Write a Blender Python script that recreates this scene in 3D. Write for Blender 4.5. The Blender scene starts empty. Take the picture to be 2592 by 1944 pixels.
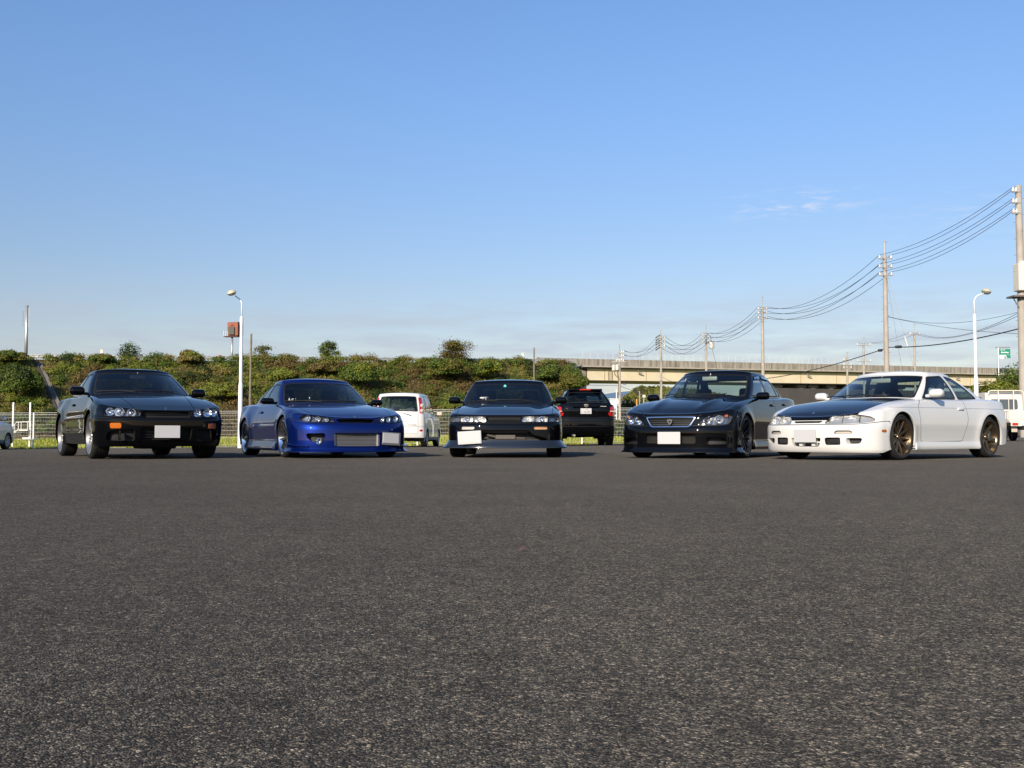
import bpy, math, random
import numpy as np
from mathutils import Vector, Matrix
R = math.radians
rng = random.Random(7)
SC = bpy.context.scene
COL = SC.collection
FAST = False

# ------------------------------------------------------------------ camera, sky, sun, exposure
CAM_H = 0.296
cam_d = bpy.data.cameras.new('camera'); cam = bpy.data.objects.new('camera', cam_d); COL.objects.link(cam)
cam.location = (0, 0, CAM_H); cam.rotation_euler = (R(90 + 2.984), 0, 0)
cam_d.sensor_width = 36; cam_d.lens = 36 * 2600 / 2592; cam_d.clip_start = 0.05; cam_d.clip_end = 20000
SC.camera = cam
SC.view_settings.view_transform = 'Standard'; SC.view_settings.look = 'None'
SC.view_settings.exposure = 0.5; SC.view_settings.gamma = 1.0; SC.view_settings.use_curve_mapping = False
SUN_EL, SUN_AZ = 23.0, 23.0        # azimuth: degrees to the left of straight behind the camera
SKY_STR, SKY_LOW, SKY_UP = 0.10, (.80, .67, .64), (.92, 1.06, 1.26)
CLOUD_LOW, CLOUD_HIGH = (3.45, 3.8, 4.6, 1), (6.2, 6.0, 6.3, 1)
world = bpy.data.worlds.new('World'); SC.world = world; world.use_nodes = True
sun_d = bpy.data.lights.new('sun', 'SUN'); sun = bpy.data.objects.new('sun', sun_d); COL.objects.link(sun)
sun_d.energy = 4.5; sun_d.angle = R(0.5); sun_d.color = (1.0, 0.88, 0.72)
sdir = Vector((-math.sin(R(SUN_AZ)) * math.cos(R(SUN_EL)), -math.cos(R(SUN_AZ)) * math.cos(R(SUN_EL)), math.sin(R(SUN_EL))))
sun.rotation_euler = sdir.to_track_quat('Z', 'Y').to_euler()
def build_world():
    nt = world.node_tree; nt.nodes.clear()
    N, L = nt.nodes.new, nt.links.new
    out = N('ShaderNodeOutputWorld'); bg = N('ShaderNodeBackground'); bg.inputs['Strength'].default_value = SKY_STR
    sky = N('ShaderNodeTexSky'); sky.sky_type = 'NISHITA'; sky.sun_disc = False
    sky.sun_elevation = R(SUN_EL); sky.sun_rotation = R(180 + SUN_AZ)
    sky.air_density = 1.0; sky.dust_density = 0.3; sky.ozone_density = 2.2; sky.altitude = 50
    tc = N('ShaderNodeTexCoord'); sep = N('ShaderNodeSeparateXYZ'); L(tc.outputs['Generated'], sep.inputs[0])
    def math_(op, a, b=None, c=None):
        m = N('ShaderNodeMath'); m.operation = op
        for i, v in enumerate((a, b, c)):
            if v is None: continue
            if isinstance(v, (int, float)): m.inputs[i].default_value = v
            else: L(v, m.inputs[i])
        return m.outputs[0]
    def ramp(v, lo, hi, o0=0., o1=1.):
        r = N('ShaderNodeMapRange'); r.interpolation_type = 'SMOOTHSTEP'; L(v, r.inputs['Value'])
        for k, q in (('From Min', lo), ('From Max', hi), ('To Min', o0), ('To Max', o1)): r.inputs[k].default_value = q
        return r.outputs[0]
    X, Y, Z = sep.outputs
    # clearer air than the model's: less haze glow towards the horizon
    s2 = N('ShaderNodeVectorMath'); s2.operation = 'MULTIPLY'; tm = N('ShaderNodeMix'); tm.data_type = 'RGBA'; L(ramp(Z, 0.0, 0.42), tm.inputs[0]); tm.inputs[6].default_value = (*SKY_LOW, 1); tm.inputs[7].default_value = (*SKY_UP, 1)
    L(sky.outputs[0], s2.inputs[0]); L(tm.outputs[2], s2.inputs[1])
    # thin layered cloud low over the horizon, all the way round
    mp = N('ShaderNodeMapping'); mp.inputs['Scale'].default_value = (2.2, 2.2, 17); L(tc.outputs['Generated'], mp.inputs[0]); nz = N('ShaderNodeTexNoise'); nz.inputs['Detail'].default_value = 9; nz.inputs['Roughness'].default_value = .58; L(mp.outputs[0], nz.inputs['Vector'])
    n0 = ramp(nz.outputs[0], .27, .76); band = math_('MULTIPLY', ramp(Z, .0, .05), ramp(Z, .085, .165, 1., 0.)); cl = math_('MULTIPLY', math_('MULTIPLY', n0, band), .72)
    # small wisps higher up
    m2 = N('ShaderNodeMapping'); m2.inputs['Scale'].default_value = (7, 7, 38); m2.inputs['Rotation'].default_value = (0, R(5), 0); L(tc.outputs['Generated'], m2.inputs[0]); n2 = N('ShaderNodeTexNoise'); n2.inputs['Detail'].default_value = 9; n2.inputs['Roughness'].default_value = .62; L(m2.outputs[0], n2.inputs['Vector'])
    def blob(cx, cz, sx, sz):
        return math_('MULTIPLY', ramp(math_('ABSOLUTE', math_('SUBTRACT', X, cx)), 0, sx, 1., 0.), math_('MULTIPLY', ramp(math_('ABSOLUTE', math_('SUBTRACT', Z, cz)), 0, sz, 1., 0.), ramp(Y, 0, .2)))
    w = math_('ADD', blob(.262, .2155, .085, .020), math_('MULTIPLY', blob(.41, .195, .12, .035), .35)); wc = math_('MULTIPLY', math_('MULTIPLY', ramp(n2.outputs[0], .47, .70), w), .55)
    mx = N('ShaderNodeMix'); mx.data_type = 'RGBA'; L(cl, mx.inputs[0]); L(s2.outputs[0], mx.inputs[6]); mx.inputs[7].default_value = CLOUD_LOW
    my = N('ShaderNodeMix'); my.data_type = 'RGBA'; L(wc, my.inputs[0]); L(mx.outputs[2], my.inputs[6]); my.inputs[7].default_value = CLOUD_HIGH
    L(my.outputs[2], bg.inputs['Color']); L(bg.outputs[0], out.inputs['Surface'])
build_world()

# ------------------------------------------------------------------ small helpers
def lerp(a, b, t): return a + (b - a) * t
def pch(tab):
    """monotone cubic through a table of (x, y)"""
    tab = sorted(tab); x = np.array([p[0] for p in tab], float); y = np.array([p[1] for p in tab], float)
    h = np.diff(x); d = np.diff(y) / h; m = np.zeros(len(x))
    if len(x) > 2:
        w1 = 2 * h[1:] + h[:-1]; w2 = h[1:] + 2 * h[:-1]
        ok = d[:-1] * d[1:] > 0
        with np.errstate(divide='ignore', invalid='ignore'):
            hm = (w1 + w2) / (w1 / d[:-1] + w2 / d[1:])
        m[1:-1] = np.where(ok, hm, 0)
    m[0] = d[0]; m[-1] = d[-1]
    def f(v):
        v = np.clip(np.asarray(v, float), x[0], x[-1]); i = np.clip(np.searchsorted(x, v) - 1, 0, len(h) - 1)
        t = (v - x[i]) / h[i]; t2 = t * t; t3 = t2 * t
        return (2*t3 - 3*t2 + 1) * y[i] + (t3 - 2*t2 + t) * h[i] * m[i] + (3*t2 - 2*t3) * y[i+1] + (t3 - t2) * h[i] * m[i+1]
    return f
def sst(a, b, x):
    t = np.clip((np.asarray(x, float) - a) / (b - a), 0, 1); return t * t * (3 - 2 * t)
def chaikin(p, n=2, closed=True):
    p = np.array(p, float)
    for _ in range(n):
        q = np.roll(p, -1, 0)
        if closed: p = np.stack([.75*p + .25*q, .25*p + .75*q], 1).reshape(-1, 2)
        else:
            q = p[1:]; r = p[:-1]
            p = np.vstack([p[:1], np.stack([.75*r + .25*q, .25*r + .75*q], 1).reshape(-1, 2), p[-1:]])
    return p
def rcorner(p, r, k=4):
    """polygon with every corner rounded by radius about r"""
    p = [np.array(q[:2], float) for q in p]; rr = [q[2] if len(q) > 2 else r for q in p] if False else [r] * len(p); o = []
    for i in range(len(p)):
        a, b, c = p[i-1], p[i], p[(i+1) % len(p)]
        la, lc = np.linalg.norm(a-b), np.linalg.norm(c-b); d = min(rr[i], la*.45, lc*.45)
        s, e = b + (a-b)/la*d, b + (c-b)/lc*d
        for j in range(k+1):
            t = j/k; o.append((1-t)**2*s + 2*t*(1-t)*b + t*t*e)
    return np.array(o)
def sdf(poly, pts):
    """signed distance to a polygon, positive inside"""
    poly = np.asarray(poly, float); n = len(pts); d2 = np.full(n, 1e9); ins = np.zeros(n, bool)
    for i in range(len(poly)):
        a, b = poly[i-1], poly[i]; e = b - a; w = pts - a
        l = max(e @ e, 1e-12); t = np.clip(w @ e / l, 0, 1); q = w - t[:, None] * e
        d2 = np.minimum(d2, (q * q).sum(1))
        c1 = (pts[:, 1] >= a[1]) != (pts[:, 1] >= b[1])
        with np.errstate(divide='ignore', invalid='ignore'):
            xi = a[0] + (pts[:, 1] - a[1]) / (e[1] if abs(e[1]) > 1e-12 else 1e-12) * e[0]
        ins ^= c1 & (pts[:, 0] < xi)
    return np.where(ins, 1, -1) * np.sqrt(d2)
def pdist(line, pts):
    line = np.asarray(line, float); d2 = np.full(len(pts), 1e9)
    for i in range(1, len(line)):
        a, b = line[i-1], line[i]; e = b - a; w = pts - a
        t = np.clip(w @ e / max(e @ e, 1e-12), 0, 1); q = w - t[:, None] * e; d2 = np.minimum(d2, (q*q).sum(1))
    return np.sqrt(d2)

def mk(name, V, F, mat=None, parent=None, N=None, smooth=False, loc=None):
    me = bpy.data.meshes.new(name)
    me.from_pydata([tuple(map(float, v)) for v in V], [], [tuple(int(i) for i in f) for f in F])
    if mat is not None:
        for m in (mat if isinstance(mat, (list, tuple)) else [mat]): me.materials.append(m)
    if N is not None or smooth:
        me.polygons.foreach_set('use_smooth', [True] * len(me.polygons))
    if N is not None:
        me.normals_split_custom_set_from_vertices([tuple(map(float, n)) for n in N])
    me.update()
    o = bpy.data.objects.new(name, me); COL.objects.link(o)
    if parent is not None: o.parent = parent
    if loc is not None: o.location = loc
    return o
def tag(o, label=None, cat=None, group=None, kind=None):
    if label: o['label'] = label
    if cat: o['category'] = cat
    if group: o['group'] = group
    if kind: o['kind'] = kind
    return o
def empty(name, loc=(0, 0, 0), rz=0, parent=None):
    o = bpy.data.objects.new(name, None); COL.objects.link(o); o.location = loc; o.rotation_euler = (0, 0, rz)
    o.empty_display_size = .2
    if parent is not None: o.parent = parent
    return o
class MB:
    """collects simple solids into one mesh"""
    def __init__(s): s.V = []; s.F = []; s.M = []; s.mi = 0
    def add(s, V, F):
        b = len(s.V); s.V += [tuple(v) for v in V]; s.F += [tuple(b + i for i in f) for f in F]; s.M += [s.mi] * len(F); return s
    def box(s, c, d, rz=0, rx=0, ry=0, taper=1.0):
        x, y, z = d[0]/2, d[1]/2, d[2]/2; m = Matrix.Rotation(rz, 3, 'Z') @ Matrix.Rotation(ry, 3, 'Y') @ Matrix.Rotation(rx, 3, 'X')
        V = [Vector(c) + m @ Vector((sx*x*(taper if sz > 0 else 1), sy*y*(taper if sz > 0 else 1), sz*z)) for sz in (-1, 1) for sx, sy in ((-1,-1),(1,-1),(1,1),(-1,1))]
        return s.add(V, [(3,2,1,0),(4,5,6,7),(0,1,5,4),(1,2,6,5),(2,3,7,6),(3,0,4,7)])
    def rbox(s, c, d, b=.02, rz=0, rx=0, ry=0, seg=2):
        """bevelled box"""
        m = Matrix.Rotation(rz, 3, 'Z') @ Matrix.Rotation(ry, 3, 'Y') @ Matrix.Rotation(rx, 3, 'X')
        bm = __import__('bmesh').new(); import bmesh
        bmesh.ops.create_cube(bm, size=1)
        for v in bm.verts: v.co = Vector((v.co.x*d[0], v.co.y*d[1], v.co.z*d[2]))
        bmesh.ops.bevel(bm, geom=bm.edges[:], offset=min(b, min(d)*.45), segments=seg, profile=.5, affect='EDGES')
        bm.verts.index_update()
        V = [Vector(c) + m @ v.co for v in bm.verts]; F = [[v.index for v in f.verts] for f in bm.faces]; bm.free()
        return s.add(V, F)
    def tube(s, pts, r, n=8, cap=True):
        pts = [Vector(p) for p in pts]; rs = r if isinstance(r, (list, tuple)) else [r]*len(pts); V = []; F = []
        up0 = None
        for i, p in enumerate(pts):
            d = (pts[min(i+1, len(pts)-1)] - pts[max(i-1, 0)]).normalized()
            if up0 is None: up0 = Vector((0,0,1)) if abs(d.z) < .9 else Vector((1,0,0))
            a = d.cross(up0).normalized(); b = a.cross(d).normalized(); up0 = b
            for k in range(n):
                t = 2*math.pi*k/n; V.append(p + a*(rs[i]*math.cos(t)) + b*(rs[i]*math.sin(t)))
        for i in range(len(pts)-1):
            for k in range(n):
                k2 = (k+1) % n; F.append((i*n+k, i*n+k2, (i+1)*n+k2, (i+1)*n+k))
        if cap: F.append(tuple(range(n-1, -1, -1))); F.append(tuple((len(pts)-1)*n + k for k in range(n)))
        return s.add(V, F)
    def lathe(s, prof, c=(0,0,0), axis='z', n=32, close=False, a0=0, a1=2*math.pi):
        V = []; F = []; m = len(prof); full = abs(a1-a0-2*math.pi) < 1e-6; nn = n if full else n+1
        for k in range(nn):
            t = a0 + (a1-a0)*k/n; ct, st = math.cos(t), math.sin(t)
            for r, h in prof:
                p = {'z': (r*ct, r*st, h), 'y': (r*ct, h, r*st), 'x': (h, r*ct, r*st)}[axis]
                V.append((c[0]+p[0], c[1]+p[1], c[2]+p[2]))
        for k in range(n):
            k2 = (k+1) % nn
            for i in range(m - (0 if close else 1)):
                i2 = (i+1) % m; q = (k*m+i, k2*m+i, k2*m+i2, k*m+i2)
                F.append(q if axis != 'y' else q[::-1])
        return s.add(V, F)
    def obj(s, name, mat, parent=None, smooth=False, loc=None, sharp=None):
        o = mk(name, s.V, s.F, mat, parent, smooth=smooth, loc=loc)
        if isinstance(mat, (list, tuple)): o.data.polygons.foreach_set('material_index', s.M)
        if sharp: o.data.set_sharp_from_angle(angle=R(sharp))
        return o

# ------------------------------------------------------------------ materials
MATS = {}
def pmat(name, col, rough=.5, metal=0., coat=0., spec=.5, emit=None, bump=None, var=None, coat_rough=.02, coat_ior=1.5):
    """principled; bump=(scale, strength); var=(scale, amount) mottles the colour"""
    if name in MATS: return MATS[name]
    m = bpy.data.materials.new(name); m.use_nodes = True; nt = m.node_tree; b = nt.nodes['Principled BSDF']
    b.inputs['Base Color'].default_value = (*col, 1); b.inputs['Roughness'].default_value = rough
    b.inputs['Metallic'].default_value = metal; b.inputs['Coat Weight'].default_value = coat; b.inputs['Coat Roughness'].default_value = coat_rough
    b.inputs['Specular IOR Level'].default_value = spec; b.inputs['Coat IOR'].default_value = coat_ior
    if var:
        tc = nt.nodes.new('ShaderNodeTexCoord'); n = nt.nodes.new('ShaderNodeTexNoise'); n.inputs['Scale'].default_value = var[0]; n.inputs['Detail'].default_value = 6
        r = nt.nodes.new('ShaderNodeMapRange'); r.inputs['From Min'].default_value = .3; r.inputs['From Max'].default_value = .7
        r.inputs['To Min'].default_value = 1 - var[1]; r.inputs['To Max'].default_value = 1 + var[1]
        mx = nt.nodes.new('ShaderNodeVectorMath'); mx.operation = 'SCALE'; mx.inputs[0].default_value = col
        nt.links.new(tc.outputs['Object'], n.inputs['Vector']); nt.links.new(n.outputs['Fac'], r.inputs['Value'])
        nt.links.new(r.outputs[0], mx.inputs['Scale']); nt.links.new(mx.outputs[0], b.inputs['Base Color'])
    if bump:
        n = nt.nodes.new('ShaderNodeTexNoise'); n.inputs['Scale'].default_value = bump[0]; bp = nt.nodes.new('ShaderNodeBump'); bp.inputs['Strength'].default_value = bump[1]; bp.inputs['Distance'].default_value = .01
        tc = nt.nodes.new('ShaderNodeTexCoord'); nt.links.new(tc.outputs['Object'], n.inputs['Vector']); nt.links.new(n.outputs['Fac'], bp.inputs['Height']); nt.links.new(bp.outputs[0], b.inputs['Normal'])
    MATS[name] = m; return m
def glassmat(name, tint, ior=1.5, rough=0.0):
    """thin pane: fresnel mirror over a tinted clear sheet"""
    if name in MATS: return MATS[name]
    m = bpy.data.materials.new(name); m.use_nodes = True; nt = m.node_tree; nt.nodes.clear()
    N, L = nt.nodes.new, nt.links.new
    o = N('ShaderNodeOutputMaterial'); mix = N('ShaderNodeMixShader'); fr = N('ShaderNodeFresnel'); fr.inputs['IOR'].default_value = ior
    t = N('ShaderNodeBsdfTransparent'); t.inputs['Color'].default_value = (*tint, 1); g = N('ShaderNodeBsdfGlossy'); g.inputs['Roughness'].default_value = rough
    g.inputs['Color'].default_value = (1, 1, 1, 1)
    ge = N('ShaderNodeNewGeometry'); mr = N('ShaderNodeMapRange'); mr.inputs['To Min'].default_value = ior; mr.inputs['To Max'].default_value = 1 / ior
    L(ge.outputs['Backfacing'], mr.inputs['Value']); L(mr.outputs[0], fr.inputs['IOR'])
    L(fr.outputs[0], mix.inputs[0]); L(t.outputs[0], mix.inputs[1]); L(g.outputs[0], mix.inputs[2]); L(mix.outputs[0], o.inputs[0])
    MATS[name] = m; return m
BLACKP = pmat('black_paint', (.0022, .0024, .0032), rough=.5, coat=1, spec=0, coat_rough=.012, coat_ior=1.36)
RUBBER = pmat('rubber', (.016, .016, .016), rough=.75, spec=.3, bump=(60, .2))
DARK = pmat('dark_trim', (.008, .008, .009), rough=.6)
CHROME = pmat('chrome', (.85, .85, .86), rough=.08, metal=1)
GLASS = glassmat('tinted_glass', (.62, .72, .70))
GLASSS = glassmat('side_glass', (.50, .58, .58), ior=2.2)
GLASSD = glassmat('dark_glass', (.24, .28, .29), ior=1.42)
LENS = glassmat('clear_lens', (.93, .94, .95), ior=1.4)
# ------------------------------------------------------------------ ground
PITCH = R(2.984)
def at(px, py, Y):
    """point of the place seen at a pixel of the 2592 x 1944 photograph, Y metres away"""
    a, u = (px - 1296) / 2600, (972 - py) / 2600; dy, dz = math.cos(PITCH) - u * math.sin(PITCH), math.sin(PITCH) + u * math.cos(PITCH)
    return Vector((a * Y / dy, Y, CAM_H + dz * Y / dy))
nprng = np.random.default_rng(11)
def gz(x, y):
    x = np.asarray(x, float); y = np.asarray(y, float)
    return sst(19, 31, y) * (.03 + .0081 * np.clip(x, -70, 70)) + .55 * sst(42, 115, y)
def sheet(name, xs, ys, zf, mat, kind='structure'):
    X, Y = np.meshgrid(xs, ys); Z = zf(X, Y); n = len(xs); V = np.stack([X.ravel(), Y.ravel(), Z.ravel()], 1)
    F = [(j*n+i, j*n+i+1, (j+1)*n+i+1, (j+1)*n+i) for j in range(len(ys)-1) for i in range(n-1)]
    return tag(mk(name, V, F, mat, smooth=True), kind=kind)
def nodes(m):
    nt = m.node_tree; return nt, nt.nodes.new, nt.links.new, nt.nodes['Principled BSDF']
def asphalt_mat():
    m = pmat('asphalt', (.06, .06, .06), rough=.88, spec=.1); nt, N, L, b = nodes(m)
    tc = N('ShaderNodeTexCoord')
    v = N('ShaderNodeTexVoronoi'); v.inputs['Scale'].default_value = 400; v.inputs['Randomness'].default_value = 1
    w = N('ShaderNodeTexVoronoi'); w.inputs['Scale'].default_value = 165
    no = N('ShaderNodeTexNoise'); no.inputs['Scale'].default_value = .9; no.inputs['Detail'].default_value = 5; no.inputs['Roughness'].default_value = .6
    n2 = N('ShaderNodeTexNoise'); n2.inputs['Scale'].default_value = 14; n2.inputs['Detail'].default_value = 4
    for t in (v, w, no, n2): L(tc.outputs['Object'], t.inputs['Vector'])
    sep = N('ShaderNodeSeparateColor'); L(v.outputs['Color'], sep.inputs[0])
    cr = N('ShaderNodeValToRGB'); e = cr.color_ramp.elements; e[0].position = 0; e[0].color = (.03, .03, .031, 1); e[1].position = 1; e[1].color = (.32, .285, .24, 1)
    for p, c in ((.30, (.05, .049, .047, 1)), (.62, (.085, .08, .072, 1)), (.84, (.145, .132, .113, 1)), (.93, (.22, .195, .16, 1))): k = e.new(p); k.color = c
    L(sep.outputs[0], cr.inputs[0])
    sep2 = N('ShaderNodeSeparateColor'); L(w.outputs['Color'], sep2.inputs[0])
    cr2 = N('ShaderNodeValToRGB'); e = cr2.color_ramp.elements; e[0].position = .55; e[0].color = (.54, .53, .515, 1); e[1].position = 1; e[1].color = (1.36, 1.29, 1.19, 1); L(sep2.outputs[1], cr2.inputs[0])
    mu = N('ShaderNodeMix'); mu.data_type = 'RGBA'; mu.blend_type = 'MULTIPLY'; mu.inputs[0].default_value = 1; L(cr.outputs[0], mu.inputs[6]); L(cr2.outputs[0], mu.inputs[7])
    mr = N('ShaderNodeMapRange'); mr.inputs['From Min'].default_value = .3; mr.inputs['From Max'].default_value = .7; mr.inputs['To Min'].default_value = .86; mr.inputs['To Max'].default_value = 1.14; L(no.outputs[0], mr.inputs[0])
    m3 = N('ShaderNodeMapRange'); m3.inputs['From Min'].default_value = .3; m3.inputs['From Max'].default_value = .7; m3.inputs['To Min'].default_value = .82; m3.inputs['To Max'].default_value = 1.18; L(n2.outputs[0], m3.inputs[0])
    mm = N('ShaderNodeMath'); mm.operation = 'MULTIPLY'; L(mr.outputs[0], mm.inputs[0]); L(m3.outputs[0], mm.inputs[1])
    sc = N('ShaderNodeVectorMath'); sc.operation = 'SCALE'; L(mu.outputs[2], sc.inputs[0]); L(mm.outputs[0], sc.inputs['Scale']); L(sc.outputs[0], b.inputs['Base Color'])
    b.inputs['Diffuse Roughness'].default_value = 1.0
    bp = N('ShaderNodeBump'); bp.inputs['Strength'].default_value = .75; bp.inputs['Distance'].default_value = .004; bp.invert = True; L(v.outputs['Distance'], bp.inputs['Height']); L(bp.outputs[0], b.inputs['Normal'])
    return m
def ground_mat(name, c1, c2, scale):
    m = pmat(name, c1, rough=.95, spec=.2); nt, N, L, b = nodes(m); tc = N('ShaderNodeTexCoord'); n = N('ShaderNodeTexNoise'); n.inputs['Scale'].default_value = scale; n.inputs['Detail'].default_value = 8
    cr = N('ShaderNodeValToRGB'); cr.color_ramp.elements[0].position = .35; cr.color_ramp.elements[1].position = .65; cr.color_ramp.elements[0].color = (*c1, 1); cr.color_ramp.elements[1].color = (*c2, 1)
    L(tc.outputs['Object'], n.inputs['Vector']); L(n.outputs[0], cr.inputs[0]); L(cr.outputs[0], b.inputs['Base Color']); return m
FENCE_Y = 37.5
sheet('ground', np.concatenate([[-9000, -2500, -600], np.linspace(-150, 150, 41), [600, 2500, 9000]]), np.concatenate([[-6000, -400, -60], np.linspace(10, 210, 41), [500, 2500, 9000]]), lambda x, y: gz(x, y) - .03, ground_mat('lawn_soil', (.19, .21, .026), (.27, .275, .04), 1.2))
sheet('parking_lot', np.linspace(-90, 90, 61), np.concatenate([[-70, -20, -4, 6], np.linspace(18, FENCE_Y - .12, 14)]), lambda x, y: gz(x, y), asphalt_mat())
sheet('side_road', np.linspace(12.9, 70, 20), np.linspace(FENCE_Y - .12, 84, 12), lambda x, y: gz(x, y) - .006, asphalt_mat())
m = MB()
for k in range(36):
    x0, x1 = -59.2 + 2*k, -60 + 2*k + 1.99; z0, z1 = float(gz(x0, FENCE_Y)), float(gz(x1, FENCE_Y)); y0, y1 = FENCE_Y - .12, FENCE_Y + .10
    m.add([(x0, y0, z0-.1), (x1, y0, z1-.1), (x1, y1, z1-.1), (x0, y1, z0-.1), (x0, y0, z0+.025), (x1, y0, z1+.025), (x1, y1, z1+.025), (x0, y1, z0+.025)], [(3,2,1,0), (4,5,6,7), (0,1,5,4), (1,2,6,5), (2,3,7,6), (3,0,4,7)])
tag(m.obj('kerb', pmat('kerb_concrete', (.17, .165, .15), rough=.85, var=(6, .2))), kind='structure')

# ------------------------------------------------------------------ foliage
LEAF = bpy.data.materials.new('leaf'); LEAF.use_nodes = True
def leaf_mat():
    nt = LEAF.node_tree; b = nt.nodes['Principled BSDF']; a = nt.nodes.new('ShaderNodeAttribute'); a.attribute_name = 'leaf_colour'
    nt.links.new(a.outputs['Color'], b.inputs['Base Color']); b.inputs['Roughness'].default_value = .6; b.inputs['Specular IOR Level'].default_value = .25
    t = nt.nodes.new('ShaderNodeBsdfTranslucent'); nt.links.new(a.outputs['Color'], t.inputs['Color']); mx = nt.nodes.new('ShaderNodeMixShader'); mx.inputs[0].default_value = .25
    nt.links.new(b.outputs[0], mx.inputs[1]); nt.links.new(t.outputs[0], mx.inputs[2]); nt.links.new(mx.outputs[0], nt.nodes['Material Output'].inputs[0])
leaf_mat()
def leaves(name, P, Nrm, size, colr, parent=None, long=1.35):
    """one leaf-sized quad per point, tilted at random about the given direction"""
    n = len(P); d = Nrm + nprng.normal(0, .65, (n, 3)); d /= np.linalg.norm(d, axis=1)[:,None]
    r = nprng.normal(0, 1, (n, 3)); a = np.cross(d, r); a /= np.maximum(np.linalg.norm(a, axis=1), 1e-6)[:,None]; b = np.cross(d, a); s = (size * nprng.uniform(.6, 1.3, n))[:,None] * .5
    a, b = a * s * long, b * s / long * 1.2; bend = d * s * .25
    V = np.empty((n, 4, 3)); V[:,0] = P - a; V[:,1] = P - b + bend; V[:,2] = P + a; V[:,3] = P + b + bend
    me = bpy.data.meshes.new(name); me.vertices.add(4*n); me.vertices.foreach_set('co', V.ravel()); me.loops.add(4*n); me.loops.foreach_set('vertex_index', np.arange(4*n, dtype=np.int32)); me.polygons.add(n); me.polygons.foreach_set('loop_start', np.arange(0, 4*n, 4, dtype=np.int32))
    me.update(calc_edges=True); at_ = me.attributes.new('leaf_colour', 'FLOAT_COLOR', 'FACE'); c4 = np.ones((n, 4)); c4[:,:3] = colr; at_.data.foreach_set('color', c4.ravel()); me.materials.append(LEAF); me.validate()
    o = bpy.data.objects.new(name, me); COL.objects.link(o)
    if parent is not None: o.parent = parent
    return o
PAL = dict(green=[(.065, .105, .018), (.095, .14, .022), (.045, .075, .014)], lime=[(.14, .175, .026), (.17, .19, .032), (.11, .145, .022)], olive=[(.10, .105, .022), (.135, .125, .028), (.075, .085, .018)], brown=[(.115, .088, .032), (.145, .112, .04), (.09, .072, .026)], straw=[(.20, .165, .055), (.17, .15, .045), (.14, .135, .035)], dark=[(.030, .05, .012), (.04, .062, .015), (.022, .038, .010)])
def cols(kind, n, jit=.25):
    p = np.array(PAL[kind]) * np.array([1.28, 1.2, 1.1]); c = p[nprng.integers(0, len(p), n)]; return c * nprng.uniform(1 - jit, 1 + jit, (n, 1))
def shell_pts(c, r, n, thick=.35, up=-.25):
    d = nprng.normal(0, 1, (n, 3)); d /= np.linalg.norm(d, axis=1)[:,None]; d[:,2] = np.where(d[:,2] < up, -d[:,2] * .6, d[:,2]); q = np.array(c) + d * np.array(r) * (1 - thick * nprng.uniform(0, 1, n) ** 1.5)[:,None]; return q, d
def bush(name, c, r, n, kind, leaf, clumps=14, kind2=None, parent=None, stems=True):
    """crown of uneven clumps round a centre on the ground"""
    P, Nn, Cc = [], [], []; r = np.array(r); base = np.array(c) + [0, 0, r[2] * .75]
    for k in range(clumps):
        d = nprng.normal(0, 1, 3); d /= np.linalg.norm(d); d[2] = abs(d[2]) * .9 - .15; cc = base + d * r * nprng.uniform(.35, .78); rr = r * nprng.uniform(.28, .5)
        q, dd = shell_pts(cc, rr, n // clumps); P.append(q); Nn.append(dd); Cc.append(cols(kind2 if (kind2 and k % 3 == 0) else kind, len(q)))
    return leaves(name, np.vstack(P), np.vstack(Nn), leaf, np.vstack(Cc), parent)
BARK = pmat('bark', (.07, .05, .035), rough=.9, bump=(30, .5))
def small_tree(name, label, pos, h, rad, n, kind, leaf, cat='tree', crown0=.3, kind2=None, clumps=16, group=None):
    root = empty(name, pos); tag(root, label, cat, group); m = MB(); m.tube([(0, 0, -.4), (.03*h, 0, h*.3), (-.02*h, .02*h, h*.62), (0, 0, h*.85)], [h*.03, h*.025, h*.016, h*.006], 7)
    for k in range(7):
        a = k * 2.4; z0 = h * (.28 + .07*k); L = rad * (.9 - .06*k); m.tube([(0, 0, z0), (math.cos(a)*L*.5, math.sin(a)*L*.5, z0 + L*.35), (math.cos(a)*L*.95, math.sin(a)*L*.95, z0 + L*.5)], [h*.012, h*.008, h*.003], 5)
    m.obj('trunk', BARK, root, smooth=True)
    P, Nn, Cc = [], [], []
    for k in range(clumps):
        a, t = nprng.uniform(0, 6.28), nprng.uniform(0, 1) ** .9; z = h * (crown0 + (1 - crown0) * t * .95); w = rad * (math.sqrt(max(0, 1 - (2*t - .85) ** 2 / 1.4)) * .95) * nprng.uniform(.15, 1.0)
        m_ = int(n / clumps * nprng.uniform(.4, 1.6)); q = np.array([math.cos(a)*w, math.sin(a)*w, z]) + nprng.normal(0, 1, (m_, 3)) * np.array([rad*.19, rad*.19, rad*.11]) * nprng.uniform(.6, 1.3); P.append(q); Nn.append(np.tile([0, -.2, .9], (m_, 1))); Cc.append(cols(kind2 if (kind2 and k % 3 == 0) else kind, m_))
    leaves('crown', np.vstack(P), np.vstack(Nn), leaf, np.vstack(Cc), root); return root

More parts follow.
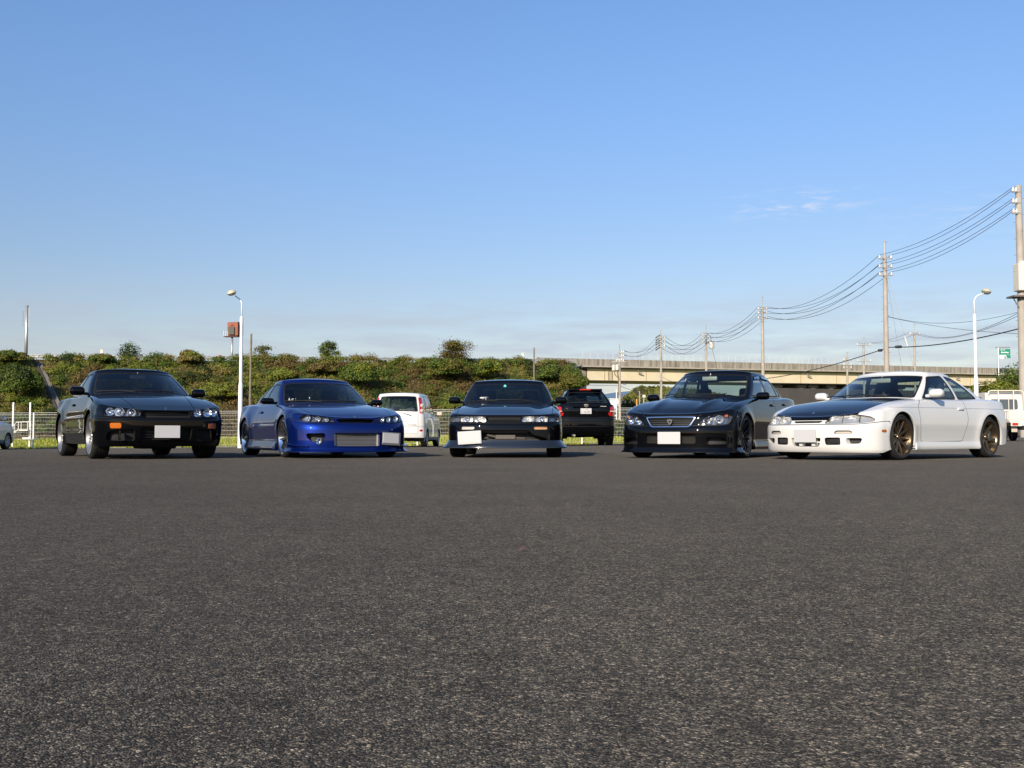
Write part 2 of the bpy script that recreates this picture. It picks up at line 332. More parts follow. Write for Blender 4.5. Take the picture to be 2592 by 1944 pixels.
# ------------------------------------------------------------------ embankment
def crest(x): return 128 + (x + 70) * .27, 10.1 + (x + 70) * .012        # distance and height of its top edge
XE = 8.0
def bank_z(x, v):
    """v 0 at the foot, 1 at the crest"""
    yc, zc = crest(x); w = 21; y = yc - w * (1 - v); z0 = gz(x, y); return y, z0 + (zc - z0) * (np.clip(v, 0, 1) ** .9)
def bank():
    xs = np.linspace(-110, XE, 80); vs = np.linspace(0, 1, 14); V = []; n = len(xs)
    for v in vs:
        y, z = bank_z(xs, np.full(n, v)); V += list(np.stack([xs, y, z], 1))
    y, z = bank_z(xs, np.ones(n)); V += list(np.stack([xs, y + 26, z], 1)); r = len(vs) + 1
    F = [(j*n+i, j*n+i+1, (j+1)*n+i+1, (j+1)*n+i) for j in range(r-1) for i in range(n-1)]
    b = len(V); e = [j*n + n - 1 for j in range(r)]                      # end slope towards the bridge
    for j in range(r): V.append((XE + 4.5 * (V[e[j]][2] / 11.5), V[e[j]][1], gz(0, 100) - .1))
    F += [(e[j], b + j, b + j + 1, e[j+1]) for j in range(r-1)]
    tag(mk('embankment', V, F, ground_mat('bank_soil', (.055, .045, .02), (.10, .075, .035), .5), smooth=True), kind='structure')
bank()
def patch(x, v):
    return np.sin(x * .31 + 1.3) + np.sin(x * .83 + v * 5) * .8 + np.sin(v * 9 + x * .13) * .9 + np.sin(x * 1.9 - v * 3) * .5
CH0, CH1 = at(100, 905, 131.5).x, at(152, 1095, 110.5).x       # concrete chute down the slope
def in_chute(x, v): return (np.abs(x - lerp(CH1, CH0, v)) < .75) & (v < .97)
def undergrowth():
    P, Nn, Cc = [], [], []
    n = 110000; x = nprng.uniform(-85, XE + 3, n); v = nprng.uniform(0, 1.02, n); y, z = bank_z(x, v); k = ~in_chute(x, v) & (x < XE + .5 - 0 * v); x, v, y, z = x[k], v[k], y[k], z[k]; n = len(x)
    c = cols('olive', n); pt = patch(x, v); 
    for lo, hi, kd in ((-9, -1.3, 'brown'), (-1.3, -.5, 'olive'), (-.5, .4, 'green'), (.4, 1.1, 'lime'), (1.1, 1.6, 'straw'), (1.6, 9, 'olive')):
        q = (pt >= lo) & (pt < hi); c[q] = cols(kd, q.sum())
    lowq = v < .10; c[lowq] = cols('brown', lowq.sum())
    P.append(np.stack([x, y, z + nprng.uniform(0, .7, n)], 1)); Nn.append(np.tile([0, -.5, .8], (n, 1))); Cc.append(c)
    for k in range(1000):
        x = nprng.uniform(-85, XE + 1); v = nprng.uniform(0.02, 1.03) ; 
        if in_chute(np.array(x), np.array(v)): continue
        y, z = bank_z(np.array(x), np.array(v)); r = nprng.uniform(.45, 1.35) * (1 - .30 * v); v = min(v, .985); pt = patch(x, v) + nprng.normal(0, .6); kd = 'brown' if pt < -1.5 else 'olive' if pt < -.6 else 'green' if pt < .5 else 'lime' if pt < 1.1 else 'straw' if pt < 1.5 else 'dark'
        q, d = shell_pts((x, y - .3, float(z) + r * .25), (r, r, r * nprng.uniform(.5, .85)), int(330 * r * r) + 90, .6); P.append(q); Nn.append(d); Cc.append(cols(kd, len(q), .3))
    for k in range(60):                                                   # bushes standing above the rail
        x = nprng.uniform(-80, 2); 
        if in_chute(np.array(x), np.array(1.0)): continue
        y, z = crest(x); r = nprng.uniform(.5, 1.15); kd = ('olive', 'green', 'lime', 'straw')[nprng.integers(0, 4)]; q, d = shell_pts((x, y - .4, z + r * .2), (r * 1.3, r, r), int(330 * r * r) + 90, .6); P.append(q); Nn.append(d); Cc.append(cols(kd, len(q), .3))
    for k in range(46):                                                   # end of the bank beside the bridge
        v, t = nprng.uniform(.15, 1), nprng.uniform(0, 1); y, z = bank_z(np.array(XE), np.array(v)); z0 = float(gz(XE, 100)); zz = lerp(float(z), z0, t); x = XE + 4.5 * (float(z) / 11.5) * t; r = nprng.uniform(.7, 1.4); kd = ('olive', 'green', 'dark', 'green')[nprng.integers(0, 4)]
        q, d = shell_pts((x, float(y), zz), (r, r, r), int(330 * r * r) + 90, .6); P.append(q); Nn.append(d); Cc.append(cols(kd, len(q), .3))
    tag(leaves('undergrowth', np.vstack(P), np.vstack(Nn), .15, np.vstack(Cc), long=2.0), kind='stuff')
undergrowth()
def grass_field():
    n = 60000; y = FENCE_Y + .2 + 70 * nprng.uniform(0, 1, n) ** 2.0; x = nprng.uniform(-.62, .42, n) * y * 1.05; z = gz(x, y) - .03
    k_ = (x < 12.6) | (y > 85); x, y, z = x[k_], y[k_], z[k_]; n = len(x); h = nprng.uniform(.05, .13, n) * (1 + .5 * (y > 55)); w = .012 + .0007 * y; a = nprng.uniform(0, 3.14, n); dx, dy = np.cos(a) * w, np.sin(a) * w; lx, ly = nprng.normal(0, .03, n), nprng.normal(0, .03, n)
    V = np.empty((n, 3, 3)); V[:,0] = np.stack([x - dx, y - dy, z], 1); V[:,1] = np.stack([x + dx, y + dy, z], 1); V[:,2] = np.stack([x + lx, y + ly, z + h], 1)
    me = bpy.data.meshes.new('grass'); me.vertices.add(3*n); me.vertices.foreach_set('co', V.ravel()); me.loops.add(3*n); me.loops.foreach_set('vertex_index', np.arange(3*n, dtype=np.int32)); me.polygons.add(n); me.polygons.foreach_set('loop_start', np.arange(0, 3*n, 3, dtype=np.int32)); me.update(calc_edges=True)
    at_ = me.attributes.new('leaf_colour', 'FLOAT_COLOR', 'FACE'); c4 = np.ones((n, 4)); p = np.array([(.29, .31, .035), (.23, .27, .03), (.34, .33, .045)]); c4[:,:3] = p[nprng.integers(0, 3, n)] * nprng.uniform(.75, 1.25, (n, 1)); at_.data.foreach_set('color', c4.ravel()); me.materials.append(LEAF)
    o = bpy.data.objects.new('grass', me); COL.objects.link(o); tag(o, kind='stuff')
grass_field()
def on_bank(px, v, dx=0):
    for _ in range(6):
        x = (px - 1296) / 2600 * (crest(dx if _ == 0 else x)[0] - 21 * (1 - v)); 
    y, z = bank_z(np.array(x), np.array(v)); return (float(x), float(y), float(z))
SHR = [('round dark green shrub at the top of the bank at the far left', 25, .86, (2.4, 2.2, 1.5), 2200, 'green', 'olive'), ('large dark shaded bush low on the bank left of the concrete chute', 50, .36, (3.2, 2.4, 2.8), 3600, 'dark', 'green'),
 ('small round bush on the crest above the roof of the left black coupe', 255, .90, (1.6, 1.4, 1.0), 1300, 'olive', 'green'), ('spiky straw coloured bush on the crest left of the near lamp post', 480, .88, (1.8, 1.6, 1.4), 1700, 'straw', 'lime'),
 ('bright lime vine hanging beside the bare wooden pole', 715, .62, (1.5, 1.3, 1.5), 1100, 'lime', None), ('big bright green bush above the bonnet end of the blue coupe', 915, .50, (3.2, 2.4, 2.6), 4200, 'green', 'lime'),
 ('reddish brown scrub on the bank above the white minivan', 1035, .30, (2.4, 1.6, 1.3), 1500, 'brown', 'straw'), ('round kudzu covered mound left of the second wooden pole', 1240, .62, (2.4, 2.2, 2.2), 3400, 'lime', 'green'),
 ('dark green bush right of the second wooden pole near the bridge', 1395, .60, (2.6, 2.2, 2.0), 3200, 'green', 'dark'), ('leafy tree-like shrub in front of the bridge end', 1450, .38, (2.2, 2.4, 2.8), 4200, 'olive', 'green'),
 ('mixed green thicket left of the kudzu mound', 1130, .62, (3.2, 2.2, 2.4), 3400, 'green', 'olive'), ('olive bush on the slope between the lamp post and the blue coupe', 820, .72, (2.4, 2.0, 1.5), 2400, 'olive', 'brown'), ('yellow green bush low on the bank behind the left lamp post', 560, .35, (2.6, 2.0, 1.8), 2400, 'lime', 'olive'), ('dark bush low on the bank beside the blue coupe roof', 1010, .12, (2.8, 1.8, 2.0), 2400, 'dark', 'green')]
for lb, px, v, r, n, k1, k2 in SHR: tag(bush('shrub', on_bank(px, v), r, int(n * 3), k1, .18, 20, k2), lb, 'shrub', 'shrubs on the embankment')
def crest_at(px, back=1.5):
    x, y, z = on_bank(px, 1.0); return Vector((x * (y + back) / y, y + back, z))
for px, h, rad, n, k1, k2, lb in ((325, 2.2, 1.7, 520, 'dark', 'green', 'small open tree on the crest above the left black coupe'), (665, 2.1, 1.5, 420, 'olive', 'green', 'low thin tree on the crest right of the bare wooden pole'), (830, 3.0, 1.5, 900, 'green', 'lime', 'dense small tree standing alone on the crest above the blue coupe'), (1155, 2.7, 2.5, 2000, 'olive', 'brown', 'wide sparse tree with bare twigs on the crest left of the bridge')):
    small_tree('small_tree', lb, crest_at(px, 1.0 if px < 1100 else -2.0), h, rad, n * 3, k1, .15, kind2=k2, crown0=.22, clumps=34, group='small trees on the crest')

# concrete chute
root = empty('drainage_chute', bank_z(np.array(CH1), np.array(0.0))[0:0] or (0, 0, 0)); tag(root, 'pale concrete drainage chute running down the bank at the left', 'drain'); m = MB(); CONC = pmat('concrete', (.15, .135, .115), rough=.85, var=(1.2, .22), bump=(8, .15))
def chute_strip(o0, o1, dz):
    V = []
    for v in np.linspace(.0, .93, 15):
        x = lerp(CH1, CH0, v); y, z = bank_z(np.array(x), np.array(v)); V += [(x + o0, y, z + dz), (x + o1, y, z + dz), (x + o0, y, z - .3), (x + o1, y, z - .3)]
    F = []
    for j in range(14): b = 4*j; F += [(b, b+1, b+5, b+4), (b+2, b, b+4, b+6), (b+1, b+3, b+7, b+5)]
    return V, F + [(0, 2, 3, 1), (56, 57, 59, 58)]
MB().add(*chute_strip(-.15, .25, .05)).obj('channel', CONC, root); MB().add(*chute_strip(.25, .45, .18)).obj('kerb', CONC, root); MB().add(*chute_strip(-.4, -.15, .22)).obj('kerb', pmat('shaded_concrete', (.05, .046, .04), rough=.9), root)  # left kerb coloured dark for the shadow along the channel

# guard rail along the crest
GALV = pmat('galvanised', (.50, .50, .50), rough=.45, metal=.7)
root = empty('guard_rail', (0, 0, 0)); tag(root, 'pale steel guard rail along the top of the embankment', 'guard rail'); m = MB(); V = []; xs = np.linspace(-95, 9, 60)
prof = [(0, .38), (-.05, .44), (0, .52), (0, .60), (-.05, .68), (0, .74)]
for x in xs:
    y, z = crest(x); V += [(x, y + 1.2 + d, z + h) for d, h in prof]
m.add(V, [(i*6+k, (i+1)*6+k, (i+1)*6+k+1, i*6+k+1) for i in range(len(xs)-1) for k in range(5)]); m.obj('beam', GALV, root, smooth=True)
pb = MB(); pb.tube([(0, 0, -.3), (0, 0, .85)], .06, 8); pm = None
for x in np.arange(-95, 9, 4.0):
    y, z = crest(x)
    if pm is None: o = pb.obj('post', GALV, root); pm = o.data
    else: o = bpy.data.objects.new('post', pm); COL.objects.link(o); o.parent = root
    o.location = (x, y + 1.35, z)

# fence
root = empty('wire_fence', (0, FENCE_Y, 0)); tag(root, 'white welded wire fence along the back edge of the car park', 'fence'); FW = pmat('fence_white', (.72, .72, .68), rough=.45)
pw = MB(); H_ = 1.27
for k in range(36): pw.tube([(.03 + k*.0555, 0, .03), (.03 + k*.0555, 0, H_)], .0014, 4, cap=False)
for z in [.04, .30, .43, .565, .70, .83, .965, 1.10, 1.20, H_]: pw.tube([(.0, 0, z), (2.0, 0, z)], .003 if z < 1.2 else .006, 4, cap=False)
po = MB(); po.rbox((0, 0, .62), (.05, .05, 1.30), .008); pmesh = qmesh = None
for k in range(23):
    x = -17.45 + 2.0 * k - 16.0; z = float(gz(x, FENCE_Y)) + .04; sl = float(gz(x + 2, FENCE_Y) - gz(x, FENCE_Y))
    for nm, mb in (('post', po), ('wire_panel', pw)):
        if nm == 'post':
            if pmesh is None: o = po.obj('post', FW, root); pmesh = o.data
            else: o = bpy.data.objects.new('post', pmesh); COL.objects.link(o); o.parent = root
        else:
            if qmesh is None: o = pw.obj('wire_panel', FW, root); qmesh = o.data
            else: o = bpy.data.objects.new('wire_panel', qmesh); COL.objects.link(o); o.parent = root
            o.rotation_euler = (0, -math.atan2(sl, 2), 0)
        o.location = (x, 0, z)

# ------------------------------------------------------------------ steps behind the fence, lamp posts, sign posts
WPAINT = pmat('white_metal', (.74, .73, .70), rough=.4)
p0 = at(62, 1110, 41); root = empty('steel_steps', (p0.x, p0.y, p0.z)); tag(root, 'white steel steps and platform with two tall posts behind the fence at the left', 'steps'); S_ = 41 / 2600
def part_box(name, c, d, par, mat, ry=0): m = MB(); m.rbox(c, d, .01, ry=ry); return m.obj(name, mat, par)
for px, top in ((26, 1018), (69, 1018)): part_box('post', ((px - 62) * S_, .2, ((1110 - top) * S_) / 2 - .2), (.06, .06, (1110 - top) * S_ + .4), root, WPAINT)
part_box('platform', ((67 - 62) * S_, .0, (1110 - 1089) * S_), (.36, .6, .05), root, WPAINT); part_box('platform', ((76 - 62) * S_, .0, (1110 - 1112) * S_ + .04), (.34, .6, .07), root, WPAINT)
for k in range(3): part_box('tread', ((40 + 5*k - 62) * S_, 0, (1110 - 1099 + 4*k) * S_), (.11, .6, .03), root, WPAINT)
m = MB(); m.tube([((37 - 62) * S_, -.3, (1110 - 1098) * S_), ((55 - 62) * S_, -.3, (1110 - 1088) * S_)], .02); m.tube([((37 - 62) * S_, -.3, (1110 - 1084) * S_), ((50 - 62) * S_, -.3, (1110 - 1069) * S_), ((86 - 62) * S_, -.3, (1110 - 1068) * S_)], .016)
for px, a, b in ((37, 1098, 1084), (46, 1092, 1074), (55, 1088, 1068), (62, 1087, 1068), (78, 1088, 1068), (86, 1112, 1068)): m.tube([((px - 62) * S_, -.3, (1110 - a) * S_), ((px - 62) * S_, -.3, (1110 - b) * S_)], .014)
m.obj('handrail', WPAINT, root)
LAMPW = pmat('lamp_post_white', (.80, .80, .80), rough=.35); LAMPH = pmat('lamp_head', (.50, .46, .34), rough=.45); LAMPG = pmat('lamp_glass', (.28, .29, .26), rough=.15, coat=1)
def lamp_post(label, bx, by, h, arm, hx):
    z = float(gz(bx, by)); r = empty('lamp_post', (bx, by, z)); tag(r, label, 'lamp post', 'lamp posts of the car park'); s = 1 if arm > 0 else -1
    m = MB(); m.tube([(0, 0, -.1), (0, 0, 2.02)], [.072, .070], 14); m.tube([(0, 0, 2.0), (0, 0, 2.12)], [.07, .052], 14, cap=False); m.tube([(0, 0, 2.1), (0, 0, h - 1.05)], [.052, .047], 14); m.tube([(0, 0, h - 1.10), (0, 0, h - .86)], [.055, .055], 14); m.tube([(0, 0, h - .88), (0, 0, h - .82)], [.055, .03], 14)
    m.obj('pole', LAMPW, r, smooth=True, sharp=40)
    A = [(0, 0, h - .86), (0, 0, h - .45)] + [(s * (.24 * (1 - math.cos(t))), 0, h - .45 + .26 * math.sin(t)) for t in np.linspace(.15, 1.2, 7)]; A.append((s * abs(arm) * .82, 0, h - .45 + .30)); m = MB(); m.tube(A, .020, 10); m.obj('arm', LAMPW, r, smooth=True)
    m = MB(); m.lathe([(0, .105), (.06, .10), (.115, .07), (.15, .02), (.152, 0)], axis='z', n=24); o = m.obj('lamp_head', LAMPH, r, smooth=True, loc=(arm, hx, h - .10)); o.rotation_euler = (R(12) if hx < 0 else 0, s * R(14), 0)
    m = MB(); m.lathe([(.145, 0), (.13, -.035), (.09, -.07), (0, -.085)], axis='z', n=24); m.obj('lamp_glass', LAMPG, o, smooth=True); return r
q = at(607, 1133, 33.0); lamp_post('white lamp post with its round head turned left beside the blue coupe', q.x, 33.0, at(594, 743, 33).z - float(gz(q.x, 33)) + .08, -.26, -.25)
q = at(2474, 1115, 33.0); lamp_post('white lamp post with its head turned right behind the white coupe', q.x, 33.0, at(2505, 737, 33).z - float(gz(q.x, 33)) + .08, .40, 0)
WOOD = pmat('weathered_pole', (.17, .145, .115), rough=.85, var=(3, .25), bump=(20, .2)); PCON = pmat('pole_concrete', (.36, .32, .275), rough=.8, var=(1.5, .15))
for px, top, Y, r, lb in ((637, 845, 100, .12, 'bare weathered pole standing right of the left lamp post'), (1353, 880, 118, .11, 'thin bare pole in front of the bank near the bridge')):
    a = at(px - 1, top, Y); m = MB(); z0 = float(gz(a.x, Y)) if Y < 110 else float(bank_z(np.array(a.x), np.array(.0))[1]) ; m.tube([(0, 0, -.3), (.05, 0, a.z - z0)], [r * 1.1, r * .8], 10); o = m.obj('bare_pole', WOOD, smooth=True, sharp=50, loc=(a.x - .05, Y, z0)); tag(o, lb, 'pole', 'bare poles by the embankment')
a = crest_at(62, 3); t = at(62, 773, a.y); root = empty('mast', a); tag(root, 'tall grey mast with a side bracket at the far left of the crest', 'mast'); h = t.z - a.z
MB().tube([(0, 0, -.5), (0, 0, h)], [.22, .19], 10).obj('pole', GALV, root, smooth=True); m = MB(); m.tube([(-.15, 0, h*.9), (-.5, 0, h*.9), (-.5, 0, h*.62), (-.15, 0, h*.62)], .05, 6); m.obj('bracket', GALV, root); m = MB()
for k in range(14): m.box((.24, 0, h * (.62 + .025*k)), (.12, .04, .03))
m.obj('rung', GALV, root)
a = crest_at(585, 3); root = empty('variable_sign', a); tag(root, 'rusty orange highway sign box on a pole seen from behind above the left lamp post', 'road sign'); s_ = a.y / 2600; zz = lambda py: at(585, py, a.y).z - a.z; ORG = pmat('orange_box', (.25, .078, .042), rough=.6, var=(1.5, .15)); xx = lambda px: (px - 585) * s_
MB().tube([(0, 0, -.5), (0, 0, zz(853))], .14, 10).obj('pole', GALV, root, smooth=True); m = MB(); m.rbox((xx(592), .15, zz(833)), (xx(608) - xx(577), 1.3, zz(816) - zz(850)), .03, rz=R(-20)); bx_ = m.obj('sign_box', ORG, root)
m = MB(); m.rbox((xx(586), -.62, zz(838)), (xx(595) - xx(578), .06, zz(828) - zz(848)), .02, rz=R(-20))
m.obj('louvre', pmat('louvre_grey', (.07, .075, .065), rough=.6), bx_); part_box('cap', (xx(587), -.60, zz(823)), (.5, .05, .10), bx_, pmat('red_cap', (.35, .03, .02), rough=.5)); part_box('walkway', (xx(584), 0, zz(852)), (xx(603) - xx(566), 1.1, .10), root, pmat('rust', (.14, .06, .045), rough=.8)); m = MB()
for k in (566, 571, 576): m.tube([(xx(k), -.5, zz(852)), (xx(k), -.5, zz(838))], .02, 5)
for py in (838, 845): m.tube([(xx(566), -.5, zz(py)), (xx(577), -.5, zz(py))], .02, 5)
m.obj('railing', GALV, root)
for px, top, lb in ((254, 885, 'slim striped post on the crest right of the left coupe mirror'), (553, 899, 'red and white marker post on the crest left of the lamp post'), (1168, 873, 'pale striped marker above the wide sparse tree'), (1323, 893, 'pale striped marker on the crest before the bridge')):
    a = crest_at(px, 2.5); h = max(1.0, at(px, top, a.y).z - a.z); m = MB(); m.tube([(0, 0, -.4), (0, 0, h * .7)], .05, 6); m.mi = 1; m.box((0, 0, h * .85), (.35, .04, h * .3)); o = m.obj('marker_post', [GALV, pmat('marker_red', (.5, .06, .05), rough=.5) if px == 553 else pmat('marker_pale', (.55, .52, .42), rough=.5)], loc=a); tag(o, lb, 'marker post')

for lb, px, py, c in (('small reddish brown leaf lying on the open asphalt', 1318, 1394, (.11, .05, .035)), ('tiny orange leaf on the asphalt before the middle black coupe', 1304, 1157.5, (.45, .16, .04))):
    d = (py - 1107.5) / 2600; Y = CAM_H / d; a = at(px, py, Y); w = .013; m = MB(); m.add([(-w, 0, .006), (0, -w*.6, .004), (w, .0, .012), (w*.2, w*.7, .010), (-w*.5, w*.5, .004)], [(0, 1, 2, 3, 4)]); tag(m.obj('fallen_leaf', pmat('leaf_%d' % px, c, rough=.7), loc=(a.x, Y, .001)), lb, 'leaf')
# ------------------------------------------------------------------ surfaces that can be cut into parts
def vnormals(P, quads):
    q = np.asarray(quads); a, b, c, d = P[q[:,0]], P[q[:,1]], P[q[:,2]], P[q[:,3]]
    fn = np.cross(c - a, d - b); N = np.zeros_like(P)
    for k in range(4): np.add.at(N, q[:,k], fn)
    return N
class Shell:
    """half a car surface (y >= 0): columns are position, normal, s, t; faces are kept by label"""
    def __init__(s, P, quads, st, label):
        N = vnormals(P, quads); c = np.abs(P[:,1]) < 1e-5; N[c,1] = 0
        N /= np.maximum(np.linalg.norm(N, axis=1), 1e-9)[:,None]
        s.V = np.hstack([P, N, st]); s.F = {label: [tuple(q) for q in quads]}
    def sdf(s, chart, poly, lim=None):
        V = s.V; n = len(V); f = np.full(n, -1.0); poly = np.asarray(poly, float)
        if chart == 'f': C = V[:, [1,2]]; ok = (V[:,3] > .05) & (V[:,0] > 0)
        elif chart == 'r': C = V[:, [1,2]]; ok = (V[:,3] < -.05)
        elif chart == 's': C = V[:, [0,2]]; ok = V[:,4] > .22
        elif chart == 't': C = V[:, [0,1]]; ok = V[:,5] > .1
        elif chart == 'u': C = V[:, [6,2]]; ok = V[:,7] < 1.8
        elif chart == 'g': C = V[:, [6,7]]; ok = V[:,7] < 1.02
        lo, hi = poly.min(0) - .12, poly.max(0) + .12
        ok = ok & (C >= lo).all(1) & (C <= hi).all(1)
        if lim is not None: ok &= lim(V)
        f[ok] = sdf(poly, C[ok]); return f
    def cut(s, frm, new, f):
        """faces of the labels in frm where f > 0 become label new; crossed faces are split"""
        frm = [frm] if isinstance(frm, str) else frm
        f = np.where(np.abs(f) < 1e-6, 0, f); rows = []; base = len(s.V); cache = {}; V = s.V; got = s.F.setdefault(new, [])
        for lb in frm:
            keep = []
            for fc in s.F.get(lb, []):
                v = [f[i] for i in fc]
                if max(v) <= 0: keep.append(fc); continue
                if min(v) >= 0: got.append(fc); continue
                a, b = [], []
                for k in range(len(fc)):
                    i, j = fc[k], fc[(k+1) % len(fc)]; fi, fj = f[i], f[j]
                    if fi >= 0: a.append(i)
                    if fi <= 0: b.append(i)
                    if fi * fj < 0:
                        key = (min(i,j), max(i,j))
                        if key not in cache:
                            t = fi / (fi - fj); rows.append(V[i] + (V[j] - V[i]) * t); cache[key] = base + len(rows) - 1
                        a.append(cache[key]); b.append(cache[key])
                if len(a) > 2: got.append(tuple(a))
                if len(b) > 2: keep.append(tuple(b))
            s.F[lb] = keep
        if rows:
            r = np.array(rows); r[:,3:6] /= np.linalg.norm(r[:,3:6], axis=1)[:,None]; s.V = np.vstack([s.V, r])
        return s
    def stripe(s, frm, new, dfn, w, lim=None):
        """thin band |d| < w of a signed distance function, safe on a coarse mesh"""
        ok = lambda v: v if lim is None else np.minimum(v, lim(s.V))
        s.cut(frm, '_a', ok(dfn(s.V) + w)); s.cut('_a', '_b', ok(dfn(s.V) - w)); s.F.setdefault(frm, []); s.F[frm] += s.F.pop('_b'); s.F.setdefault(new, []); s.F[new] += s.F.pop('_a'); return s
    def get(s, labels, off=0., mirror=0):
        F = []
        for lb in ([labels] if isinstance(labels, str) else labels): F += s.F.get(lb, [])
        idx = sorted({i for f in F for i in f}); mp = {j: k for k, j in enumerate(idx)}
        P = s.V[idx, :3].copy(); N = s.V[idx, 3:6].copy(); P = P + N * off; F = [tuple(mp[i] for i in f) for f in F]
        if mirror: P[:,1] *= -1; N[:,1] *= -1; F = [f[::-1] for f in F]
        return P, N, F
    def emit(s, labels, name, mat, parent, off=0., how='join'):
        """how: join = both halves in one mesh, pair = one object each side, L / R = one side only"""
        def one(ms):
            VV, NN, FF = [], [], []
            for m in ms:
                P, N, F = s.get(labels, off, m); b = len(VV); VV += list(P); NN += list(N); FF += [tuple(i+b for i in f) for f in F]
            return mk(name, VV, FF, mat, parent, N=NN) if FF else None
        if how == 'join': return [one((0, 1))]
        if how == 'L': return [one((0,))]
        if how == 'R': return [one((1,))]
        return [one((0,)), one((1,))]
    def recess(s, labels, name, mats, parent, depth, how='join', vec=None, shrink=1.0):
        """pocket behind a region: walls and a back"""
        res = []
        for ms in {'join': [(0, 1)], 'pair': [(0,), (1,)], 'L': [(0,)], 'R': [(1,)]}[how]:
            m = MB()
            for mi in ms:
                P, N, F = s.get(labels, 0, mi)
                if not F: continue
                cnt = {}
                for f in F:
                    for k in range(len(f)): e = (f[k], f[(k+1) % len(f)]); cnt[e] = 1
                d = -N * depth if vec is None else np.tile(np.array([vec[0], vec[1] * (-1 if mi else 1), vec[2]]), (len(P), 1))
                Q = P + d; c0 = Q.mean(0)
                if shrink != 1.0: Q = c0 + (Q - c0) * shrink
                m.mi = 1; m.add(Q, F); m.mi = 0
                VV, FF = [], []
                for (i, j) in cnt:
                    if (j, i) in cnt: continue
                    if abs(P[i][1]) < 1e-4 and abs(P[j][1]) < 1e-4 and len(ms) == 2: continue
                    b = len(VV); VV += [P[i], P[j], Q[j], Q[i]]; FF.append((b, b+1, b+2, b+3))
                m.add(VV, FF)
            if m.F: res.append(m.obj(name, mats, parent))
        return res

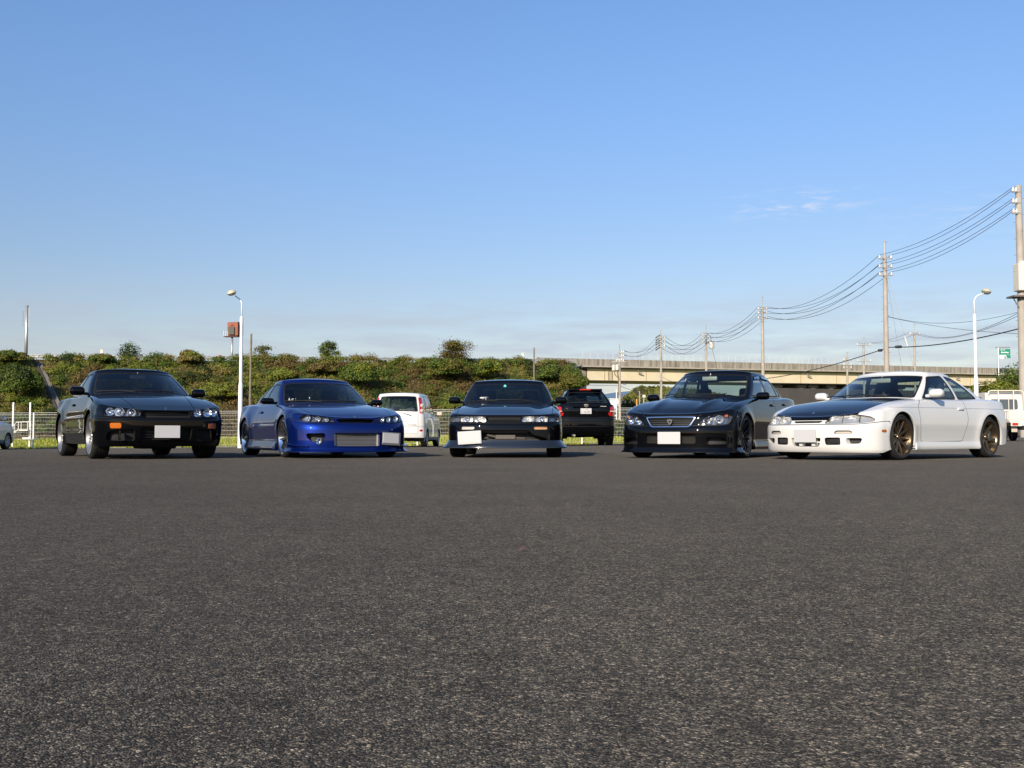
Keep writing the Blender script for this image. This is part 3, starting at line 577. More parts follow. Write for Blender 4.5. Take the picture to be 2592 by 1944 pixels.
def smooth_line(p, k):
    p = p.copy()
    for _ in range(k):
        q = np.vstack([p[1] * [1, -1], p, p[-2] * [1, -1]]); p = (q[:-2] + 2*q[1:-1] + q[2:]) / 4
    return p
def lower_body(c):
    fo, wb, ro = c['fo'], c['wb'], c['ro']; tl = -(wb + ro); xA = c.get('xA', .40); xB = -wb - c.get('xBo', .40)
    hw, nose, tail = pch(c['hw']), pch(c['nose']), pch(c['tail'])
    iF, iM, iR = pch(c['insF']), pch(c['insM']), pch(c['insR']); zb = pch(c['zb'])
    zc, zs = pch(c['zc']), pch(c['zs']); gp = pch(c.get('gp', [(-9, 2.4), (9, 2.4)])); ri_, rz_ = pch(c['ri']), pch(c['rz']); bumps = c.get('bumps')
    def H(x, y):
        q = np.clip(np.abs(y) / hw(x), 0, 1.05); z = zc(x) - (zc(x) - zs(x)) * q ** gp(x)
        if bumps: z = z + bumps(x, np.abs(y))
        return z
    fl = c.get('flare', [])
    def place(X0, Yr, z):
        x = np.where(X0 > xA, xA + (X0 - xA) * (nose(z) - xA) / (fo - xA), np.where(X0 < xB, xB + (X0 - xB) * (tail(z) - xB) / (tl - xB), X0))
        wf = sst(xA - .25, xA + .2, X0); wr = sst(xB + .25, xB - .2, X0)
        y = hw(X0) - (wf * iF(z) + wr * iR(z) + (1 - wf - wr) * iM(z))
        for xw, zw, r0, amp, sg in fl:
            d = np.hypot(x - xw, z - zw); y = y + amp * np.exp(-((d - r0) / sg) ** 2) * sst(.95, .75, z)
        if c.get('side_fn'): y = y + c['side_fn'](x, z)
        return x, y * Yr
    th = np.linspace(0, math.pi/2, 46); n, m = c.get('nf', 2.8), c.get('mf', 2.0); nr_, mr_ = c.get('nr', 3.2), c.get('mr', 2.2)
    xf = xA + (fo - xA) * np.cos(th).clip(0) ** (2/m); yf = np.sin(th) ** (2/n)
    xs = np.linspace(xA, xB, 118)[1:-1]
    th2 = np.linspace(math.pi/2, 0, 34); xr = xB + (tl - xB) * np.cos(th2).clip(0) ** (2/mr_); yr = np.sin(th2).clip(0) ** (2/nr_)
    X0 = np.concatenate([xf, xs, xr]); Yr = np.concatenate([yf, np.ones(len(xs)), yr]); yr[-1] = 0; Yr[-1] = 0
    Y0 = Yr * hw(X0); S = np.concatenate([[0], np.cumsum(np.hypot(np.diff(X0), np.diff(Y0)))]); ns = len(X0)
    zbv = zb(X0)
    if c.get('zbfn'): zbv = c['zbfn'](X0, Y0, zbv)
    zt = H(X0, Y0) - .04; ri, rz = ri_(X0), rz_(X0)
    for _ in range(4):
        x1, y1 = place(X0, Yr, zt); T = np.stack([np.gradient(x1), np.gradient(y1)], 1); T[0] = (0, 1); T[-1] = (0, -1)
        T /= np.linalg.norm(T, axis=1)[:,None]; In = np.stack([-T[:,1], T[:,0]], 1); e = np.stack([x1, y1], 1) + In * ri[:,None]
        e[:,1] = np.maximum(e[:,1], 0); e[0,1] = e[-1,1] = 0; ze = H(e[:,0], e[:,1]); zt = ze - rz
    nz, nr = 40, 8; P = []; st = []
    for k in range(nz):
        t = k / (nz - 1); z = lerp(zbv, zt, t); x, y = place(X0, Yr, z); P.append(np.stack([x, y, z], 1)); st.append(np.stack([S, np.full(ns, t)], 1))
    fm = math.sin(R(76)); cm = 1 - math.cos(R(76))
    for k in range(1, nr + 1):
        a = R(76) * k / nr; w = (1 - math.cos(a)) / cm; q = np.stack([x1, y1], 1) + (e - np.stack([x1, y1], 1)) * w
        q[0,1] = q[-1,1] = 0
        P.append(np.column_stack([q, zt + (ze - zt) * math.sin(a) / fm])); st.append(np.stack([S, np.full(ns, 1 + .5 * k / nr)], 1))
    M = 20; f = S / S[-1]; xc = lerp(e[:,0], lerp(e[0,0], e[-1,0], f), 1.0)
    for k in range(1, M + 1):
        t = k / M; x = lerp(e[:,0], xc, t ** 1.3); y = e[:,1] * (1 - t); P.append(np.stack([x, y, H(x, y)], 1)); st.append(np.stack([S, np.full(ns, 2 + t)], 1))
    rows = len(P); P = np.vstack(P); st = np.vstack(st); Q = []
    for k in range(rows - 1):
        b = k * ns
        for i in range(ns - 1): Q.append((b+i, b+i+1, b+ns+i+1, b+ns+i))
    return Shell(P, Q, st, 'body'), H, dict(S=S, X0=X0, Yr=Yr, zb=zbv, place=place, hw=hw)

def greenhouse(c, H):
    g = c['gh']; nF, nS, nR = 30, 60, 30
    def outline(xf, A, C, xr, bow):
        u = np.linspace(0, 1, nF, endpoint=False); fr = np.stack([xf - (xf - A[0]) * u ** 2.2, A[1] * u], 1)
        v = np.linspace(0, 1, nS, endpoint=False); sd = np.stack([lerp(A[0], C[0], v), lerp(A[1], C[1], v) + bow * 4 * v * (1 - v)], 1)
        w = np.linspace(1, 0, nR + 1); rr = np.stack([xr - (xr - C[0]) * w ** 2.2, C[1] * w], 1)
        return smooth_line(np.vstack([fr, sd, rr]), g.get('sm', 7))
    B = outline(g['xw0'], g['A0'], g['C0'], g['xr0'], g.get('bow0', .02)); T = outline(g['xw1'], g['A1'], g['C1'], g['xr1'], g.get('bow1', .03)); n = len(B)
    s = np.concatenate([np.arange(nF) / nF, 1 + np.arange(nS) / nS, 2 + np.arange(nR + 1) / nR])
    zrc = pch(g['zr']); yT = max(T[:,1]); cr = g.get('crown', .05)
    zr = lambda x, y: zrc(x) - cr * (y / yT) ** 2.4
    tb = np.stack([np.gradient(B[:,0]), np.gradient(B[:,1])], 1); tb /= np.linalg.norm(tb, axis=1)[:,None]; Out = np.stack([tb[:,1], -tb[:,0]], 1)
    Out[0] = (1, 0); Out[-1] = (-1, 0)
    tT = np.stack([np.gradient(T[:,0]), np.gradient(T[:,1])], 1); tT /= np.linalg.norm(tT, axis=1)[:,None]; In = np.stack([-tT[:,1], tT[:,0]], 1); In[0] = (-1, 0); In[-1] = (1, 0)
    ri, rz = g.get('ri', .05), g.get('rz', .035); e = T + In * ri; e[0,1] = e[-1,1] = 0; ze = zr(e[:,0], e[:,1]); zt = ze - rz; z0 = H(B[:,0], B[:,1]) - .012
    bl = np.interp(s, [0, .9, 1.1, 1.9, 2.1, 3], [g.get('bF', .02)] * 2 + [g.get('bS', .025)] * 2 + [g.get('bR', .02)] * 2)
    P, st = [], []; nz, nr, M = 22, 6, 14
    for k in range(nz):
        t = k / (nz - 1); q = B + (T - B) * t + Out * (bl * 4 * t * (1 - t))[:,None]; q[0,1] = q[-1,1] = 0
        P.append(np.column_stack([q, lerp(z0, zt, t)])); st.append(np.stack([s, np.full(n, t)], 1))
    for k in range(1, nr + 1):
        a = R(80) * k / nr; w = (1 - math.cos(a)) / (1 - math.cos(R(80))); q = T + (e - T) * w; P.append(np.column_stack([q, zt + (ze - zt) * math.sin(a) / math.sin(R(80))])); st.append(np.stack([s, np.full(n, 1 + .5 * k / nr)], 1))
    xc = lerp(e[0,0], e[-1,0], np.linspace(0, 1, n))
    for k in range(1, M + 1):
        t = k / M; x = lerp(e[:,0], xc, t ** 1.3); y = e[:,1] * (1 - t); P.append(np.stack([x, y, zr(x, y)], 1)); st.append(np.stack([s, np.full(n, 2 + t)], 1))
    rows = len(P); P = np.vstack(P); st = np.vstack(st); Q = []
    for k in range(rows - 1):
        b = k * n
        for i in range(n - 1): Q.append((b+i, b+i+1, b+n+i+1, b+n+i))
    return Shell(P, Q, st, 'cabin'), B, T, zr

# ------------------------------------------------------------------ wheels
def wheel(parent, x, y, z, side, r, w, rimr, style, rim_mat, lip_mat, steer=0, dish=.03):
    """side +1 = left; the outside face looks along +y * side"""
    e = empty('wheel', (x, y, z), steer, parent); sg = side
    t = MB(); sh = .035; hw = w / 2
    prof = [(rimr-.008, -hw*.86), (rimr+.012, -hw*.98), ((r+rimr)/2, -hw), (r-.02, -hw*.93), (r-.006, -hw*.80), (r, -hw*.6)]
    for k in (-.33, 0, .33):
        prof += [(r, hw*(k-.06)), (r-.008, hw*(k-.05)), (r-.008, hw*(k+.05)), (r, hw*(k+.06))]
    prof += [(r, hw*.6), (r-.006, hw*.80), (r-.02, hw*.93), ((r+rimr)/2, hw), (rimr+.012, hw*.98), (rimr-.008, hw*.86)]
    t.lathe(prof, axis='y', n=48); t.obj('tyre', RUBBER, e, smooth=True, sharp=40)
    m = MB(); m.mi = 1      # barrel and lip
    m.lathe([(rimr+.004, hw*.93), (rimr-.004, hw*.97), (rimr-.014, hw*.95), (rimr-.02, hw*.80), (rimr-.045, hw*.3), (rimr-.05, -hw*.9)], axis='y', n=48)
    ns = style[1]; m.mi = 0; yo = hw * .80; yc = yo - dish
    if style[0] == 'thin':      # slim spokes, slightly tapered
        for k in range(ns):
            a = 2*math.pi*(k+.25)/ns; c_, s_ = math.cos(a), math.sin(a); tx, tz = -s_, c_
            for (r0, r1, w0, w1, y0, y1) in ((.045, rimr-.012, .016, .013, yc, yo-.006),):
                V = []
                for rr, ww, yy in ((r0, w0, y0), (r0+.5*(r1-r0), (w0+w1)/2, (y0+y1)/2+.006), (r1, w1, y1)):
                    for q, dy in ((-1, -.028), (-1, -.004), (-.45, .004), (.45, .004), (1, -.004), (1, -.028)): V.append((c_*rr + tx*ww*q, yy+dy, s_*rr + tz*ww*q))
                F = []
                for j in range(2):
                    for i in range(5): F.append((j*6+i, j*6+i+1, j*6+6+i+1, j*6+6+i))
                m.add(V, F)
    else:                       # broad spokes
        for k in range(ns):
            a = 2*math.pi*(k+.25)/ns; c_, s_ = math.cos(a), math.sin(a); tx, tz = -s_, c_; V = []; F = []
            for rr, ww, yy in ((.05, .040, yc+.004), (.10, .031, yc+.010), (.16, .028, yc+.018), (rimr-.03, .036, yo-.004), (rimr-.008, .052, yo)):
                rr = min(rr, rimr-.008)
                for q, dy in ((-1, -.035), (-1, -.008), (-.55, 0), (.55, 0), (1, -.008), (1, -.035)): V.append((c_*rr + tx*ww*q, yy+dy, s_*rr + tz*ww*q))
            for j in range(4):
                for i in range(5): F.append((j*6+i, j*6+i+1, j*6+6+i+1, j*6+6+i))
            m.add(V, F)
    m.lathe([(.0, yc+.012), (.028, yc+.012), (.032, yc+.004), (.062, yc), (.07, yc-.012), (.07, yc-.05)], axis='y', n=24)
    for k in range(5):
        a = 2*math.pi*k/5; m.lathe([(0, yc+.012), (.009, yc+.012), (.009, yc-.004)], c=(.057*math.cos(a), 0, .057*math.sin(a)), axis='y', n=8)
    V = [(vx, vy*sg, vz) for vx, vy, vz in m.V]; F = m.F if sg > 0 else [f[::-1] for f in m.F]; m.V, m.F = V, F
    m.obj('rim', [rim_mat, lip_mat], e, smooth=True, sharp=35)
    b = MB(); b.lathe([(.06, sg*.012), (rimr*.72, sg*.012), (rimr*.72, -sg*.012), (.06, -sg*.012)], axis='y', n=32); b.obj('brake_disc', pmat('brake_iron', (.16, .15, .145), rough=.45, metal=.8), e, smooth=True, sharp=30)
    b = MB(); b.rbox((rimr*.5*(1 if x > -1 else -1), sg*.02, .02), (.075, .07, .16), .015); b.obj('brake_caliper', pmat('caliper', (.05, .05, .05), rough=.5), e)
    b = MB(); b.lathe([(0, -sg*hw*.55), (rimr-.03, -sg*hw*.55)], axis='y', n=24); b.obj('hub_backing', DARK, e)
    return e

def plate(parent, loc, rz=0, ry=0, rx=0, w=.33, h=.165, name='number_plate'):
    m = MB(); m.rbox((0, 0, 0), (.008, w, h), .004); o = m.obj(name, pmat('plate_white', (.465, .465, .47), rough=.45), parent, loc=loc); o.rotation_euler = (rx, ry, rz); return o

def seat(parent, x, y, mat, z=.30, bucket=False, w=.50, h=1.0):
    e = MB(); e.rbox((x, y, z + .06), (.52, w, .16), .06, ry=R(-6)); o = e.obj('seat', mat, parent, smooth=True, sharp=50)
    b = MB(); hb = h - z - .30
    if bucket:
        def ring(pr, n=40):
            pr = chaikin(pr, 2); d = np.concatenate([[0], np.cumsum(np.hypot(*np.diff(np.vstack([pr, pr[:1]]), axis=0).T))]); t = np.linspace(0, d[-1], n, endpoint=False); q = np.vstack([pr, pr[:1]])
            return np.stack([np.interp(t, d, q[:,0]), np.interp(t, d, q[:,1])], 1)
        po = ring([(0, 0), (w/2, 0), (w/2*1.04, .34), (w/2*.84, .52), (.17, .64), (.14, .88), (0, .88), (-.14, .88), (-.17, .64), (-w/2*.84, .52), (-w/2*1.04, .34), (-w/2, 0)]); pi_ = ring([(0, .58), (.10, .58), (.05, .72), (0, .73), (-.05, .72), (-.10, .58)])
        k = len(po); V = []
        for pr in (po, pi_):
            for d in (.04, -.04): V += [(x - .27 + d - .30 * p[1], y + p[0], z + .08 + p[1]) for p in pr]
        F = []
        for i in range(k):
            j = (i+1) % k; F += [(i, j, 2*k+j, 2*k+i), (k+j, k+i, 3*k+i, 3*k+j), (i, k+i, k+j, j), (2*k+i, 2*k+j, 3*k+j, 3*k+i)]
        b.add(V, F)
    else:
        b.rbox((x - .36, y, z + .10 + hb/2), (.13, w, hb), .05, ry=R(-17)); b.rbox((x - .36 - .3*hb*.62, y, z + .10 + hb + .11), (.09, .26, .17), .04, ry=R(-12))
    b.obj('backrest', mat, o, smooth=True, sharp=50); return o

def steering_wheel(parent, x, y, z, mat):
    m = MB(); V = []; n, k = 28, 8
    for i in range(n):
        a = 2*math.pi*i/n
        for j in range(k):
            t = 2*math.pi*j/k; rr = .175 + .014*math.cos(t); V.append((.014*math.sin(t), rr*math.cos(a), rr*math.sin(a)))
    m.add(V, [(i*k+j, ((i+1) % n)*k+j, ((i+1) % n)*k+(j+1) % k, i*k+(j+1) % k) for i in range(n) for j in range(k)])
    m.rbox((.0, 0, -.02), (.04, .12, .10), .02); m.box((0, .09, 0), (.015, .16, .03)); m.box((0, -.09, 0), (.015, .16, .03)); m.box((0, 0, -.1), (.015, .03, .14))
    o = m.obj('steering_wheel', mat, parent, smooth=True, sharp=50, loc=(x, y, z)); o.rotation_euler = (0, R(-24), 0); return o

# ------------------------------------------------------------------ the car builder
def build_car(c, name, label, loc, yaw, cat='car', group=None):
    root = empty(name, loc, math.atan2(-math.cos(R(yaw)), -math.sin(R(yaw)))); tag(root, label, cat, group)
    sh, H, L = lower_body(c); gs, B, T, zr = greenhouse(c, H); paint = c['paint']; wb = c['wb']
    C = dict(root=root, sh=sh, gs=gs, H=H, L=L, B=B, T=T, zr=zr, c=c, paint=paint)
    # wheel arches and cabin opening
    ar = c.get('ar', .345); az = c.get('az', .31)
    for xw in (0, -wb):
        d = ar - np.hypot(sh.V[:,0] - xw, (sh.V[:,2] - az)); ok = (sh.V[:,4] > .15) & (sh.V[:,1] > .45) & (sh.V[:,7] < 1.05)
        sh.cut('body', 'arch', np.where(ok, d, -1.0))
    inner = B + np.array([0, -.045]) * (B[:,1:2] > .05); inner = np.vstack([inner, (inner * [1, -1])[::-1]])
    f = sdf(inner, sh.V[:, :2]) - .0; f = np.where(sh.V[:,7] > 1.4, f, -1.0); sh.cut('body', 'open', f)
    c['feat'](C)
    doors = []
    if 'door' in c:
        poly = rcorner(c['door'], .05); f = sh.sdf('s', poly, lambda V: V[:,7] < 1.45); w = .004
        sh.cut('body', 'door', np.where(f > -.9, f - w, -1)); f2 = np.concatenate([f, sh.sdf('s', poly, lambda V: V[:,7] < 1.45)[len(f):]])
        sh.cut('body', 'gap', np.where(f2 > -.9, f2 + w, -1))
    body = sh.emit('body', 'body', paint, root)[0]
    sh.emit('gap', 'panel_gap', DARK, body, off=-.007)
    if sh.F.get('hood'): C['hood'] = sh.emit('hood', 'hood', c.get('hood_mat', paint), root)[0]
    if sh.F.get('bumper'): C['bumper'] = sh.emit('bumper', 'front_bumper', paint, root)[0]
    if sh.F.get('door'):
        doors = sh.emit('door', 'door', paint, root, how='pair')
        hx, hz = c['handle']
        for o, sg in zip(doors, (1, -1)):
            i = np.argmin(np.where(sh.V[:,7] < 1.02, np.hypot(sh.V[:,0]-hx, sh.V[:,2]-hz), 9)); yy = sh.V[i,1] * sg
            m = MB(); m.rbox((hx, yy + sg*.006, hz), (.17, .03, .035), .012); m.obj('door_handle', c.get('handle_mat', paint), o, smooth=True, sharp=40)
    if sh.F.get('rear_door'):
        d2 = sh.emit('rear_door', 'door', paint, root, how='pair')
        hx, hz = c['handle2']
        for o, sg in zip(d2, (1, -1)):
            i = np.argmin(np.where(sh.V[:,7] < 1.02, np.hypot(sh.V[:,0]-hx, sh.V[:,2]-hz), 9)); m = MB(); m.rbox((hx, sh.V[i,1]*sg + sg*.006, hz), (.17, .03, .035), .012); m.obj('door_handle', c.get('handle_mat', paint), o, smooth=True, sharp=40)
    # arch lips, liners
    for xw in (0, -wb):
        for mi in (1, -1):
            m = MB(); VV, FF, NN = [], [], []
            ang = np.linspace(-.35, math.pi + .35, 40)
            pts = []
            for a in ang:
                px, pz = xw + ar * math.cos(a), az + ar * math.sin(a)
                if pz < .12: continue
                px0 = px
                yv = L['place'](np.array([px0]), np.array([1.0]), np.array([pz]))[1][0]; pts.append((px, yv, pz))
            k0 = len(VV)
            for (px, yv, pz) in pts:
                dx, dz = (px - xw) / ar, (pz - az) / ar
                VV += [(px, mi*(yv-.001), pz), (px + dx*.004, mi*(yv-.022), pz + dz*.004), (px + dx*.03, mi*(yv-.024), pz + dz*.03), (px + dx*.03, mi*(yv-.34), pz + dz*.03)]
            for i in range(len(pts) - 1):
                b = k0 + 4*i
                for j in range(3): q = (b+j, b+j+1, b+4+j+1, b+4+j); FF.append(q if mi > 0 else q[::-1]); m.M.append(0 if j == 0 else 1)
            cc = len(VV); VV.append((xw, mi*(pts[0][1]-.34), az))
            for i in range(len(pts) - 1): FF.append((cc, k0+4*i+3, k0+4*i+7)); m.M.append(1)
            m.V, m.F = VV, FF; m.obj('wheel_well', [paint, DARK], root)
    # bottom return, underbody
    m = MB(); S, X0, Yr = L['S'], L['X0'], L['Yr']; x, y = L['place'](X0, Yr, L['zb']); m0 = [i for i in range(len(X0)) if min(abs(X0[i]), abs(X0[i] + wb)) > ar * .93]
    for mi in (1, -1):
        for i in m0:
            if i + 1 in m0: m.add([(x[i], mi*y[i], L['zb'][i]), (x[i+1], mi*y[i+1], L['zb'][i+1]), (x[i+1]*.965, mi*y[i+1]*.80, L['zb'][i+1]+.012), (x[i]*.965, mi*y[i]*.80, L['zb'][i]+.012)], [(0,1,2,3)])
    zu = c.get('zu', .19)
    m.box(((c['fo'] - .15 - wb - c['ro'] + .25) / 2, 0, zu + .05), (c['fo'] - .15 + wb + c['ro'] - .25, 1.02, .06))
    m.box((-wb * .5, 0, zu + .05), (wb - .72, 1.5, .07)); m.tube([(.2, .2, zu-.01), (-wb, .25, zu-.015), (-wb-c['ro']+.1, .4, zu+.02)], .03)
    m.box((0, 0, zu + .02), (.10, 1.3, .05)); m.box((-wb, 0, zu + .03), (.12, 1.3, .06)); m.rbox((.15, 0, zu + .0), (.5, .5, .10), .03)
    m.obj('underbody', DARK, root)
    # cabin: glass, pillars
    g = c['gh']; w_, h_ = g.get('ws', (.74, .62)); V = gs.V
    ma = g.get('mA', .05); poly = rcorner([(-1.0, .055), (1 - ma, .055), (1 - ma*.9, .925), (-1.0, .925)], .06)
    V2 = np.column_stack([V[:,6] * w_, V[:,7] * h_]); P2 = poly * [w_, h_]
    f = sdf(P2, V2); f = np.where((V[:,6] < 1.05) & (V[:,7] < 1.02), f, -1)
    gs.cut('cabin', 'ws_seal', f); f = sdf(P2, np.column_stack([gs.V[:,6] * w_, gs.V[:,7] * h_])) - .022; f = np.where((gs.V[:,6] < 1.05) & (gs.V[:,7] < 1.02), f, -1); gs.cut('ws_seal', 'windshield', f)
    mr = g.get('mC', .08); poly = rcorner([(2 + mr, .08), (4.0, .08), (4.0, .90), (2 + mr, .90)], .06) * [w_, h_]
    f = sdf(poly, np.column_stack([gs.V[:,6] * w_, gs.V[:,7] * h_])); f = np.where((gs.V[:,6] > 1.95) & (gs.V[:,7] < 1.02), f, -1)
    gs.cut('cabin', 'rw_seal', f); f = sdf(poly, np.column_stack([gs.V[:,6] * w_, gs.V[:,7] * h_])) - .025; f = np.where((gs.V[:,6] > 1.95) & (gs.V[:,7] < 1.02), f, -1); gs.cut('rw_seal', 'rear_window', f)
    for i, (pl, rad) in enumerate(c['windows']):
        poly = rcorner(pl, rad); f = gs.sdf('s', poly, lambda V: V[:,7] < 1.3); gs.cut('cabin', 'sw_seal%d' % i, f); f = gs.sdf('s', poly, lambda V: V[:,7] < 1.3); gs.cut('sw_seal%d' % i, 'side_window%d' % i, np.where(f > -.9, f - .018, -1))
    if c.get('cabin_feat'): c['cabin_feat'](C)
    cab = gs.emit('cabin', 'roof', c.get('roof_mat', paint), root)[0]
    gs.emit('ws_seal', 'window_seal', DARK, cab, off=-.003); gs.emit('rw_seal', 'window_seal', DARK, cab, off=-.003)
    gl = c.get('glass', GLASS)
    gs.emit('windshield', 'windshield', gl, root, off=-.005); gs.emit('rear_window', 'rear_window', c.get('glass_r', gl), root, off=-.006)
    for i in range(len(c['windows'])):
        for o, sl in zip(gs.emit('side_window%d' % i, 'side_window', c.get('glass_s', gl), root, off=-.006, how='pair'), gs.emit('sw_seal%d' % i, 'window_seal', DARK, root, off=-.003, how='pair')):
            if o and sl: sl.parent = o
    # headliner under the roof skin
    P, N, F = gs.get('cabin', -.02); FF = [f[::-1] for f in F]; P2, N2, F2 = gs.get('cabin', -.02, 1); b = len(P); mk('headliner', list(P) + list(P2), FF + [tuple(i + b for i in f[::-1]) for f in F2], c.get('liner', pmat('headliner', (.10, .10, .105), rough=.9)), root)
    # cabin interior
    im = c.get('trim', pmat('cabin_trim', (.012, .012, .013), rough=.7)); xw0, xr0 = g['xw0'], g['xr0']; hwid = g['A0'][1] - .02
    m = MB(); zf = .26
    V = [(xw0-.15, hwid, zf), (xr0+.2, hwid, zf), (xr0+.2, -hwid, zf), (xw0-.15, -hwid, zf)]; zt = c.get('ztub', .80)
    m.add(V, [(0,1,2,3)])
    for a, b_ in ((V[0], V[1]), (V[2], V[3])): m.add([a, b_, (b_[0], b_[1], zt), (a[0], a[1], zt)], [(0,1,2,3)])
    m.add([V[0], V[3], (V[3][0], V[3][1], zt), (V[0][0], V[0][1], zt)], [(0,1,2,3)])
    m.add([(g['C0'][0]+.55, hwid, zf), (g['C0'][0]+.55, -hwid, zf), (g['C0'][0]+.25, -hwid, zt+.03), (g['C0'][0]+.25, hwid, zt+.03)], [(0,1,2,3)])
    m.add([(g['C0'][0]+.26, hwid, zt+.03), (g['C0'][0]+.26, -hwid, zt+.03), (xr0+.04, -hwid*.8, zt+.06), (xr0+.04, hwid*.8, zt+.06)], [(0,1,2,3)])
    m.obj('cabin_tub', im, root)
    zd = H(xw0, 0) - .03; m = MB(); m.rbox(((xw0 + g['A0'][0]) / 2 - .26, 0, zd - .10), (.62, hwid*1.94, .17), .06); m.rbox((g['A0'][0] - .12, -.36, zd - .02), (.2, .36, .10), .04)
    m.obj('dashboard', im, root, smooth=True, sharp=50)
    sx = g['A0'][0] - c.get('seat_back', .62)
    for sg in (1, -1):
        seat(root, sx, .36*sg, c.get('seat_mat', im), z=c.get('seat_z', .26), bucket=c.get('bucket', False), h=c.get('seat_h', 1.10))
    if c.get('rear_seat', True):
        m = MB(); m.rbox((g['C0'][0] + .42, 0, zt - .08), (.16, hwid*1.7, .40), .06, ry=R(-18))
        if c.get('rear_heads'):
            for sg in (1, -1): m.rbox((g['C0'][0] + .36, .34*sg, zt + .17), (.09, .26, .15), .04)
        m.obj('rear_seat', c.get('seat_mat', im), root, smooth=True, sharp=50)
    steering_wheel(root, g['A0'][0] - .28, -.36, zd - .04, im)
    xm = g['xw1'] + .10; m = MB(); m.rbox((xm, 0, zr(g['xw1'], 0) - .125), (.035, c.get('rvw', .24), .066), .02); m.tube([(xm - .02, 0, zr(g['xw1'], 0) - .10), (xm - .05, 0, zr(g['xw1'], 0) - .045)], .008)
    m.obj('rear_view_mirror', c.get('rvm', DARK), root, smooth=True, sharp=50)
    # wipers
    for y0, y1 in c.get('wipers', [(.42, -.18), (-.15, -.66)]):
        pts = []
        for k in range(9):
            y = lerp(y0, y1, k/8); sgl = abs(y) / g['A0'][1]; t = .06 + .022 * (k / 8)
            ix = min(int(sgl * 30), 29); q = gs.V[:31*1]; bx = lerp(B[ix], T[ix], t); zz = lerp(H(B[ix][0], B[ix][1]), zr(T[ix][0], T[ix][1]), t); pts.append((bx[0] + .018, y, zz + .016))
        m = MB(); m.tube(pts, .007, 6); m.tube([pts[4], (pts[0][0] + .03, lerp(y0, y1, .05), pts[0][2] - .015)], .006, 6); m.obj('wiper', DARK, root)
    # mirrors
    mx, my, mz = c['mirror']; mdim = c.get('mdim', (.11, .23, .14))
    for sg in (1, -1):
        m = MB(); m.rbox((0, sg*mdim[1]*.5, 0), mdim, c.get('mround', .055), seg=5); V = []
        for v in m.V:
            fr = .5 + v[0] / mdim[0]; k = 1 - .25 * max(0, fr - .3); V.append((v[0] - .06 * abs(v[1]), v[1], v[2] * k))
        m.V = V; m.tube([(0, -sg*.05, -mdim[2]*.30), (0, sg*.06, -mdim[2]*.25)], .022)
        o = m.obj('side_mirror', c.get('mirror_mat', paint), root, smooth=True, sharp=60, loc=(mx, my*sg, mz)); o.rotation_euler = (0, 0, sg * R(-4))
        p = MB(); p.rbox((-mdim[0]*.5 - .012, sg*mdim[1]*.5, 0), (.006, mdim[1]*.82, mdim[2]*.74), .003); q = p.obj('mirror_glass', CHROME, o)
    # wheels
    r = c.get('wr', .31); wf = c.get('ww', .225); rim = c.get('rimr', .222)
    for (xw, key) in ((0, 'rimF'), (-wb, 'rimR')):
        st_, rm, lm, dish = c.get(key, c['rimF'])
        for sg in (1, -1):
            yo = c.get('track_o', .84) if xw == 0 else c.get('track_r', c.get('track_o', .84))
            wheel(root, xw, sg * (yo - wf/2), r, sg, r, wf, rim, st_, rm, lm, dish=dish)
    c['extra'](C) if c.get('extra') else None
    return root
# ------------------------------------------------------------------ the five cars in the row
SILVER = pmat('silver_rim', (.55, .54, .52), rough=.28, metal=.9)
BRONZE = pmat('bronze_rim', (.17, .125, .08), rough=.25, metal=.9)
BLACKR = pmat('black_rim', (.018, .018, .02), rough=.25, metal=.3)
BLUEP = pmat('blue_paint', (.0035, .016, .135), rough=.42, metal=.75, spec=0, coat=1, coat_rough=.02, coat_ior=1.42)
WHITEP = pmat('white_paint', (.64, .635, .61), rough=.35, coat=.8)
CARBON = pmat('black_bonnet', (.003, .003, .0035), rough=.5, spec=0, coat=1, coat_rough=.03, coat_ior=1.36)
HOUSE = pmat('lamp_housing', (.30, .30, .31), rough=.25, metal=.8)
BRIGHT = pmat('pale_lamp_housing', (.72, .71, .68), rough=.28, metal=.75)
HOUSED = pmat('dark_lamp_housing', (.05, .05, .055), rough=.3, metal=.5)
AMBER = pmat('amber_lens', (.42, .10, .002), rough=.15, coat=1)
REDL = pmat('red_lens', (.45, .008, .008), rough=.15, coat=1)
WHITEL = pmat('clear_indicator', (.55, .50, .44), rough=.15, coat=1)
MESHM = pmat('grille_black', (.012, .012, .012), rough=.45)
ALU = pmat('cast_aluminium', (.42, .40, .37), rough=.4, metal=.8)

def uz(C, pts):
    """feature points to outline coordinates: (y, z) on the front face or (x, z, 'x') on the side"""
    L = C['L']; o = []
    for p in pts:
        x, y = L['place'](L['X0'], L['Yr'], np.full(len(L['S']), p[1])); k = 75
        if len(p) > 2: i = np.arange(0, k); o.append((np.interp(-p[0], -x[i], L['S'][i]), p[1]))
        elif p[0] < 0: o.append((p[0], p[1]))
        else: i = np.arange(0, int(np.argmax(y[:k])) + 1); o.append((np.interp(p[0], y[i], L['S'][i]), p[1]))
    return o
def sx(C, y, z):
    V = C['sh'].V; d = np.hypot(V[:,1] - abs(y), V[:,2] - z) + np.where(V[:,3] > .05, 0, 9) + np.where(V[:,0] > 0, 0, 9); return V[int(np.argmin(d)), :6]
def fcut(C, new, pts, r=.015, frm='body', inset=0.):
    p = rcorner(uz(C, pts), r); sh = C['sh']; f = sh.sdf('u', p); sh.cut(frm, new, np.where(f > -.9, f - inset, -1)); return p
def seal(C, new, pts=None, r=.02, w=.006, frm='body'):
    """dark joint round a feature, then the feature itself"""
    p = rcorner(uz(C, pts), r); sh = C['sh']; f = sh.sdf('u', p); sh.cut(frm, 'gap', np.where(f > -.9, f + w, -1)); f = sh.sdf('u', p); sh.cut('gap', new, f); return p
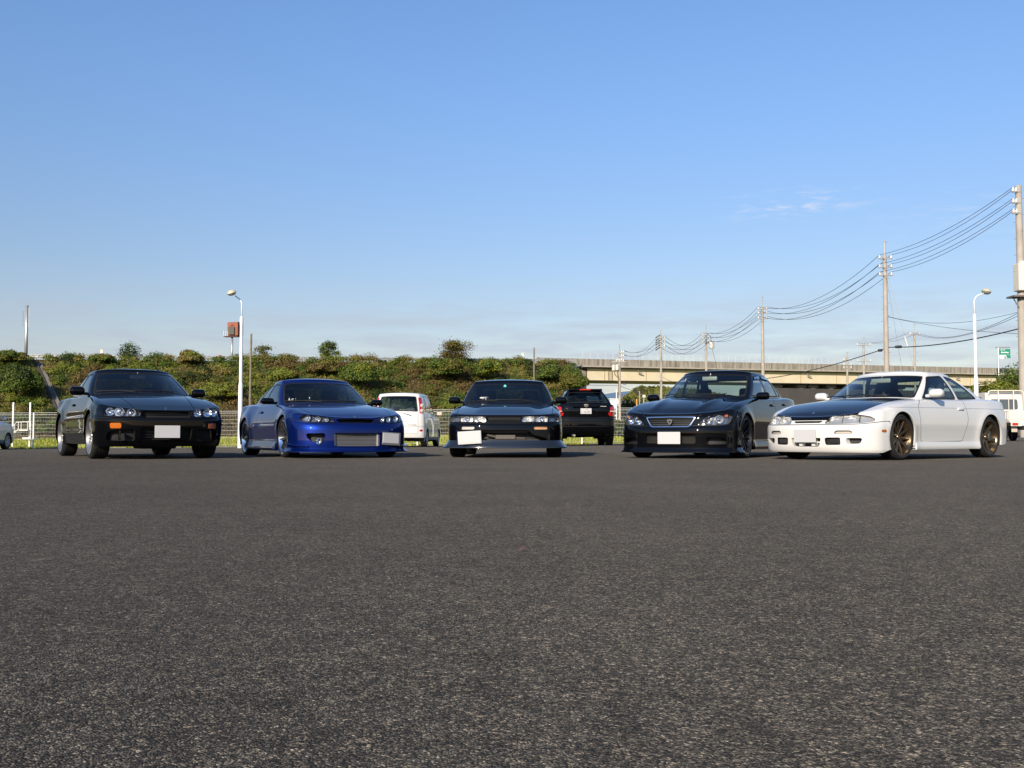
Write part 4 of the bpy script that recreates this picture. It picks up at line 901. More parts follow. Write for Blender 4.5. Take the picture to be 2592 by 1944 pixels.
def lamp(parent, x, y, z, r, yaw=0, ring=None, name='lamp_bowl', deep=.7, sy=1.0, mat=None):
    m = MB(); m.lathe([(r, 0), (r*.97, -r*.12), (r*.8, -r*.42*deep), (r*.5, -r*.75*deep), (r*.2, -r*.95*deep), (0, -r*deep)], axis='x', n=24)
    if sy == 1.0: m.lathe([(r*1.10, -.004), (r*1.08, .006), (r, 0)], axis='x', n=24)
    m.lathe([(0, r*.05), (r*.16, -r*.1), (r*.16, -r*.7)], axis='x', n=12); m.V = [(q[0], q[1] * sy, q[2]) for q in m.V]
    o = m.obj(name, mat or CHROME, parent, smooth=True, sharp=40, loc=(x, y, z)); o.rotation_euler = (0, 0, yaw); return o
def headlight(C, label, lamps, house=HOUSE, depth=.10, sy=1.0):
    """lens, housing and bowls; lamps: (y, z, r, yaw degrees outward)"""
    sh, root = C['sh'], C['root']; lens = sh.emit(label, 'headlight', LENS, root, off=-.001, how='pair')
    hs = sh.recess(label, 'headlight_housing', [house, house], root, .05, how='pair', vec=(-depth, -.02, 0))
    for h, l, sg in zip(hs, lens, (1, -1)):
        h.parent = l
        for (y, z, r, yw) in lamps: p = sx(C, y, z); lamp(l, p[0] - .022 - r*.2, sg*y, z, r, sg*R(yw), sy=sy, mat=None if sy == 1.0 else BRIGHT)
    return lens
def pocket(C, label, name, depth, mats=None, how='join', parent=None):
    return C['sh'].recess(label, name, mats or [MESHM, DARK], parent or C['root'], 0, how=how, vec=(-depth, 0, 0))
def slats(C, name, y0, y1, zs_, x, mat, parent, t=.008, bow=.0):
    for z in zs_:
        m = MB(); n = 8
        m.tube([(x - bow * (lerp(-1, 1, k/n) ** 2), lerp(y0, y1, k/n), z) for k in range(n+1)], t, 6); m.obj(name, mat, parent)
def mesh_grille(C, y0, y1, z0, z1, x, mat, parent, step=.03, name='grille_mesh'):
    m = MB(); n = int((y1 - y0 + z1 - z0) / step)
    for k in range(n):
        for d in (1, -1):
            a = y0 - (z1 - z0) + k * step * 1.0; p0, p1 = (a, z0), (a + (z1 - z0), z1)
            if d < 0: p0, p1 = (a + (z1 - z0), z0), (a, z1)
            q0, q1 = p0, p1; t0, t1 = 0, 1
            dy = p1[0] - p0[0]
            ta, tb = (y0 - p0[0]) / dy, (y1 - p0[0]) / dy; t0, t1 = max(0, min(ta, tb)), min(1, max(ta, tb))
            if t1 - t0 < .05: continue
            m.tube([(x, lerp(p0[0], p1[0], t0), lerp(p0[1], p1[1], t0)), (x, lerp(p0[0], p1[0], t1), lerp(p0[1], p1[1], t1))], .003, 4)
    return tag(m.obj(name, mat, parent), kind='stuff')
def lip(C, name, z0, z1, out, mat, u1=1.02, flare=None, back=.25):
    """thin splitter round the front: outline pushed outwards by out"""
    L = C['L']; x0, y0 = L['place'](L['X0'], L['Yr'], np.full(len(L['S']), z1)); k = [i for i in range(len(x0)) if L['X0'][i] > back]
    T = np.stack([np.gradient(x0), np.gradient(y0)], 1); T[0] = (0, 1); T /= np.linalg.norm(T, axis=1)[:,None]; O = np.stack([T[:,1], -T[:,0]], 1); m = MB(); n = len(k)
    fl = np.zeros(len(x0)) if flare is None else flare(L['S'])
    for mi in (1, -1):
        V = []
        for i in k:
            o = out + fl[i]; a = (x0[i] + O[i,0]*.003, y0[i] + O[i,1]*.003)
            for dd, zz in ((.0, z1), (o*.45, lerp(z1, z0, .55)), (o, z0 + .014), (o*1.0, z0 + .004), (o - .02, z0), (-.10, z0 + .006)):
                V.append((a[0] + O[i,0]*dd, mi*(max(a[1] + O[i,1]*dd, 0) if i else 0), zz))
        F = []
        for j in range(n-1):
            for q in range(5): f = (j*6+q, j*6+q+1, (j+1)*6+q+1, (j+1)*6+q); F.append(f if mi > 0 else f[::-1])
        e = (n-1)*6; F.append(tuple(e+q for q in range(6)) if mi < 0 else tuple(e+5-q for q in range(6))); m.add(V, F)
    return m.obj(name, mat, C['root'], smooth=True, sharp=50)
def side_skirt(C, z0, z1, out, mat):
    L = C['L']; wb = C['c']['wb']; ar = C['c'].get('ar', .345)
    for mi in (1, -1):
        m = MB(); V = []; n = 24; xs = np.linspace(-ar - .02, -wb + ar + .02, n)
        y1 = L['place'](xs, np.ones(n), np.full(n, z1))[1]
        for i in range(n):
            for dd, zz in ((.002, z1), (out*.6, lerp(z1, z0, .4)), (out, z0 + .02), (out - .01, z0), (-.10, z0)): V.append((xs[i], mi*(y1[i] + dd), zz))
        F = [(j*5+q, j*5+q+1, j*5+6+q, j*5+5+q)[::(1 if mi > 0 else -1)] for j in range(n-1) for q in range(4)]
        m.add(V, F + [tuple(range(5)), tuple((n-1)*5 + q for q in range(4, -1, -1))]); m.obj('side_skirt', mat, C['root'], smooth=True, sharp=40)
def item(C, label, name, mat, how='pair', off=.004, vec=None):
    """raised lamp or trim piece on the skin: face plus rim"""
    sh = C['sh']; os_ = sh.emit(label, name, mat, C['root'], off=off, how=how); return os_
def hood_cut(C, poly, r=.04, w=.004, zh=.5):
    sh = C['sh']; p = rcorner(poly, r); g = lambda: np.minimum(sh.sdf('t', p), np.where(sh.V[:,0] > .4, sh.V[:,2] - zh, 1))
    f = g(); sh.cut('body', 'hood', np.where(f > -.9, f - w, -1)); f = g(); sh.cut('body', 'gap', np.where(f > -.9, f + w, -1))
def bumper_cut(C, z, xb, dz=0.):
    """joint between bumper and body: level z round the front, back to xb"""
    sh = C['sh']; L = C['L']; pts = []
    s1 = uz(C, [(xb, z + dz, 'x')])[0][0]; line = [(-.1, z), (s1 * .6, z), (s1, z + dz), (s1 + .001, -.1)]
    V = sh.V; f = np.minimum((z + dz * sst(s1*.5, s1, V[:,6])) - V[:,2], s1 - V[:,6]); ok = V[:,7] < 1.2; w = .004
    sh.cut('body', 'bumper', np.where(ok, f - w, -1)); V = sh.V; f = np.minimum((z + dz * sst(s1*.5, s1, V[:,6])) - V[:,2], s1 - V[:,6]); ok = V[:,7] < 1.2
    sh.cut('body', 'gap', np.where(ok, f + w, -1))
def badge(parent, loc, pts, mat, t=.008, name='emblem', ry=0):
    m = MB(); n = len(pts); V = [(0, p[0], p[1]) for p in pts] + [(t, p[0]*.9, p[1]*.9) for p in pts]
    m.add(V, [tuple(range(n-1, -1, -1)), tuple(range(n, 2*n))] + [(i, (i+1) % n, n+(i+1) % n, n+i) for i in range(n)]); o = m.obj(name, mat, parent, loc=loc); o.rotation_euler = (0, ry, 0); return o

# ---- black coupe with round lamps
def feat1(C):
    hood_cut(C, [(.98, -.2), (.98, .36), (.80, .40), (.60, .405), (-.30, .505), (-.62, .66), (-.66, .75), (-1.2, .7), (-1.2, -.2)], .03, zh=.662)
    seal(C, 'light', [(.345, .582), (.335, .635), (.405, .672), (.60, .698), (.715, .70), (.765, .66), (.765, .595), (.60, .585)], .02)
    seal(C, 'marker', [(.78, .592), (.785, .66), (.40, .665, 'x'), (.36, .60, 'x')], .01, w=.004)
    fcut(C, 'grille', [(-.2, .566), (.325, .566), (.315, .655), (-.2, .657)], .01, ['body', 'hood'])
    bumper_cut(C, .556, .355, .02)
    fcut(C, 'mid', [(-.2, .265), (.33, .265), (.345, .43), (-.2, .43)], .02, 'bumper')
    fcut(C, 'duct', [(.40, .25), (.74, .26), (.73, .37), (.62, .40), (.41, .41)], .03, 'bumper')
    fcut(C, 'indic', [(.575, .42), (.70, .42), (.705, .492), (.575, .492)], .015, 'bumper')
    headlight(C, 'light', [(.44, .63, .054, 8), (.585, .643, .060, 16), (.69, .645, .052, 30)], HOUSE, .08)
    pocket(C, 'grille', 'grille', .07); pocket(C, 'mid', 'lower_grille', .12); pocket(C, 'duct', 'brake_duct', .10, how='pair')
    item(C, 'indic', 'turn_signal', AMBER, off=.003); item(C, 'marker', 'corner_lens', glassmat('smoked_lens', (.2, .2, .21)), off=0)
    C['sh'].recess('marker', 'corner_lens_back', [HOUSED, HOUSED], C['root'], .03, how='pair')
def extra1(C):
    r = C['root']; slats(C, 'grille_slat', -.33, .33, (.605, .63), .77, MESHM, r, .006, .02); slats(C, 'lower_grille_slat', -.33, .33, (.30, .335, .37), .79, MESHM, r, .006, .02)
    for sg in (1, -1):
        m = MB(); m.rbox((.80, sg*.60, .33), (.09, .02, .13), .006); m.obj('duct_divider', BLACKP, r)
        m = MB(); m.tube([(.80, sg*.34, .24), (.81, sg*.39, .34), (.82, sg*.38, .45)], .02, 8); m.obj('duct_rib', BLACKP, r, smooth=True)
    plate(r, (.893, .003, .375), w=.335, h=.168)
    badge(r, (.775, 0, .69), [(-.018, .0), (-.006, .018), (.012, .02), (.018, .004), (.004, -.018)], CHROME, ry=R(-50))
CAR1 = dict(paint=BLACKP, fo=.87, wb=2.665, ro=1.02, nf=2.9, mf=1.9, xA=.42,
  hw=[(.9,.845),(.42,.862),(0,.866),(-.6,.85),(-2.0,.85),(-2.665,.868),(-3.3,.85),(-3.7,.81)],
  nose=[(.14,.74),(.2,.80),(.3,.845),(.45,.87),(.535,.87),(.556,.858),(.575,.838),(.66,.80),(.70,.76)],
  tail=[(.15,-3.55),(.3,-3.66),(.5,-3.685),(.6,-3.67),(.8,-3.60),(1.0,-3.56)],
  insF=[(.14,.06),(.25,.02),(.40,.005),(.54,.0),(.58,.012),(.66,.03),(.74,.055),(.85,.08)],
  insM=[(.15,.045),(.22,.02),(.32,.012),(.36,.0),(.45,.004),(.56,-.004),(.62,.006),(.70,.018),(.78,.042),(.86,.075),(.95,.11)],
  insR=[(.2,.05),(.3,.01),(.5,.0),(.7,.01),(.85,.03),(1.0,.08)],
  zb=[(.9,.175),(.5,.175),(.3,.2),(-.4,.20),(-2.2,.21),(-3.0,.25),(-3.7,.28)],
  zc=[(.9,.635),(.78,.672),(.5,.76),(.1,.86),(-.3,.925),(-.6,.955),(-2.7,.965),(-3.0,.975),(-3.5,.965),(-3.7,.94)],
  zs=[(.9,.63),(.7,.68),(.4,.76),(0,.83),(-.4,.872),(-.9,.895),(-2,.90),(-2.7,.915),(-3.2,.89),(-3.7,.86)],
  ri=[(.9,.03),(.5,.07),(0,.08),(-.7,.06),(-2.7,.09),(-3.7,.08)], rz=[(.9,.02),(.5,.045),(0,.055),(-.7,.04),(-2.7,.065),(-3.7,.05)],
  flare=[(0,.325,.37,.012,.06),(-2.665,.325,.37,.014,.07)],
  gh=dict(xw0=-.40,A0=(-.72,.735),C0=(-2.95,.665),xr0=-3.08,xw1=-1.12,A1=(-1.36,.55),C1=(-2.12,.535),xr1=-2.22,bow0=.02,bow1=.03,zr=[(-1.0,1.315),(-1.35,1.353),(-1.8,1.353),(-2.3,1.31)],crown=.045),
  windows=[([(-.90,.935),(-1.36,1.255),(-1.66,1.275),(-1.80,.945)],.03),([(-1.86,.95),(-1.72,1.275),(-2.02,1.25),(-2.52,.985)],.03)],
  door=[(-.55,.25),(-.50,.80),(-.62,.91),(-1.85,.93),(-1.88,.60),(-1.75,.27)], handle=(-1.66,.79),
  mirror=(-.90,.775,.98), mdim=(.115,.205,.135), feat=feat1, extra=extra1, rimF=(('broad',6),SILVER,SILVER,.02), rvm=pmat('mirror_grey', (.16, .16, .155), rough=.4), wr=.325, rimr=.258, ww=.235, ar=.36, az=.325, glass=GLASSD, glass_s=GLASSS, track_o=.85)

# ---- blue coupe
def feat2(C):
    hood_cut(C, [(.98, -.2), (.98, .25), (.80, .30), (.76, .36), (.60, .60), (.2, .65), (-.3, .665), (-.72, .66), (-.78, .7), (-1.2, .7), (-1.2, -.2)], .03, zh=.568)
    seal(C, 'light', [(.315, .518), (.37, .575), (.55, .606), (.74, .622), (.60, .622, 'x'), (.57, .59, 'x'), (.62, .54, 'x'), (.66, .522)], .02)
    fcut(C, 'slot', [(-.2, .512), (.255, .512), (.30, .558), (-.2, .568)], .012, ['body', 'hood'])
    bumper_cut(C, .505, .33, .07)
    fcut(C, 'mid', [(-.2, .168), (.335, .172), (.345, .36), (-.2, .36)], .02, 'bumper')
    fcut(C, 'hole', [(.50, .215), (.63, .235), (.70, .30), (.705, .355), (.46, .36), (.47, .25)], .03, 'bumper')
    headlight(C, 'light', [(.42, .552, .034, 8), (.53, .558, .036, 12), (.66, .568, .040, 25)], HOUSE, .08)
    pocket(C, 'slot', 'grille', .10); pocket(C, 'mid', 'intercooler_opening', .14, [BLUEP, DARK]); pocket(C, 'hole', 'brake_duct', .14, [BLUEP, DARK], how='pair')
def extra2(C):
    r = C['root']; m = MB(); m.box((.80, 0, .262), (.06, .62, .185)); ic = m.obj('intercooler', pmat('intercooler_grey', (.10, .095, .09), rough=.5, metal=.6), r)
    slats(C, 'intercooler_bar', -.305, .305, [.183 + .0195*k for k in range(9)], .832, ALU, ic, .0055)
    for sg in (1, -1): m = MB(); m.rbox((.80, sg*.325, .262), (.10, .04, .19), .012); m.obj('intercooler_tank', ALU, ic)
    for sg in (1, -1): lamp(r, .84, sg*.56, .248, .042, 0, name='fog_light')
    o = plate(r, (.915, .50, .285), w=.285, h=.145); o.rotation_euler = (R(-3), 0, R(17))
    m = MB(); m.rbox((0, 0, 0), (.006, .325, .185), .004); q = m.obj('plate_frame', ALU, r, loc=(.906, .508, .278)); q.rotation_euler = (R(-3), 0, R(17))
    lip(C, 'front_lip', .085, .15, .035, BLUEP, flare=lambda s: .03*sst(.7, .95, s)); side_skirt(C, .10, .22, .03, BLUEP)
    for sg in (1, -1):
        m = MB(); m.add([(.74, sg*.66, .19), (.55, sg*.84, .20), (.42, sg*.875, .215), (.43, sg*.92, .205), (.62, sg*.875, .185), (.78, sg*.70, .175)] + [(.74, sg*.66, .185), (.55, sg*.84, .195), (.42, sg*.875, .21), (.43, sg*.92, .20), (.62, sg*.875, .18), (.78, sg*.70, .17)], [(0,1,2,3,4,5), (11,10,9,8,7,6)] + [(i, (i+1) % 6, 6+(i+1) % 6, 6+i) for i in range(6)]); m.obj('canard', BLUEP, r)
    badge(r, (.755, 0, .60), [(-.014, .012), (.014, .012), (.012, -.006), (0, -.018), (-.012, -.006)], CHROME, .004, ry=R(-60))
CAR2 = dict(paint=BLUEP, fo=.90, wb=2.525, ro=.98, nf=2.5, mf=2.0, xA=.42,
  hw=[(.95,.85),(.42,.872),(0,.878),(-.6,.855),(-1.9,.855),(-2.525,.88),(-3.1,.86),(-3.5,.80)],
  nose=[(.08,.88),(.12,.90),(.25,.905),(.40,.90),(.48,.875),(.51,.845),(.56,.81),(.62,.74)],
  tail=[(.15,-3.40),(.3,-3.48),(.5,-3.505),(.65,-3.49),(.85,-3.42),(1.0,-3.38)],
  insF=[(.10,.01),(.2,.0),(.4,.0),(.5,.012),(.58,.04),(.65,.07),(.75,.11)],
  insM=[(.10,.01),(.20,.01),(.26,.02),(.36,.012),(.5,.0),(.56,.006),(.64,.025),(.72,.052),(.80,.085),(.88,.11)],
  insR=[(.2,.04),(.3,.01),(.5,.0),(.65,.02),(.8,.05),(.95,.10)],
  zb=[(.95,.11),(.5,.12),(.3,.15),(-.4,.15),(-2.1,.15),(-2.9,.18),(-3.5,.25)],
  zc=[(.95,.53),(.8,.575),(.6,.645),(.2,.74),(-.2,.80),(-.55,.838),(-.8,.85),(-2.5,.885),(-2.9,.90),(-3.35,.89),(-3.5,.86)],
  zs=[(.95,.51),(.75,.575),(.5,.64),(.1,.725),(-.3,.765),(-.8,.79),(-1.9,.81),(-2.5,.83),(-3.1,.815),(-3.5,.78)],
  ri=[(.95,.05),(.5,.10),(0,.11),(-.7,.07),(-2.6,.10),(-3.5,.08)], rz=[(.95,.03),(.5,.06),(0,.07),(-.7,.045),(-2.6,.065),(-3.5,.05)],
  flare=[(0,.30,.36,.016,.07),(-2.525,.30,.36,.018,.08)],
  gh=dict(xw0=-.34,A0=(-.70,.725),C0=(-2.72,.655),xr0=-2.86,xw1=-1.08,A1=(-1.25,.55),C1=(-1.90,.52),xr1=-2.02,bow0=.02,bow1=.03,zr=[(-1.0,1.215),(-1.32,1.254),(-1.65,1.254),(-2.1,1.205)],crown=.05),
  windows=[([(-.85,.835),(-1.24,1.145),(-1.56,1.165),(-1.70,.845)],.03),([(-1.76,.85),(-1.62,1.165),(-1.88,1.14),(-2.38,.885)],.03)],
  door=[(-.52,.24),(-.46,.72),(-.60,.82),(-1.74,.84),(-1.76,.56),(-1.62,.26)], handle=(-1.56,.70),
  mirror=(-.84,.79,.862), mdim=(.11,.20,.105), mirror_mat=BLACKP, feat=feat2, extra=extra2, rimF=(('thin',10),BLACKR,CHROME,.05), wr=.305, rimr=.248, ww=.225, ar=.335, az=.305, glass=GLASSD, glass_s=GLASSS, track_o=.865)

# ---- black coupe seen head on
def feat3(C):
    hood_cut(C, [(.98, -.2), (.98, .25), (.82, .30), (.79, .64), (.74, .695), (-.2, .725), (-.66, .735), (-.74, .75), (-1.2, .7), (-1.2, -.2)], .02, zh=.609)
    seal(C, 'light', [(.257, .524), (.275, .60), (.44, .604), (.445, .524)], .01, w=.004); seal(C, 'light2', [(.452, .524), (.449, .604), (.64, .604), (.635, .524)], .01, w=.004)
    seal(C, 'corner', [(.652, .526), (.655, .604), (.55, .60, 'x'), (.52, .535, 'x')], .015, w=.004)
    fcut(C, 'grille', [(-.2, .522), (.235, .522), (.25, .602), (-.2, .602)], .008, ['body', 'hood'])
    bumper_cut(C, .508, .33, .03)
    fcut(C, 'turn', [(.428, .413), (.625, .413), (.625, .461), (.428, .461)], .012, 'bumper')
    fcut(C, 'mid', [(-.2, .25), (.62, .25), (.62, .285), (.42, .34), (.35, .405), (-.2, .405)], .03, 'bumper')
    headlight(C, 'light', [(.352, .564, .037, 0)], BRIGHT, .05, sy=1.9); headlight(C, 'light2', [(.545, .564, .035, 0)], BRIGHT, .05)
    C['sh'].emit('corner', 'corner_lens', LENS, C['root'], how='pair'); C['sh'].recess('corner', 'corner_lens_back', [HOUSE, HOUSE], C['root'], .04, how='pair')
    pocket(C, 'grille', 'grille', .06); pocket(C, 'mid', 'lower_opening', .22)
    C['sh'].emit('turn', 'turn_signal', LENS, C['root'], how='L'); C['sh'].emit('turn', 'turn_signal', LENS, C['root'], how='R')
    C['sh'].recess('turn', 'turn_signal_back', [HOUSE, WHITEL], C['root'], 0, how='R', vec=(-.03, 0, 0)); C['sh'].recess('turn', 'turn_signal_back', [HOUSE, pmat('pale_amber', (.60, .30, .14), rough=.3)], C['root'], 0, how='L', vec=(-.03, 0, 0))
def extra3(C):
    r = C['root']; slats(C, 'grille_slat', -.24, .24, (.535, .552, .569, .586), .80, MESHM, r, .005, .0)
    m = MB(); m.rbox((.74, 0, .385), (.05, .72, .05), .01)
    for y in (-.18, -.06, .06, .18): m.box((.77, y, .385), (.012, .02, .045))
    m.obj('bumper_beam', pmat('beam_grey', (.05, .05, .05), rough=.5, metal=.5), r)
    m = MB(); m.rbox((.72, .02, .30), (.05, .30, .07), .012); m.tube([(.72, -.25, .33), (.72, -.1, .30), (.70, .3, .28)], .022); m.obj('oil_cooler', pmat('cooler_grey', (.09, .08, .075), rough=.45, metal=.6), r)
    o = plate(r, (.905, -.497, .30), w=.325, h=.172); o.rotation_euler = (R(2), 0, R(-5))
    m = MB(); m.rbox((0, 0, 0), (.006, .34, .185), .004); q = m.obj('plate_frame', pmat('frame_white', (.7, .7, .69), rough=.3), r, loc=(.899, -.495, .296)); q.rotation_euler = (R(3), 0, R(-5))
    lip(C, 'front_lip', .142, .255, .04, pmat('satin_black', (.010, .012, .016), rough=.5, spec=0, coat=1, coat_rough=.12, coat_ior=1.75), flare=lambda s: .05*sst(.55, .95, s))
    m = MB(); m.lathe([(0, .03), (.02, .03), (.028, 0), (0, 0)], axis='x', n=16); 
CAR3 = dict(paint=BLACKP, fo=.88, wb=2.475, ro=1.0, nf=3.2, mf=1.9, xA=.42,
  hw=[(.9,.835),(.42,.842),(0,.842),(-.6,.84),(-1.9,.84),(-2.475,.845),(-3.1,.82),(-3.5,.77)],
  nose=[(.14,.86),(.25,.885),(.42,.88),(.485,.868),(.51,.85),(.53,.845),(.60,.815),(.66,.74)],
  tail=[(.15,-3.40),(.3,-3.46),(.5,-3.48),(.65,-3.47),(.85,-3.42),(1.0,-3.38)],
  insF=[(.12,.0),(.3,.0),(.48,.0),(.53,.012),(.62,.02),(.75,.05)],
  insM=[(.15,.04),(.25,.015),(.4,.0),(.52,.0),(.6,.01),(.72,.03),(.86,.06)],
  insR=[(.2,.04),(.3,.01),(.5,.0),(.65,.02),(.8,.05),(.95,.10)],
  zb=[(.95,.19),(.5,.19),(.3,.19),(-.4,.18),(-2.1,.18),(-2.9,.22),(-3.5,.28)],
  zc=[(.95,.585),(.8,.622),(.5,.69),(.1,.765),(-.3,.825),(-.55,.85),(-.8,.86),(-2.5,.89),(-2.9,.91),(-3.35,.90),(-3.5,.87)],
  zs=[(.95,.575),(.75,.608),(.4,.67),(0,.735),(-.4,.775),(-.8,.80),(-1.9,.82),(-2.5,.835),(-3.1,.825),(-3.5,.80)],
  bumps=lambda x, y: .016 * sst(.46, .36, y) * sst(.75, .2, x) * sst(-.7, -.3, x),
  ri=[(.95,.03),(.5,.08),(0,.09),(-.7,.08),(-2.6,.09),(-3.5,.07)], rz=[(.95,.02),(.5,.055),(0,.06),(-.7,.05),(-2.6,.055),(-3.5,.05)],
  flare=[(0,.30,.35,.01,.06),(-2.475,.30,.35,.012,.07)],
  gh=dict(xw0=-.32,A0=(-.70,.745),C0=(-2.7,.62),xr0=-2.82,xw1=-1.04,A1=(-1.18,.58),C1=(-1.95,.53),xr1=-2.06,bow0=.01,bow1=.02,zr=[(-1.0,1.22),(-1.32,1.259),(-1.65,1.259),(-2.1,1.21)],crown=.04),
  windows=[([(-.88,.855),(-1.22,1.155),(-1.56,1.175),(-1.68,.865)],.03),([(-1.74,.87),(-1.62,1.175),(-1.90,1.15),(-2.35,.90)],.03)],
  door=[(-.52,.24),(-.46,.72),(-.60,.835),(-1.72,.85),(-1.74,.58),(-1.62,.26)], handle=(-1.56,.71),
  mirror=(-.80,.765,.895), mdim=(.11,.19,.115), feat=feat3, extra=extra3, rimF=(('thin',10),BLACKR,CHROME,.05), wr=.30, rimr=.238, ww=.225, ar=.33, az=.30, glass=GLASSD, glass_s=GLASSS, track_o=.845)

# ---- black sedan
def feat4(C):
    hood_cut(C, [(.98, -.2), (.98, .36), (.78, .42), (.62, .52), (.50, .68), (.2, .70), (-.3, .705), (-.66, .69), (-.74, .72), (-1.2, .7), (-1.2, -.2)], .03, zh=.60)
    seal(C, 'light', [(.40, .472), (.46, .535), (.54, .60), (.66, .628), (.53, .632, 'x'), (.50, .60, 'x'), (.56, .53, 'x'), (.60, .49, 'x'), (.70, .475)], .02)
    seal(C, 'frame', [(-.2, .44), (.28, .44), (.372, .586), (-.2, .592)], .02, w=.004, frm=['body', 'hood'])
    f = C['sh'].sdf('u', rcorner(uz(C, [(-.2, .44), (.28, .44), (.372, .586), (-.2, .592)]), .02)); C['sh'].cut('frame', 'grille', np.where(f > -.9, f - .012, -1))
    bumper_cut(C, .462, .34, .03)
    fcut(C, 'mid', [(-.2, .21), (.375, .212), (.37, .345), (-.2, .35)], .02, 'bumper')
    fcut(C, 'duct', [(.50, .20), (.76, .205), (.74, .29), (.52, .30)], .025, 'bumper')
    headlight(C, 'light', [(.515, .537, .056, 10), (.655, .548, .056, 22)], HOUSE, .08)
    item(C, 'frame', 'grille_frame', CHROME, how='join', off=.006)
    pocket(C, 'grille', 'grille', .05); pocket(C, 'mid', 'lower_grille', .10); pocket(C, 'duct', 'fog_duct', .12, how='pair')
    f = C['sh'].sdf('s', rcorner([(-1.71, .27), (-1.72, .60), (-1.71, .945), (-2.42, .97), (-2.52, .74), (-2.30, .55), (-2.12, .27)], .05), lambda V: V[:,7] < 1.45)
    C['sh'].cut('body', 'rear_door', np.where(f > -.9, f - .004, -1)); f = C['sh'].sdf('s', rcorner([(-1.71, .27), (-1.72, .60), (-1.71, .945), (-2.42, .97), (-2.52, .74), (-2.30, .55), (-2.12, .27)], .05), lambda V: V[:,7] < 1.45)
    C['sh'].cut('body', 'gap', np.where(f > -.9, f + .004, -1))
def extra4(C):
    r = C['root']; slats(C, 'grille_slat', -.34, .34, (.475, .505, .535, .562), .812, pmat('grille_grey', (.10, .10, .10), rough=.35, metal=.8), r, .005, .02)
    mesh_grille(C, -.36, .36, .218, .34, .80, pmat('mesh_grey', (.06, .055, .05), rough=.4, metal=.5), r, .028, 'lower_grille_mesh')
    badge(r, (.845, 0, .515), [(-.042, .034), (0, .042), (.042, .034), (.038, .005), (.01, -.042), (-.01, -.042), (-.038, .005)], pmat('badge_metal', (.32, .32, .33), rough=.22, metal=.9), .012); badge(r, (.853, 0, .515), [(-.025, .016), (0, .026), (.025, .016), (0, -.026)], MESHM, .008, 'emblem_inlay')
    plate(r, (.892, 0, .29), w=.335, h=.17); lip(C, 'front_lip', .082, .155, .022, BLACKP, flare=lambda s: .015*sst(.6, .95, s)); side_skirt(C, .12, .24, .025, BLACKP)
    for sg in (1, -1):
        p = sx(C, .735, .60); m = MB(); m.rbox((p[0] - .055, sg*.735, .598), (.05, .045, .035), .01); m.obj('turn_signal', AMBER, r)
def visors(C):
    gs = C['gs']; line = [(-1.26, 1.255), (-1.30, 1.262), (-1.58, 1.29), (-2.14, 1.275)]
    f = .06 - pdist(line, gs.V[:, [0,2]]); gs.cut(['side_window0', 'side_window1'], 'visor', np.where(gs.V[:,4] > .2, f, -1))
    gs.emit('visor', 'rain_visor', pmat('visor_smoke', (.012, .012, .014), rough=.1, coat=1), C['root'], off=.014, how='pair')
